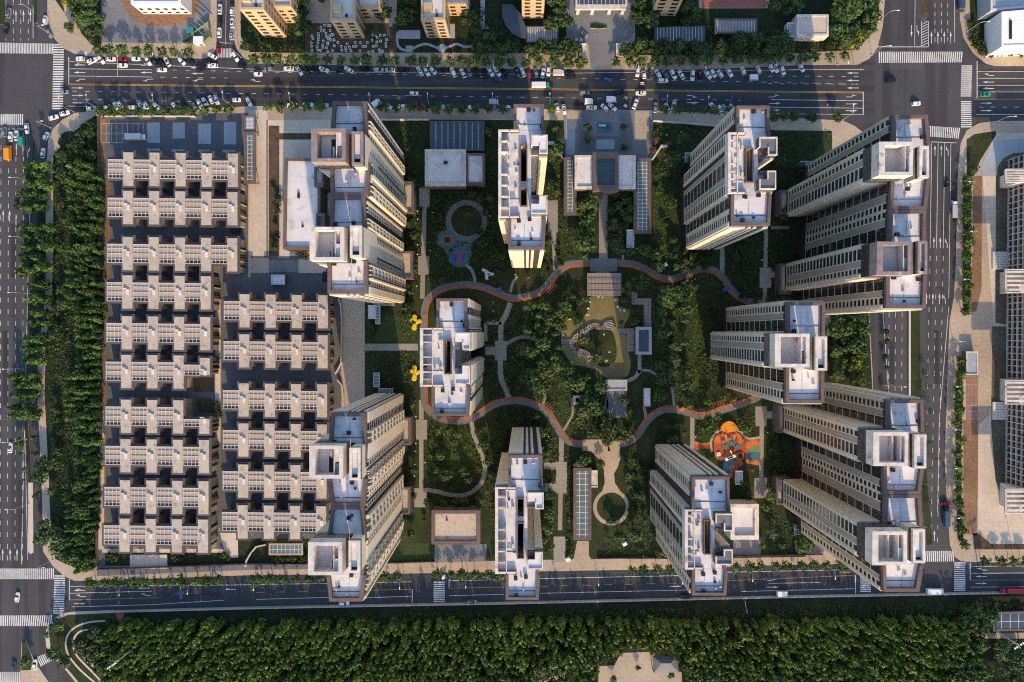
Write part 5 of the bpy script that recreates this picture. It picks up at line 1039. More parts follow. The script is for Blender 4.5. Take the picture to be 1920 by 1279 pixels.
row('street_tree', R_(960, (780, 880, 970, 1070, 1165, 1265, 1370, 1470, 1580, 1690, 1790, 1880))+R_(1440, (65, 165, 260, 350, 460, 575)), 118, 105, V_STREET, 'round street tree, %s from the estate gate eastward on the north pavement', 'street trees of the upper road north pavement')
row('street_tree', [189, 211, 234, 262, 286, 310, 334, 357, 384, 406, 430], 210, 206, V_STREET, 'round street tree, %s from the west junction on the pavement by the townhouse yard', 'street trees of the upper road south pavement', .95)
row('street_tree', [504, 526, 550, 575, 600], 201, 200, V_STREET, 'round street tree, %s from the left in the short row before the long tower', 'street trees of the upper road south pavement', .9)
row('street_tree', [720, 745, 770, 797, 817, 842, 866, 890, 915, 942], 202, 204, V_STREET, 'round street tree, %s from the long tower on the south pavement of the upper road', 'street trees of the upper road south pavement', .95)
row('street_tree', [1245, 1270, 1295, 1317, 1340, 1367], 205, 206, V_STREET, 'round street tree, %s from the plaza eastward on the south pavement', 'street trees of the upper road south pavement', .9)
row('street_tree', [1447, 1467, 1489, 1520, 1570], 219, 220, V_STREET, 'round street tree, %s from the second compact tower toward the east junction', 'street trees of the upper road south pavement', .95)
plant('street_tree', V_STREET, 1035, 204, 'lone street tree between the first compact tower and the plaza', 'street tree')
row('street_tree', [171, 197, 220, 246, 269, 294, 316, 340, 366, 389, 411], 1093, 1088, V_STREET, 'round street tree, %s from the west junction along the lower road', 'street trees of the lower road', 1.05)
row('street_tree', [478, 487, 506, 531, 555, 579, 600], 1086, 1085, V_STREET, 'round street tree, %s from the garage ramp along the lower road', 'street trees of the lower road', .95)
row('street_tree', [702, 722, 746], 1083, 1081, V_STREET, 'round street tree, %s to the right of the lower long tower on the lower road', 'street trees of the lower road'); row('street_tree', [820, 845, 867, 891, 914, 937], 1077, 1078, V_STREET, 'round street tree, %s from the mid crossing on the lower road', 'street trees of the lower road')
row('street_tree', [1185, 1207, 1234, 1257], 1069, 1067, V_STREET, 'round street tree, %s from the garage ramp apron on the lower road', 'street trees of the lower road'); row('street_tree', [1379, 1406, 1426, 1454, 1475, 1502, 1526, 1549, 1576, 1595], 1064, 1058, V_STREET, 'round street tree, %s right of the playground side tower on the lower road', 'street trees of the lower road')
row('street_tree', [1847, 1876, 1899, 1922], 1053, 1051, V_STREET, 'round street tree, %s from the lower east junction on the east pavement', 'street trees of the lower road')
for i, (x, y) in enumerate([(1815, 335), (1812, 361), (1812, 385), (1812, 408), (1818, 434), (1816, 453), (1814, 481), (1812, 510), (1812, 534), (1810, 559), (1810, 584), (1802, 677), (1800, 700), (1797, 730), (1795, 748), (1799, 770), (1795, 792), (1800, 826), (1795, 850), (1795, 878), (1794, 898), (1795, 920), (1796, 942), (1803, 968), (1802, 992), (1807, 1020), (1826, 318)]):
    plant('street_tree', V_STREET, x, y, f'dark green street tree, {ordw(i+1)} from the top along the east pavement' if i < 26 else 'street tree at the tip of the curved east lawn', 'street tree', 'street trees of the east pavement', .95)
for i, (x, y) in enumerate([(1662, 640), (1660, 668), (1663, 690), (1660, 736), (1661, 622)]): plant('street_tree', V_DARK, x, y, f'small dark tree, {ordw(i+1)} planted on the kerb of the inner east carriageway', 'street tree', 'small trees of the inner east carriageway', .55)
for i, y in enumerate((700, 726, 748, 770, 800, 830, 848, 880, 905, 940, 985)): plant('young_tree', V_SPARSE, 1735+(i % 2)*6, y, f'thin young tree, {ordw(i+1)} from the top on the east road median', 'young tree', 'thin trees of the east road median', .9)
# west verge pairs of poplars beside the wide road
i = 0
for y, xs in ((312, (52, 78)), (330, (50, 74)), (345, (56, 80)), (366, (44, 70)), (386, (46, 72)), (427, (44, 66, 84)), (444, (48, 76)), (462, (52, 80)), (482, (44, 66)), (500, (48, 78)), (510, (38, 60)), (535, (62, 80)), (561, (64, 82)), (588, (66, 80)), (605, (62, 78)), (635, (54, 72)), (655, (50, 68)), (676, (50, 68)), (708, (28, 54)), (722, (34, 60)), (740, (32, 58)), (766, (24, 50)), (778, (30, 62))):
    for x in xs: plant('poplar', V_POP, x, y, 'leaning broad poplar of the pairs on the verge of the wide west road', 'poplar', 'poplars on the verge of the west road', 1.15)
# poplar belt
for c, x0 in enumerate((134, 152, 169, 183)):
    for k in range(62 if c else 60):
        y = 312+k*12.4+random.uniform(-3.4, 3.4)
        if random.random() < .05: continue
        if c == 0 and (580 < y < 700 or 790 < y < 930): continue
        if c == 3 and (y < 330 or y > 1000): continue
        plant('poplar', V_POPB, x0-(k*.1 if c < 3 else k*.16)+random.uniform(-1.5, 1.5), y, 'slim poplar in the dense planted belt left of the townhouse rows', 'poplar', 'poplars of the dense belt beside the townhouses', random.uniform(.8, 1.08))
# plantation south of the lower road
wood = []
for rr in range(11):
    y = 1174+rr*12.2
    for k in range(170):
        x = 196+k*11.0+(rr % 2)*5.5+random.uniform(-2.5, 2.5); yy = y+random.uniform(-3, 3)+(0 if x < 900 else -3)
        if x > 1830+random.uniform(-20, 30) and yy > 1135: continue
        if x > 1980 or (x < 228 and yy < 1180) or (x < 236 and yy < 1170): continue
        if 1118 < x < 1284 and yy > 1216+abs(x-1195)*.25: continue
        if rr == 0 and random.random() < .35 or (1000 < x < 1070 and yy > 1262): continue
        if random.random() < .10+.10*math.sin(x*.021+math.cos(yy*.05)*2): continue
        wood.append((x, yy))
random.shuffle(wood); near = sorted(wood, key=lambda p: (p[1] > 1272, p[1] < 1170))
for x, y in near[:300]: plant('plantation_tree', V_WOOD2 if random.random() < .3+(.4 if y > 1240 else 0) else V_WOOD, x, y, 'tall leafy plantation tree in the rows below the lower road', 'plantation tree', 'plantation trees below the lower road', random.uniform(.85, 1.18))
def merged(name, pts, var, label, cat, s=1.0):
    VV = []; MI = []; mats = [M['leaf_wood'], M['leaf_wood_b'], M['leaf_wood_c']]
    for x, y in pts:
        cm = random.choice(V_WOOD2 if random.random() < .3+(.4 if y > 1240 else 0) else var)[1]; n = len(cm.vertices); MI += [mats.index(cm.materials[0])]*(n//4); a = np.empty(n*3, np.float32); cm.vertices.foreach_get('co', a); a = a.reshape(-1, 3)*s*random.uniform(.88, 1.12)
        t = random.uniform(0, 6.28); c, q = math.cos(t), math.sin(t); gx, gy = P(x, y, a[:, 2].max()*.62)
        VV.append(np.stack([a[:, 0]*c-a[:, 1]*q+gx, a[:, 0]*q+a[:, 1]*c+gy, a[:, 2]+Z1], 1))
    V = np.concatenate(VV); me = quadmesh(name, V, len(V)//4, mats[0]); me.materials.append(mats[1]); me.materials.append(mats[2]); me.polygons.foreach_set('material_index', MI); o = link(name, me); return tag(o, label, cat, None, 'stuff')
merged('plantation_woodland', near[300:], V_WOOD, 'dense rest of the planted wood below the lower road', 'woodland')
# garden trees: clusters along the photo
def cluster(name, var, label, cat, pts, s=1.0, group=None):
    for x, y, *k in pts: plant(name, var, x, y, label, cat, group or label, s*(k[0] if k else 1))
def fill(poly, n, dmin):
    xs = [p[0] for p in poly]; ys = [p[1] for p in poly]; o = []; t = 0
    while len(o) < n and t < n*60:
        t += 1; x, y = random.uniform(min(xs), max(xs)), random.uniform(min(ys), max(ys))
        if inside(x, y, poly) and all((x-a)**2+(y-b)**2 > dmin*dmin for a, b in o): o.append((x, y))
    return o
cluster('garden_tree', V_GARDEN, 'leafy garden tree in the thicket left of the pond', 'tree', fill([(985, 575), (1040, 560), (1064, 578), (1050, 600), (1044, 640), (1056, 680), (1080, 700), (1130, 716), (1128, 745), (1082, 738), (1050, 700), (1018, 735), (1000, 740), (978, 690), (968, 640)], 34, 14), 1.0)
cluster('garden_tree', V_GARDEN, 'leafy garden tree in the strip right of the pond boardwalk', 'tree', fill([(1226, 545), (1270, 540), (1288, 560), (1296, 600), (1290, 650), (1300, 690), (1284, 740), (1236, 745), (1226, 700), (1250, 670)], 20, 15), .95)
cluster('garden_tree', V_GARDEN, 'bushy tree in the square grove left of the central axis path', 'tree', fill(rect(1084, 362, 1122, 480), 14, 13), .95); cluster('shade_tree', V_DARK, 'shaded bushy tree in the square grove right of the central axis path', 'tree', fill(rect(1143, 362, 1184, 480), 16, 12), .9)
cluster('shade_tree', V_DARK, 'dark tree mass above the stone bridge plaza', 'tree', fill([(1112, 790), (1136, 782), (1176, 788), (1180, 806), (1166, 826), (1140, 832), (1116, 816)], 9, 12), 1.05); cluster('garden_tree', V_GARDEN, 'garden tree on the lawn inside the lower red track bend', 'tree', [(1092, 770, 1.2), (1084, 790, .8), (1098, 752), (1110, 760, 1.1), (1124, 770), (1170, 750, .9), (1180, 770, .8), (1186, 790, .8)])
cluster('garden_tree', V_GARDEN, 'tree on the pond island or its bank', 'tree', [(1093, 636, .8), (1121, 668, .9), (1100, 560, .9), (1087, 565), (1072, 556), (1062, 560, .8), (1083, 599, .7), (1170, 562, .8), (1190, 603, 1.0), (1186, 580, .8), (1165, 605, .5)])
cluster('shade_tree', V_DARK, 'shaded tree below the upper east red track', 'tree', [(1298, 538, 1.1), (1290, 532), (1278, 498), (1232, 496), (1300, 494, .8), (1180, 540), (1200, 530), (1250, 548, 1.3), (1210, 520, .8), (1390, 470, .7), (1396, 540, .6), (1400, 550, .6)])
cluster('garden_tree', V_GARDEN, 'tree in the belt right of the right pergola walk', 'tree', [(1228, 478), (1240, 462, .8), (1230, 330, .7), (1232, 360, .7), (1224, 250, .8), (1212, 470, .9), (1236, 500, .9)], .9)
cluster('copper_tree', V_RED, 'copper leaved small tree on the lawn right of the plaza', 'small tree', [(1228, 262), (1226, 282), (1254, 270, .7)]); cluster('copper_tree', V_RED, 'copper leaved small tree left of the first compact tower', 'small tree', [(914, 246), (920, 372), (880, 402, .8)]); cluster('copper_tree', V_RED, 'copper leaved small tree near the playground', 'small tree', [(1376, 750), (1410, 880), (1440, 977, .9), (990, 520, .7)], .9)
cluster('shade_tree', V_DARK, 'shaded tree on the dark lawn around the grey ring court', 'tree', [(885, 362), (900, 372, .9), (820, 408, .8), (910, 398), (936, 478, .9), (932, 482), (846, 470, .5), (905, 455), (830, 526, .7), (898, 432, .7), (770, 345, .9), (770, 420, .9), (774, 442), (768, 470, .8), (775, 500, .9), (770, 545), (760, 575, .9)], .9)
cluster('garden_tree', V_GARDEN, 'tree in the planted strip between plaza and first compact tower', 'tree', [(1042, 242), (1050, 262, .9), (1044, 280), (1036, 296, .8), (1030, 345, .9), (1036, 350, .9), (1050, 300, .8), (1044, 360), (1022, 468, .8), (1030, 452, .7)], .9)
cluster('garden_tree', V_GARDEN, 'tree on the round ended lawn in the lower left garden', 'tree', [(820, 806, .9), (840, 808), (858, 812, .8), (818, 832, .7), (825, 852, .7), (820, 880, .8), (834, 892), (870, 886, 1.1), (845, 916, .6), (878, 900, .8), (850, 828, .7), (828, 870, .6), (896, 812), (906, 832), (916, 864, .9), (920, 890, .8), (926, 908, .8), (914, 920), (900, 936, .9), (856, 943, .9), (870, 940, .7), (832, 945, .7), (804, 944, .7)], .9)
cluster('shade_tree', V_DARK, 'dark tree beside the foot of the lower long tower', 'tree', [(762, 820), (770, 760, .9), (775, 880), (766, 910, .9), (774, 930), (770, 1000, 1.1), (756, 975, .9), (796, 975, .6)], .9)
cluster('garden_tree', V_GARDEN, 'tree in the border between the round lawn and the playground side tower', 'tree', [(1188, 862), (1178, 890), (1180, 910, .9), (1172, 985), (1160, 1005, .9), (1140, 1010, .7), (1190, 1000), (1200, 1030, .9), (1240, 1036, 1.1), (1210, 975, .8), (1196, 930, .8), (1128, 870, .6), (1096, 862, .9), (1086, 868, .8), (1146, 975, .7)], .9)
cluster('garden_tree', V_GARDEN, 'tree beside the stem path left of the glass ramp', 'tree', [(1026, 850, .8), (1032, 930, .8), (1028, 962, .9), (1036, 970, .8), (1026, 990, .9), (1018, 1008, .8), (1070, 1040, .8), (1076, 975, .7), (1030, 1026, .6), (1024, 860, .7), (1012, 842, .8), (1006, 780, .8), (1016, 812, .7)], .9)
cluster('garden_tree', V_GARDEN, 'tree in the planted ring around the playground', 'tree', [(1318, 800), (1330, 786, .9), (1346, 780, .8), (1390, 790), (1400, 800, .9), (1408, 780), (1322, 865, .8), (1336, 880, .7), (1350, 900, .7), (1270, 800), (1284, 812, .9), (1266, 826), (1250, 805, .9), (1396, 905, .9), (1404, 930), (1380, 850, .5), (1292, 760, .7), (1330, 750, .8), (1358, 742, .9), (1400, 738, .8)], .85)
cluster('garden_tree', V_GARDEN, 'tree on the lawn at the foot of the lower east tower', 'tree', [(1450, 1000, 1.1), (1506, 1016, 1.2), (1522, 1024, 1.1), (1448, 930), (1460, 905, .8), (1440, 950, .8), (1466, 1022, .8), (1430, 1024, .7)], .95)
cluster('garden_tree', V_GARDEN, 'big tree in the grove between the east towers', 'tree', fill([(1560, 592), (1618, 592), (1626, 690), (1622, 735), (1562, 728)], 26, 13), 1.0); cluster('yellow_tree', V_YEL, 'yellow leaved tree in the grove between the east towers', 'yellow tree', [(1606, 680), (1612, 702, .9), (1616, 716, .9), (1600, 712, .7), (1610, 690, .8)], 1.1)
cluster('shade_tree', V_DARK, 'dark tree on the shaded lawn by the second compact tower', 'tree', [(1460, 300), (1450, 330), (1470, 400, .9), (1500, 312, .8), (1262, 300), (1270, 290, .8), (1280, 260), (1260, 380, .8), (1246, 420, .8), (1262, 450), (1268, 480), (1300, 480, .9), (1400, 500), (1380, 480), (1466, 560)], .95)
# the estates north of the road and corner greens
cluster('shade_tree', V_DARK, 'dark tree in the planted edge left of the estate gate', 'tree', fill([(988, 82), (1082, 82), (1082, 100), (990, 100)], 12, 10)+fill([(880, 30), (940, 80), (980, 92), (900, 98), (890, 70)], 12, 12)+fill([(1028, -6), (1060, -6), (1062, 46), (1030, 46)], 7, 12), .95)
cluster('shade_tree', V_DARK, 'dark tree in the planted edge right of the estate gate', 'tree', fill([(1170, 84), (1226, 82), (1320, 84), (1440, 68), (1480, 72), (1482, 100), (1170, 100)], 34, 11)+fill(rect(1190, -5, 1228, 40), 8, 13)+fill(rect(1276, -5, 1308, 44), 7, 13), 1.0)
plant('garden_tree', V_GARDEN, 1245, 81, 'bright round tree on the edge of the slate blue ramp roof', 'tree', None, 1.35); plant('yellow_tree', V_YEL, 931, 84, 'small yellow shrub tree left of the curved canopy', 'yellow tree', None, .7)
cluster('broadleaf_tree', V_GARDEN, 'big crowned tree in the grove at the upper east corner', 'tree', fill([(1566, -10), (1645, -10), (1646, 20), (1630, 60), (1606, 88), (1580, 86), (1570, 60)], 22, 14), 1.15); cluster('yellow_tree', V_YEL, 'yellow flowering shrub on the corner bank by the upper east junction', 'yellow shrub', [(1640, 26, .8), (1634, 40, .8), (1628, 52), (1620, 60), (1612, 68), (1604, 76), (1596, 82), (1606, 64), (1590, 72, .8), (1598, 88, .7)])
cluster('shade_tree', V_DARK, 'dark tree in the estate garden between the ochre blocks', 'tree', fill([(545, -6), (570, -6), (572, 60), (552, 62)], 6, 13)+fill(rect(740, -6, 784, 40), 6, 13)+[(557, 26, 1.4), (578, 50, 1.1), (716, 30), (722, 22, .9), (704, 56, .8), (500, 85, .9), (460, 86, .9), (890, 92), (870, 40, .8), (604, -4)]+fill(rect(1450, -6, 1500, 22), 6, 13), 1.0)
cluster('broadleaf_tree', V_GARDEN, 'bushy tree in the verge triangle at the upper west corner', 'tree', fill([(120, -6), (186, -6), (188, 78), (174, 80), (158, 50), (142, 30), (124, 4)], 15, 13)+[(131, 50, .6), (132, 56, .5)], 1.0)
plant('yellow_tree', V_YEL, 124, 3, 'yellow green tree at the top of the upper west verge', 'yellow tree', None, .8)
cluster('shade_tree', V_DARK, 'shrubby tree in the verge left of the poplar belt', 'tree', fill([(106, 320), (122, 320), (120, 600), (108, 620), (94, 700), (112, 800), (110, 1000), (102, 1000), (96, 760), (104, 560)], 17, 15)+fill([(110, 268), (176, 224), (180, 300), (104, 316)], 14, 13), .8)
cluster('broadleaf_tree', V_GARDEN, 'rounded tree at the lower end of the poplar belt', 'tree', [(84, 985, 1.1), (90, 1000, 1.2), (80, 1010), (104, 1030, 1.1), (120, 1040), (134, 1044), (118, 1020), (154, 1062, .9), (84, 880, 1.1), (76, 895), (80, 870, .8), (96, 920, .9), (110, 1008, 1.2)], 1.05)
cluster('broadleaf_tree', V_GARDEN, 'small kerbside tree on the narrow strip of the west road', 'tree', [(37, 832, .8), (40, 852, .7), (46, 880, .7), (64, 822, .7), (46, 900, .6), (70, 930, .6), (64, 850, .6)], .8)
cluster('broadleaf_tree', V_GARDEN, 'tree in the rounded lawn corner below the west junction', 'tree', [(108, 1172, 1.1), (98, 1180), (88, 1190, .9), (100, 1225, .9), (122, 1240, 1.0), (181, 1182, 1.0), (170, 1180, .8), (48, 1240, .8)], 1.0); cluster('shade_tree', V_DARK, 'dense dark tree inside the curved walks', 'tree', fill([(150, 1196), (176, 1186), (204, 1190), (206, 1240), (192, 1262), (168, 1246), (152, 1222)], 18, 11), 1.0)
cluster('broadleaf_tree', V_GARDEN, 'light leaved tree along the lower edge of the wood', 'tree', fill([(860, 1262), (1110, 1240), (1122, 1290), (860, 1290)], 20, 13)+fill([(1286, 1262), (1560, 1258), (1560, 1290), (1286, 1290)], 20, 13)+fill([(1800, 1140), (1856, 1150), (1840, 1180), (1800, 1160)], 8, 12)+fill([(1800, 1200), (1930, 1200), (1930, 1290), (1760, 1290)], 30, 13), 1.1)
cluster('garden_tree', V_GARDEN, 'palm like small tree on the plaza paving or park square', 'small tree', [(1101, 240, .8), (1102, 262, .9), (1170, 238, .7), (1170, 276, .8), (1140, 238, .5), (1196, 1252, .6), (1150, 1275, .6), (1258, 1265, .6)], .8)
cluster('shrub', V_SHRUB, 'low shrub in the townhouse gardens', 'shrub', [(405+random.uniform(-2, 8), y+random.uniform(-4, 4)) for y in (676, 692, 760, 770, 775)]+[(x, 1040+random.uniform(-4, 8)) for x in (206, 216, 226, 236, 330, 345, 420, 428)]+[(516+random.uniform(-6, 60), 1048+random.uniform(-4, 6)) for _ in range(14)]+[(504+random.uniform(4, 18), y) for y in (350, 372, 395, 420, 445, 462)]+[(560, 475), (572, 478), (584, 474)], 1.2)
cluster('hedge_shrub', V_SHRUB, 'clipped shrub of the hedge beside the upper hall', 'shrub', fill([(1814, 40), (1824, 40), (1846, 92), (1920, 98), (1990, 98), (1990, 104), (1842, 102), (1820, 70)], 26, 6), 1.2)
cluster('shrub', V_SHRUB, 'low shrub in the garden borders of the towers', 'shrub', fill([(1000, 470), (1040, 440), (1060, 490), (1030, 520)], 12, 7)+fill([(1290, 440), (1340, 470), (1345, 505), (1260, 500)], 18, 7)+fill([(1446, 544), (1470, 580), (1330, 600), (1320, 560)], 10, 8)+fill([(900, 790), (940, 770), (1000, 770), (1040, 810), (1020, 850), (930, 840)], 30, 8)+fill([(1190, 850), (1210, 880), (1195, 960), (1180, 960)], 12, 7)+fill([(1440, 820), (1465, 820), (1460, 900), (1440, 890)], 10, 7)+fill([(756, 600), (776, 620), (776, 560), (756, 560)], 6, 7)+fill([(690, 640), (700, 585), (704, 640)], 4, 5), 1.0)
# undergrowth as ground cover
def undergrowth(label, polys, dens, m, size, zmax=.9):
    VV = []
    for poly in polys:
        xs = [p[0] for p in poly]; ys = [p[1] for p in poly]; A = abs(sum(poly[i][0]*poly[i-1][1]-poly[i-1][0]*poly[i][1] for i in range(len(poly))))/2
        pts = []; n = int(A*dens); tries = 0
        while len(pts) < n:
            x, y = random.uniform(min(xs), max(xs)), random.uniform(min(ys), max(ys))
            tries += 1
            if inside(x, y, poly) and free(x, y): pts.append(P(x, y, .4))
            if tries > n*8+200: break
        n = len(pts); c = np.zeros((n, 3)); c[:, :2] = pts; cl = np.sin(c[:, 0]*.35+np.cos(c[:, 1]*.27)*2)*np.sin(c[:, 1]*.31); c[:, 2] = Z1+.05+zmax*RNG.random(n)*np.clip(.5+cl, .1, 1)
        nn = RNG.normal(size=(n, 3))*.6; nn[:, 2] += 1; nn /= np.linalg.norm(nn, axis=1)[:, None]; a = np.cross(nn, RNG.normal(size=(n, 3))); a /= np.linalg.norm(a, axis=1)[:, None]; b = np.cross(nn, a); s = size*(.5+RNG.random(n))[:, None]
        VV.append(np.stack([c-a*s, c-b*s*.7, c+a*s, c+b*s*.7], 1).reshape(-1, 3))
    V = np.concatenate(VV); tag(link('undergrowth', quadmesh('undergrowth', V, len(V)//4, M[m])), label, 'ground cover', None, 'stuff')
undergrowth('low ragged undergrowth of the verges and the wood edge', [[(104, 300), (176, 230), (182, 320), (180, 1050), (120, 1050), (100, 900), (90, 700), (102, 560)], [(200, 1160), (1840, 1130), (1990, 1130), (1990, 1180), (1300, 1222), (1222, 1216), (1164, 1218), (1150, 1244), (1116, 1246), (1000, 1285), (210, 1285)], [(449, -10), (570, -10), (572, 100), (468, 98)], [(1196, 40), (1480, 60), (1600, 90), (1400, 102), (1196, 100)], [(880, -8), (980, 80), (1060, 84), (1060, 98), (880, 98)]], .16, 'leaf_dark', .42)
undergrowth('mown but uneven garden planting between the towers', [[(960, 570), (1050, 560), (1060, 700), (1130, 720), (1130, 820), (1090, 822), (1040, 780), (960, 745)], [(1224, 520), (1300, 530), (1320, 600), (1300, 770), (1220, 760)], [(1000, 300), (1056, 300), (1080, 480), (1020, 530), (1000, 480)], [(1224, 300), (1250, 300), (1260, 480), (1330, 490), (1420, 540), (1420, 570), (1230, 490)], [(1170, 840), (1200, 860), (1240, 1040), (1120, 1040), (1180, 980)], [(1304, 790), (1420, 780), (1412, 820), (1304, 826)], [(746, 580), (782, 590), (782, 640), (746, 640)], [(740, 340), (782, 340), (782, 560), (750, 570)], [(800, 930), (920, 920), (920, 955), (800, 955)], [(1440, 960), (1540, 1000), (1540, 1036), (1440, 1036)]], .13, 'leaf_garden', .32, .6)

undergrowth('patchy shrubs and flower beds on the shaded tower lawns', [[(700, 230), (800, 230), (800, 350), (790, 480), (770, 480), (760, 340)], [(912, 230), (935, 230), (935, 470), (955, 510), (900, 530), (800, 530), (800, 360), (910, 355)], [(1224, 230), (1370, 240), (1300, 300), (1256, 380), (1256, 460), (1224, 300)], [(1445, 246), (1560, 250), (1500, 320), (1470, 400), (1470, 560), (1400, 560), (1300, 500), (1380, 440), (1440, 430)], [(912, 590), (960, 575), (985, 620), (960, 740), (912, 760)], [(800, 800), (880, 800), (905, 870), (940, 770), (1040, 800), (1050, 860), (1024, 1040), (924, 1010), (920, 860), (900, 910), (880, 940), (800, 940)], [(1060, 850), (1076, 850), (1076, 1040), (1062, 1040)], [(1440, 790), (1470, 800), (1460, 900), (1440, 900)], [(690, 660), (780, 660), (780, 780), (760, 740), (690, 740)], [(1310, 560), (1350, 570), (1330, 640), (1350, 720), (1310, 750)]], .085, 'leaf_shrub', .5, 1.1)

undergrowth('dark hedge strip under the east pavement trees', [[(1806, 330), (1822, 330), (1818, 590), (1806, 590)], [(1797, 670), (1806, 670), (1802, 860), (1806, 1020), (1796, 1010), (1792, 760)]], .5, 'leaf_dark', .5, 1.1)
# ================================================================== VEHICLES
CARC = {'w': (.74, .74, .73), 'k': (.012, .013, .015), 'g': (.20, .22, .24), 's': (.42, .43, .44), 'r': (.30, .015, .02), 'b': (.02, .10, .26), 'n': (.05, .08, .13), 'e': (.03, .28, .18), 'o': (.75, .28, .02), 't': (.03, .27, .22)}
CNAME = {'w': 'white', 'k': 'black', 'g': 'grey', 's': 'silver', 'r': 'red', 'b': 'blue', 'n': 'dark blue', 'e': 'green', 'o': 'orange', 't': 'teal'}
for k, c in CARC.items(): M['car_'+k] = mat('car_paint_'+CNAME[k].replace(' ', '_'), c, .28, 0, 1, .04, .3, spec=.5)
M['car_glass'] = mat('car_glass', (.010, .012, .015), .08, 0, 1, 0, 1, spec=.6)
def loft(secs, mi=0):
    """secs: list of (x, half width, z0, z1, top half width)"""
    b = MB(); n = len(secs); k = 0
    for x, w_, z0, z1, tw in secs: b.v += [(x, -w_, z0), (x, w_, z0), (x, w_, z0+(z1-z0)*.6), (x, tw, z1), (x, -tw, z1), (x, -w_, z0+(z1-z0)*.6)]
    for i in range(n-1):
        for j in range(6): q = (j+1) % 6; b.f.append((i*6+j, i*6+q, i*6+6+q, i*6+6+j)); b.m.append(mi)
    b.f.append(tuple(range(5, -1, -1))); b.f.append(tuple(range((n-1)*6, n*6))); b.m += [mi, mi]; return b
def car_meshes(c, kind):
    L = {'sedan': 4.6, 'suv': 4.7, 'hatch': 3.9}[kind]; hh = {'sedan': 1.42, 'suv': 1.68, 'hatch': 1.48}[kind]; h = L/2; m = M['car_'+c]
    body = loft([(-h, .62, .42, .78, .55), (-h+.18, .86, .28, .92, .72), (-h*.55, .92, .24, .95, .80), (0, .92, .24, .96, .82), (h*.5, .92, .24, .93, .80), (h-.25, .86, .28, .82, .68), (h, .62, .40, .70, .5)])
    r0, r1 = (-h*.56, h*.10) if kind == 'sedan' else (-h*.82, h*.14); body2 = loft([(r0-.02, .66, .9, hh-.05, .56), (r0+.35, .70, .9, hh, .60), (r1-.4, .70, .9, hh, .60), (r1, .66, .9, hh-.06, .56)]); o = len(body.v)
    body.v += body2.v; body.f += [tuple(i+o for i in f) for f in body2.f]; body.m += body2.m
    for sx in (-h*.62, h*.62):
        for sy in (-.86, .86): body.tube((sx, sy-.1, .32), (sx, sy+.1, .32), .32, .32, 10, 1)
    me = body.mesh('car', [m, M['rubber_dark']])
    def pane(pts): b = MB(); b.poly(pts); b.poly([(x, y, z-.02) for x, y, z in pts][::-1]); return b
    ws = pane([(r1+.02, -.60, hh-.06), (r1+.62, -.76, .97), (r1+.62, .76, .97), (r1+.02, .60, hh-.06)]).mesh('windscreen', M['car_glass'])
    rw = pane([(r0-.04, .58, hh-.08), (r0-(.55 if kind == 'sedan' else .22), .74, .98), (r0-(.55 if kind == 'sedan' else .22), -.74, .98), (r0-.04, -.58, hh-.08)]).mesh('rear_window', M['car_glass'])
    sw = []
    for s in (-1, 1):
        p = [(r0+.1, s*.635, hh-.1), (r1-.1, s*.635, hh-.1), (r1+.4, s*.80, .97), (r0-.25, s*.80, .97)]; sw.append(pane(p if s < 0 else p[::-1]).mesh('side_window', M['car_glass']))
    sr = None
    if kind != 'hatch': b = MB(); b.box((r0+r1)/2+.25, 0, hh-.02, .75, .8, .035); sr = b.mesh('sunroof', M['car_glass'])
    return me, ws, rw, sw, sr
_cm = {}
def car(x, y, ang, c, label, group=None, kind=None):
    kind = kind or random.choice(['sedan', 'sedan', 'suv', 'hatch', 'sedan']); key = (c, kind)
    if key not in _cm: _cm[key] = car_meshes(c, kind)
    me, ws, rw, sw, sr = _cm[key]; wx, wy = P(x, y, .8); o = tag(link('car', me, None, (wx, wy, .02), math.radians(ang)), label, 'car', group)
    link('windscreen', ws, o); link('rear_window', rw, o); link('side_window', sw[0], o); link('side_window', sw[1], o)
    if sr and random.random() < .6: link('sunroof', sr, o)
def truck(x, y, ang, cc, bc, L, label, cat='truck', name='truck', h=2.6, wd=2.2):
    wx, wy = P(x, y, 1.2); r = tag(empty(name, (wx, wy, .02), math.radians(ang)), label, cat); b = MB(); b.box(-L*.1, 0, .9, L*.72, wd, h-.9); link('cargo_box', b.mesh('cargo_box', M[bc]), r)
    b = loft([(L*.29, wd*.46, .5, 2.1, wd*.42), (L*.42, wd*.47, .4, 2.15, wd*.42), (L*.5, wd*.44, .4, 1.3, wd*.4)]); link('cab', b.mesh('cab', M[cc]), r); b = MB(); b.poly([(L*.43, -wd*.4, 2.1), (L*.495, -wd*.42, 1.35), (L*.495, wd*.42, 1.35), (L*.43, wd*.4, 2.1)]); link('windscreen', b.mesh('windscreen', M['car_glass']), r, (.03, 0, .02))
    for sx in (-L*.3, L*.36):
        for sy in (-wd*.42, wd*.42): b = MB(); b.tube((sx, sy-.13, .42), (sx, sy+.13, .42), .42, .42, 10); link('wheel', b.mesh('wheel', M['rubber_dark']), r)
def fleet(lst, where, group, key=0, rev=False):
    cnt = {}
    for it in sorted(lst, key=lambda q: q[key], reverse=rev):
        x, y, a, c = it[:4]; cnt[c] = cnt.get(c, 0)+1; tot = sum(1 for q in lst if q[3] == c)
        lean = 'parked at a slant' if 15 < abs(a) % 180 < 80 else 'standing lengthwise' if abs(a) < 15 else 'standing crosswise'
        car(x, y, a+(180 if random.random() < .5 else 0), c, f'{CNAME[c]} car {where}' if tot == 1 else f'{ordw(cnt[c])} {CNAME[c]} car {where}', group)
def Z(o, oy, l): return [(o+a/4, oy+b/4, c, d) for a, b, c, d in l]
GP = 'cars along the upper road'
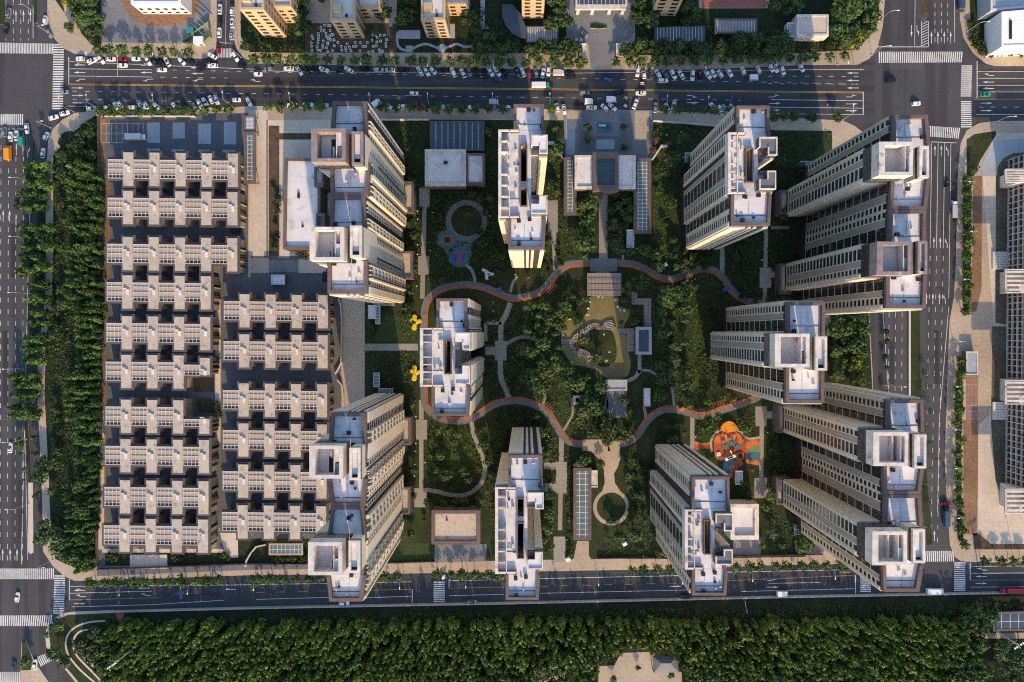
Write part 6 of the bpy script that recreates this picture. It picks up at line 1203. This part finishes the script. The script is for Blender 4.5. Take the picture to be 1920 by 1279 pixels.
fleet(Z(0, 0, [(600, 438, 0, 'w'), (690, 455, 25, 'w'), (755, 445, -50, 'w'), (830, 442, 0, 'w'), (918, 443, 0, 'r'), (1018, 440, 0, 'w'), (1108, 455, -60, 'w'), (1155, 460, -60, 'k'), (1205, 465, -60, 'k'), (1253, 463, -60, 'w'), (1362, 460, -45, 'w'), (1425, 462, -45, 'k'), (1592, 418, -30, 'w'), (1545, 455, 0, 'k')]), 'from the west junction along the north kerb, before the side street', GP)
fleet(Z(0, 0, [(918, 489, 0, 'w'), (1213, 523, 0, 'w'), (1595, 492, 0, 'w'), (1505, 517, 0, 'k'), (1815, 495, -20, 'k')])+Z(480, 0, [(15, 555, 0, 'w')]), 'from the left in the north lanes near the west junction', GP)
fleet(Z(0, 0, [(1765, 425, -60, 'w')])+Z(480, 0, [(95, 515, 0, 'g'), (245, 512, 0, 'w'), (325, 530, -60, 'w'), (375, 525, -60, 'k'), (440, 525, -45, 'k'), (508, 520, -20, 'w'), (630, 525, 0, 'k'), (695, 520, -30, 'w'), (810, 515, 0, 'k'), (920, 522, 0, 's'), (1005, 522, 0, 's'), (1105, 525, 0, 'k'), (1230, 532, -60, 'w'), (1278, 535, -60, 'w'), (1328, 530, -50, 'w'), (1415, 525, 0, 'k'), (1480, 540, -65, 'w'), (1552, 548, -65, 'w'), (1600, 535, -75, 'g'), (1652, 540, -75, 'k'), (1712, 550, -75, 'k'), (1760, 538, -60, 'w'), (1808, 538, -55, 'w'), (1865, 545, -50, 'k')])+Z(960, 0, [(40, 540, -75, 'k'), (82, 540, -70, 'w'), (130, 550, -75, 'r'), (180, 545, -80, 'g'), (232, 547, 80, 'w'), (273, 538, 88, 'w'), (440, 572, 0, 'k')]), 'from the side street along the north kerb, before the gate', GP)
fleet(Z(960, 0, [(942, 543, 85, 'w'), (990, 557, -80, 'w'), (1040, 560, -80, 'n'), (1097, 553, -65, 'w'), (1150, 550, -55, 'g'), (1210, 557, -60, 'w'), (1272, 560, -60, 'w'), (1355, 565, 88, 'w'), (1410, 560, -80, 'k'), (1470, 558, -55, 'w'), (1510, 550, -55, 'w'), (1562, 553, -60, 'w'), (1632, 542, -60, 'w'), (1735, 530, -70, 'w'), (1850, 522, -70, 'w')])+Z(1440, 0, [(25, 510, -60, 'w'), (58, 508, -65, 'w'), (112, 530, -70, 'w'), (252, 508, -60, 'w')]), 'from the estate gate eastward along the north kerb', GP)
fleet(Z(0, 0, [(595, 822, 0, 'k'), (685, 815, 0, 'w'), (815, 808, 0, 'w'), (872, 800, -60, 'w'), (905, 792, -55, 'w'), (990, 806, 0, 'w'), (1060, 795, -50, 'w'), (1100, 797, -55, 'w'), (1170, 800, -55, 'w'), (1310, 795, -50, 'w'), (1385, 800, -50, 'k'), (1460, 803, -55, 'g'), (1497, 780, -60, 'w'), (1535, 762, -60, 'w'), (1580, 746, -65, 'w'), (1622, 748, -70, 'w'), (1773, 748, 0, 'w'), (1865, 763, -65, 'w')]), 'from the west junction along the south kerb by the townhouses', GP)
fleet(Z(480, 0, [(270, 788, 0, 'w'), (390, 785, 0, 'w'), (505, 788, 0, 's'), (1005, 802, -30, 'w'), (1095, 797, 0, 'w'), (1210, 798, -60, 'r'), (1420, 799, 0, 'w'), (1630, 802, 0, 'w'), (1775, 800, 0, 'g'), (1870, 805, 0, 'w')]), 'from the left along the south kerb beside the first compact tower', GP)
fleet(Z(960, 0, [(340, 805, -75, 'w'), (390, 820, -80, 'w'), (505, 808, 0, 'k'), (597, 806, 0, 'w'), (695, 805, -45, 'w'), (753, 800, -45, 'w'), (925, 780, 70, 'w'), (967, 698, 0, 'w'), (800, 690, 10, 'k'), (545, 697, 0, 'g')]), 'from the left in front of the gatehouse plaza', GP)
fleet(Z(960, 0, [(1075, 807, 85, 'g'), (1168, 810, -60, 'w'), (1215, 790, 80, 'w'), (1513, 802, -50, 'w'), (1565, 825, -65, 'w'), (1600, 818, -60, 's'), (1655, 815, -50, 'w')]), 'from the plaza along the south kerb by the second compact tower', GP)
for x, y, a, c, lab in [(672.5+103.5, 175, 0, 'w', 'white pickup car driving alone on the shaded upper road'), (932, 148, -5, 'n', 'dark blue car standing off the north kerb below the pavement trees'), (1138.7, 149, -12, 'b', 'bright blue car crossing the lanes below the estate gate'), (1243, 151, 0, 'w', 'white car in the lane beside the parked row right of the gate'), (1083, 75, 0, 's', 'silver car at the ramp mouth inside the estate gate'), (1095, 64, -30, 'g', 'grey car at a slant inside the estate gate forecourt'), (50, 241, -85, 'w', 'white car turning alone below the west crossing'), (86, 255, 65, 'w', 'white car at the slip lane kerb by the oval planter'), (80, 287, 85, 'w', 'white car on the slip lane left of the pale pavement'), (8, 247, 88, 'g', 'grey car waiting leftmost at the west stop line'), (19, 256, 88, 'w', 'white car waiting at the west stop line, second from left'), (30, 254, 88, 'w', 'white car waiting at the west stop line beside the teal truck'), (100, 220, 15, 'w', 'white car at the curved kerb, nearer the west crossing'), (121, 212, 15, 'w', 'white car at the curved kerb, nearer the upper road'), (120, 172, 0, 'g', 'grey car on the long crossing of the west junction'), (16, 24, 78, 'g', 'grey car beside the grass median at the upper left'), (11, 55, 75, 'k', 'black car above the west crossing at the left edge'), (84.5, 37, 88, 'w', 'white car at the kerb of the upper west pavement'), (92, 62, -65, 'g', 'grey car at the bend of the upper west pavement'), (409, 92, 85, 'r', 'dark red car on the side street crossing'), (1670, 150, 8, 'k', 'black car turning in the middle of the upper east junction'), (1718, 194, 5, 'w', 'white car in the upper east junction with long shadow'), (1848, 177, 0, 'e', 'green taxi waiting at the east stop line'), (1776, 344, 88, 'k', 'black car under the lamp on the upper east road'), (1774, 945, -5, 'r', 'bright red car in the shade on the lower east road'), (19, 840, 85, 'w', 'white car driving alone on the lower west road'), (32, 1120, 82, 'w', 'white car crossing the lower west junction'), (25, 1249, 85, 'n', 'dark blue car beside the small green traffic island'), (65, 1246, 88, 'w', 'white car at the slip road crossing below the west junction'), (645, 1131.5, 0, 'w', 'white car at the lower kerb below the lower long tower'), (885, 1129, 0, 'g', 'grey car at the lower kerb left of the lower compact tower'), (1287, 1118, 0, 'k', 'black car at the lower kerb left of the playground side tower'), (30, 383, 90, 'k', 'black car on the wide west road beside the poplars'), (608, 519, 88, 'k', 'black car on the bare yard below the white podium'), (442, 434, 0, 'k', 'black car in the shaded lane between townhouse rows'), (1600, 1118, 0, 's', 'silver car at the lower kerb above the wood')][:35]:
    car(x, y, a, c, lab)
for i, (x, y, c) in enumerate([(412, 17, 'w'), (412, 37, 'k'), (411, 61, 'w')]): car(x, y, 88, c, f'{CNAME[c]} car in the left parked line of the side street, {ordw(i+1)} from the top')
for i, (x, y, c) in enumerate([(435, 20, 'w'), (435, 43, 'w'), (434, 65, 's'), (435, 4, 'k')]): car(x, y, 90, c, f'{CNAME[c]} car in the right parked line of the side street, {ordw(i+1)}')
truck(16.5, 287, 90, 'car_o', 'car_o', 7.0, 'orange bus at the left edge below the west stop line', 'bus', 'bus', 2.9, 2.4); truck(41, 264, 90, 'car_t', 'car_t', 4.6, 'small teal truck right of the waiting white cars'); truck(1014, 160, 0, 'car_e', 'car_w', 8.8, 'white and green lorry on the yellow line of the upper road', 'lorry'); truck(1047, 137, 0, 'car_w', 'rim', 5.2, 'beige box truck at the north kerb left of the estate gate')
truck(706, 194, 35, 'car_w', 'car_w', 4.6, 'white van on the pavement corner by the first long tower', 'van'); truck(926, 192, 0, 'car_w', 'car_s', 4.6, 'small white truck at the south kerb left of the compact tower'); truck(1104, 191, 0, 'car_w', 'car_w', 4.0, 'tiny white truck in front of the plaza'); truck(1146, 187, 0, 'car_w', 'car_w', 4.8, 'white van in the lane in front of the plaza', 'van'); truck(1413, 146, 0, 'car_w', 'car_w', 4.2, 'white delivery truck in the lane toward the east junction')
truck(1802, 4, 88, 'car_b', 'car_n', 7.0, 'dark blue truck at the kerb of the upper right corner'); truck(1790, 393, 90, 'car_w', 'car_s', 8.0, 'white flatbed truck at the kerb of the east road', 'truck', 'truck', 1.8); truck(1774, 968, 90, 'car_k', 'car_n', 9.5, 'long dark truck in the shade of the lower east road'); truck(1752, 1108, 0, 'car_w', 'car_w', 8.0, 'large white truck leaving the lower east junction'); truck(1897, 1107, 180, 'car_r', 'car_r', 10.5, 'long red lorry on the lower right road', 'lorry'); truck(1466, 1112.5, 0, 'car_w', 'car_w', 5.2, 'small white box truck at the lower kerb right of the compact tower'); truck(257, 258, 0, 'car_w', 'offwhite', 10.0, 'long grey white lorry trailer parked in the townhouse yard', 'lorry', 'lorry', 3.2, 2.6)
for x, y, a, lab in ((1175, 185, -40, 'open cargo tricycle on the road in front of the plaza'), (1174, 200, -40, 'open cargo tricycle at the plaza edge'), (1206, 157, 0, 'loaded cargo tricycle beside the parked row'), (1301, 216, 85, 'white cargo tricycle on the pavement right of the plaza')):
    wx, wy = P(x, y, .5); r = tag(empty('cargo_tricycle', (wx, wy, .02), math.radians(a)), lab, 'tricycle', None); b = MB(); b.box(-.4, 0, .5, 1.6, 1.1, .08); b.box(-.4, .52, .58, 1.6, .06, .35); b.box(-.4, -.52, .58, 1.6, .06, .35); link('cargo_bed', b.mesh('cargo_bed', M['rim']), r); b = MB(); b.tube((.4, 0, .5), (1.1, 0, .9), .06, .05); b.tube((1.1, -.3, .95), (1.1, .3, .95), .04, .04); link('frame', b.mesh('frame', M['dark']), r)
    for sx, sy in ((1.15, 0), (-.7, .62), (-.7, -.62)): b = MB(); b.tube((sx, sy-.05, .3), (sx, sy+.05, .3), .3, .3, 10); link('wheel', b.mesh('wheel', M['rubber_dark']), r)
# ================================================================== LAMPS, SIGNS, SMALL THINGS
def lamp_proto():
    r = empty('street_lamp'); b = MB(); b.tube((0, 0, 0), (0, 0, 9.5), .13, .07, 8); b.lathe([(.3, 0), (.28, .25), (.14, .5)], n=8); link('pole', b.mesh('lamp_pole', M['steel']), r)
    b = MB(); b.tube((0, 0, 9.3), (1.4, 0, 10.0), .07, .06, 6); b.tube((1.4, 0, 10.0), (2.8, 0, 10.1), .06, .05, 6); link('arm', b.mesh('lamp_arm', M['steel']), r)
    b = MB(); b.lbox((2.5, 0), (1, 0), (0, 1), 0, .95, -.17, .17, 10.0, 10.18); link('lamp_head', b.mesh('lamp_head', M['white']), r); return r
PROTO = lamp_proto(); first = True
def lamps(pts, ang, lab, group):
    global first
    for i, (x, y, *a) in enumerate(pts):
        r = PROTO if first else copy_tree(PROTO); first = False; wx, wy = P(x, y, 0); r.location = (wx, wy, .13); r.rotation_euler = (0, 0, math.radians(a[0] if a else ang)); tag(r, lab % ordw(i+1), 'street lamp', group)
lamps([(139, 210), (189, 205), (309, 205), (436, 200), (557, 202), (702, 203), (808, 203), (926, 203), (1030, 203), (1243, 207), (1318, 209), (1533, 224), (1580, 225)], 92, 'grey street lamp, %s from the west on the south side of the upper road', 'lamps of the upper road')
lamps([(188, 104), (309, 106), (452, 108), (686, 124), (807, 127), (927, 129), (1190, 130), (1312, 131), (1440, 126), (1570, 122)], -88, 'grey street lamp, %s from the west on the north side of the upper road', 'lamps of the upper road')
lamps([(62, 342), (62, 449), (60, 551), (50, 690), (50, 823), (55, 945)], 180, 'grey street lamp, %s from the top along the wide west road', 'lamps of the west road')
lamps([(248, 1088), (372, 1085), (492, 1078), (757, 1075), (877, 1073), (1118, 1069), (1270, 1066), (1397, 1061), (1547, 1057), (1900, 1055)], -90, 'grey street lamp, %s from the west on the lower road pavement', 'lamps of the lower road')
lamps([(1803, 350), (1806, 440), (1794, 527), (1786, 640), (1780, 722), (1778, 800), (1778, 870), (1783, 960)], 180, 'grey street lamp, %s from the top along the east road kerb', 'lamps of the east road'); lamps([(1661, 722), (1648, 40), (1634, 104), (1846, 110), (1860, 232), (99, 1050), (96, 240), (98, 66), (1812, 60)], 0, 'grey corner lamp, %s of those standing at the junction corners', 'lamps at the junctions')
def gantry(x, y, ang, lab, c='cobalt', W=3.6):
    wx, wy = P(x, y, 0); r = tag(empty('road_sign', (wx, wy, .13), math.radians(ang)), lab, 'road sign'); b = MB(); b.tube((0, 0, 0), (0, 0, 7), .15, .1, 8); b.tube((0, 0, 6.6), (5.4, 0, 6.6), .09, .07, 6); link('post', b.mesh('sign_post', M['steel']), r); b = MB(); b.box(3.4, 0, 5.4, W, .12, 2.2); link('sign_panel', b.mesh('sign_panel', M[c]), r)
gantry(508, 124, -80, 'blue road sign on an arm above the parked cars by the side street'); gantry(1361, 208, 80, 'blue road sign on an arm by the second compact tower'); gantry(352, 1090, -85, 'blue road sign on an arm over the lower road'); gantry(1600, 121, -90, 'grey signal arm at the end of the upper road', 'dark', .6); gantry(1799, 34, 180, 'striped signal arm reaching over the upper right road', 'dark', 2.5); gantry(64, 22, 180, 'signal arm over the top left lanes', 'dark', 2.5); gantry(1388, 1117, -80, 'blue sign on a slender pole at the wood edge', 'cobalt', 1.2)
def mast(px, py, h, lab):
    wx, wy = P(px, py, 0); r = tag(empty('light_mast', (wx, wy, 0), .6), lab, 'light mast'); b = MB(); b.tube((0, 0, 0), (0, 0, h), .45, .2, 10); link('pole', b.mesh('mast_pole', M['steel']), r)
    for z, q in ((h, 2.2), (h-3, 1.4)):
        b = MB(); b.tube((-q, 0, z), (q, 0, z), .12, .12, 6); b.tube((0, -q*.6, z), (0, q*.6, z), .1, .1, 6); link('crossarm', b.mesh('crossarm', M['steel']), r)
    for sx in (-2, -1, 1, 2): b = MB(); b.box(sx, 0, h-.2, .5, .7, .5); link('floodlight', b.mesh('floodlight', M['white']), r)
mast(262, 1206, 21, 'tall white mast leaning over the wood at the lower left'); mast(1850, 1172, 20, 'tall white mast by the glass house at the lower right')
# white ring planters on bare earth
b = MB(); pr = []
for i in range(9): a = 2*PI*i/8; 
b.lathe([(.36, 0), (.58, .04), (.62, .26), (.55, .36), (.38, .30), (.34, .05)], n=14); RING = b.mesh('ring_planter', M['white']); b = MB(); b.lathe([(.37, .1), (.0001, .14)], n=12); RSOIL = b.mesh('planter_soil', M['soil'])
zz = [(420, 270), (428, 290), (415, 322), (418, 348), (420, 378), (487, 207), (490, 232), (511, 228), (515, 190), (540, 190), (558, 230), (556, 195), (470, 252), (470, 275), (468, 298), (465, 322), (460, 350), (463, 375), (484, 378), (500, 338), (503, 355), (505, 308), (525, 250), (530, 275), (545, 290), (540, 320), (538, 332), (530, 360), (540, 390), (555, 270), (560, 298), (585, 300), (588, 345), (575, 380), (616, 320), (640, 348), (645, 376), (672, 358), (675, 378), (684, 330), (700, 355), (712, 380), (732, 350), (745, 318), (752, 348), (782, 322), (780, 382), (802, 350), (822, 348), (835, 320), (847, 392), (870, 302), (878, 262), (898, 262), (888, 215), (875, 385), (880, 350), (902, 343), (910, 282), (908, 315), (932, 265), (935, 308), (962, 265), (980, 298), (975, 325), (975, 350), (925, 375), (932, 388), (950, 385), (578, 262), (570, 258)]
for i, (a, c) in enumerate(zz):
    wx, wy = P(480+a/4, c/4, .3); o = tag(link('ring_planter', RING, None, (wx, wy, Z1+.01)), 'white ring planter on the bare earth around the ochre block', 'planter', 'white ring planters on bare earth'); link('soil', RSOIL, o)
# yellow play sculptures, benches, rocks
def splat(px, py, lab, flip):
    wx, wy = P(px, py, 0); r = tag(empty('play_sculpture', (wx, wy, Z1)), lab, 'sculpture'); b = MB()
    for k, (dx, dy, rr) in enumerate(((0, 0, 1.35), (.3*flip, 2.4, 1.15), (.5*flip, -2.5, 1.2), (-2.0*flip, .5, .95), (1.5*flip, .9, .9), (.2*flip, 1.3, 1.0), (.3*flip, -1.4, 1.0), (-1.2*flip, .2, .9))): b.lathe([(rr, .1), (rr, .62+.02*k), (rr*.8, .82+.02*k), (.001, .88+.02*k)], (dx, dy, 0), 18)
    link('body', b.mesh('splat', M['yellow']), r)
splat(779, 604, 'yellow blob shaped play sculpture left of the track, upper one', -1); splat(779, 699, 'yellow blob shaped play sculpture left of the track, lower one', -1)
wx, wy = P(914, 512, .4); r = tag(empty('y_bench', (wx, wy, Z1)), 'pale three armed bench on the dark lawn', 'bench'); b = MB()
for a in (2.2, -2.0, -.55):
    L_, R_ = [], []
    for t in range(7): u = t/6*2.9; w_ = .75+.12*math.sin(t); c, s = math.cos(a+.06*t), math.sin(a+.06*t); L_.append((u*c-s*w_, u*s+c*w_)); R_.append((u*c+s*w_, u*s-c*w_))
    b.prism(L_+R_[::-1], .05, .5+.01*len(b.f))
link('seat', b.mesh('y_bench_seat', M['offwhite']), r)
for (x, y, c, lab) in ((936, 542, 'cobalt', 'blue climbing cube beside the upper loop track'), (1359, 543, 'cobalt', 'blue climbing cube beside the east loop track'), (1278, 767, 'orange_y', 'amber play cube on the lower loop track'), (1245, 757, 'lawn_bright', 'mossy green mound by the lower loop track'), (1171, 1019, 'white', 'white cube seat on the lower right lawn'), (1246, 497, 'offwhite', 'pale cube seat by the upper east track'), (1065, 1048, 'white', 'white sentry box at the garage ramp apron'), (832, 1081, 'white', 'white cabinet at the mid crossing'), (1577, 74, 'offwhite', 'pale cabinet beside the utility building')):
    wx, wy = P(x, y, .5); b = MB(); b.box(0, 0, 0, 2.0, 1.6, 1.3); b.box(0, 0, 1.3, 1.5, 1.1, .15); tag(link('play_cube' if c in ('cobalt', 'orange_y') else 'mound' if 'mound' in lab else 'cabinet', b.mesh('cube', M[c]), None, (wx, wy, Z1+.05), .5), lab, 'play cube' if c in ('cobalt', 'orange_y') else 'mound' if 'mound' in lab else 'seat' if 'seat' in lab else 'cabinet')
# red shelters on the loop
for x, y, a, lab in ((1034, 541, 45, 'orange red steel frame beside the upper loop track'), (1030, 764, -50, 'orange red steel frame beside the lower loop track'), (1345, 757, 15, 'orange red steel frame by the track above the playground')):
    wx, wy = P(x, y, 1); r = tag(empty('hoop_climber', (wx, wy, ZT), math.radians(a)), lab, 'climbing frame')
    for k in range(5):
        b = MB(); X = -2.4+k*1.2; b.tube((X, -1, 0), (X, -1, 1.9), .08, .08); b.tube((X, 1, 0), (X, 1, 1.9), .08, .08); b.tube((X, -1, 1.9), (X, 1, 1.9), .08, .08); link('hoop', b.mesh('hoop', M['orange']), r)
    for s in (-1, 0, 1): b = MB(); b.tube((-2.4, s, 1.95), (2.4, s, 1.95), .08, .08); link('rail', b.mesh('rail', M['redder']), r)
# dotted stone walkway over the pond
dp = smooth([(1153, 607), (1145, 609), (1136, 611), (1126, 613), (1114, 611), (1102, 616), (1090, 625), (1079, 634), (1074, 646), (1080, 657), (1092, 660), (1101, 665), (1108, 674)], 4); wx, wy = P(1110, 640); r = tag(empty('lattice_walkway', (wx, wy, 0)), 'winding white lattice walkway around the pond island', 'walkway')
b = MB(); L_, R_ = [], []; n = len(dp)
for i in range(n): 
    a_, c_ = dp[max(i-1, 0)], dp[min(i+1, n-1)]; d = math.hypot(c_[0]-a_[0], c_[1]-a_[1]); nx, ny = -(c_[1]-a_[1])/d, (c_[0]-a_[0])/d; w_ = 5.2+3.0*math.exp(-((i-5)/4)**2)
    L_.append((dp[i][0]+nx*w_, dp[i][1]+ny*w_)); R_.append((dp[i][0]-nx*w_, dp[i][1]-ny*w_))
A_, B_ = PL(L_, 1), PL(R_, 1)
for i in range(n-1): b.prism([A_[i], A_[i+1], B_[i+1], B_[i]], .55, 1.0, 0, 0, True)
o = link('deck', b.mesh('walk_deck', M['rim']), r); o.location = (-wx, -wy, 0); b = MB()
for i in range(n-1):
    for k in range(5):
        f = (k+.5)/5; p = (A_[i][0]*(1-f)+B_[i][0]*f, A_[i][1]*(1-f)+B_[i][1]*f); q = (A_[i+1][0]*(1-f)+B_[i+1][0]*f, A_[i+1][1]*(1-f)+B_[i+1][1]*f); m_ = ((p[0]+q[0])/2, (p[1]+q[1])/2) if k % 2 else p; b.box(m_[0], m_[1], 1.0, .5, .5, .02, .5)
o = link('perforation', b.mesh('walk_holes', M['dark']), r); o.location = (-wx, -wy, 0)
flat('path', [rect(1052, 636, 1070, 645), rect(1158, 616, 1176, 625)], .2, .72, 'pave_grey')
rg = random.Random(4)
for i, (x, y) in enumerate([(1106, 566), (1103, 578), (1100, 590), (1068, 598), (1130, 557), (1122, 556), (1154, 562), (1158, 575), (1163, 581), (1170, 582), (1048, 588), (1056, 628), (1120, 692), (1150, 690), (1146, 684), (1137, 676), (1143, 660), (1106, 634), (1132, 627), (1072, 680), (1080, 684), (1104, 590), (1244, 612), (1238, 622), (1242, 610), (1155, 654), (1060, 590)]):
    b = MB(); rr = rg.uniform(.35, .8); prof = [(rr, 0), (rr*.95, rr*.35), (rr*.55, rr*.7), (.001, rr*.8)]; b.lathe(prof, n=7); me = b.mesh('rock', M['rim'])
    for v in me.vertices: v.co *= rg.uniform(.8, 1.2)
    wx, wy = P(x, y, .3); tag(link('garden_rock', me, None, (wx, wy, .15), rg.random()*6), 'pale garden rock on the bank of the pond', 'rock', 'garden rocks round the pond')
# playground equipment
wx, wy = P(1368, 832, 1)
def pg(name, lab, cat, x, y, z=ZT): gx, gy = P(x, y, 1); return tag(empty(name, (gx, gy, z)), lab, cat)
r = pg('play_tower', 'teal canopied play tower with two white slides on the orange playground', 'play tower', 1369, 831)
for i, (dx, dy, a) in enumerate(((-2.6, -1.0, .45), (0, .4, 0), (2.6, -.9, -.45))):
    b = MB(); b.box(dx, dy, 2.6, 2.3, 2.2, .15, a); b.box(dx, dy, 2.75, 1.4, 1.4, .35, a); link('canopy', b.mesh('canopy', M['teal']), r); b = MB()
    for sx in (-.9, .9):
        for sy in (-.8, .8): b.box(dx+sx, dy+sy, 0, .12, .12, 2.6)
    link('post', b.mesh('post', M['steel']), r); b = MB(); b.box(dx, dy, 1.2, 1.8, 1.7, .12, a); link('platform', b.mesh('platform', M['orange_y']), r)
for s in (-1, 1): b = MB(); b.tube((s*1.4, 1.2, 1.7), (s*2.1, 3.6, .4), .42, .5, 10); link('slide', b.mesh('slide', M['white']), r)
r = pg('climbing_net', 'dark curved climbing beam right of the play tower', 'climbing frame', 1396, 828); b = MB(); q = [(0, 2.4), (.5, 1), (.3, -.6), (-.4, -2)]
for i in range(3): b.tube((*q[i], 1.2), (*q[i+1], 1.2), .22, .22, 7); b.tube((*q[i], 0), (*q[i], 1.2), .1, .1, 6)
link('beam', b.mesh('beam', M['teal']), r)
r = pg('spinner', 'round white spinner on the orange playground', 'spinner', 1348, 852); b = MB(); b.lathe([(.9, .2), (.95, .45), (.6, .5), (.55, .3), (.0001, .3)], n=18); link('seat_ring', b.mesh('spinner', M['white']), r); b = MB(); b.tube((0, 0, 0), (0, 0, .9), .1, .1); link('hub', b.mesh('hub', M['steel']), r)
r = pg('play_boat', 'white boat shaped play frame below the play tower', 'play frame', 1369, 858); b = MB(); a = .42
for sx in (-1.9, 1.9): b.box(sx*math.cos(a), sx*math.sin(a), 0, 1.1, 1.3, 1.6, a)
link('tower', b.mesh('boat_end', M['white']), r); b = MB()
for s in (-.45, .45): b.box(-s*math.sin(a), s*math.cos(a), .9, 3.0, .12, .5, a)
link('rail', b.mesh('boat_rail', M['white']), r); b = MB(); b.box(0, 0, .5, 2.8, .8, .1, a); link('deck', b.mesh('boat_deck', M['dark']), r)
r = pg('tree_ring_seat', 'dark red ring seat with a tree at the playground edge', 'ring seat', 1388, 856); b = MB(); b.lathe([(1.25, 0), (1.3, .5), (1.9, .55), (2.0, 0)], n=24); link('seat', b.mesh('ring_seat', M['redder']), r); plant('shrub', V_SHRUB, 1388, 856, 'shrub growing inside the dark red ring seat', 'shrub', None, 1.0)
r = pg('play_wall', 'red and yellow framed panel at the tower side of the playground', 'play panel', 1362, 891); b = MB(); b.box(1.2, 0, 0, 1.8, 1.9, 1.4); link('panel', b.mesh('panel', M['redder']), r); b = MB(); b.box(-1.2, 0, 1.3, 1.8, 1.9, .12); link('frame', b.mesh('frame', M['yellow']), r)
r = pg('swing_bar', 'small white slide bar in the middle of the playground', 'slide', 1371, 848); b = MB(); b.tube((-.6, 1, 1.5), (.5, -1, .3), .25, .3, 8); link('chute', b.mesh('chute', M['white']), r)
# fountain bed, flower island, bollard lights
flat('planting_bed', [[(1122, 230), (1146, 230), (1149, 233), (1149, 245), (1146, 248), (1122, 248), (1119, 245), (1119, 233)]], .15, ZT+.35, 'teal', 'structure', 'kerb'); b = MB(); b.prism(PL(rect(1123, 234, 1136, 237), 1), .5, 1.2); tag(b.build('name_stone', M['offwhite']), 'pale long stone in the rectangular plaza pool', 'stone')
flat('planting_bed', [[(1107, 47), (1115, 44), (1138, 49), (1138, 53), (1124, 55), (1107, 54)]], .15, .55, 'verge', 'structure', 'kerb')
b = MB(); b.tube((0, 0, 0), (0, 0, .7), .06, .06, 6); LP_ = b.mesh('lamp_post', M['dark']); b = MB(); b.lathe([(.08, .66), (.28, .74), (.3, .95), (.16, 1.12), (.001, 1.16)], n=10); LG_ = b.mesh('lamp_globe', M['white'])
for x, y in [(783, 396), (783, 411), (783, 459), (783, 477), (781, 536), (925, 567), (925, 583), (925, 601), (780, 781), (780, 831), (779, 846), (778, 871), (777, 892), (797, 867), (1029, 818), (1025, 826), (1304, 819), (1304, 851), (1439, 811), (1409, 931), (1194, 466), (1303, 523), (966, 515), (1250, 253), (1277, 248), (1281, 295), (918, 255), (919, 405), (1240, 1040), (1206, 1043), (1444, 926), (1428, 488), (811, 399), (820, 400), (807, 470)]:
    wx, wy = P(x, y, .8); o = tag(empty('garden_lamp', (wx, wy, Z1)), 'small white globe lamp beside a garden path', 'garden lamp', 'white globe lamps of the garden paths'); link('post', LP_, o); link('globe', LG_, o)
# kerb fence of the carved stone row in the corner lawn
b = MB(); rg = random.Random(9)
for i in range(13): t = i/12; p = P(158+36*t, 1231+32*t, .6); b.box(p[0], p[1], .1, rg.uniform(.7, 1.4), rg.uniform(.8, 1.5), rg.uniform(.8, 1.3), rg.random())
tag(b.build('letter_sculpture', M['rim']), 'row of pale carved shapes on the bank of the curved walk', 'sculpture')
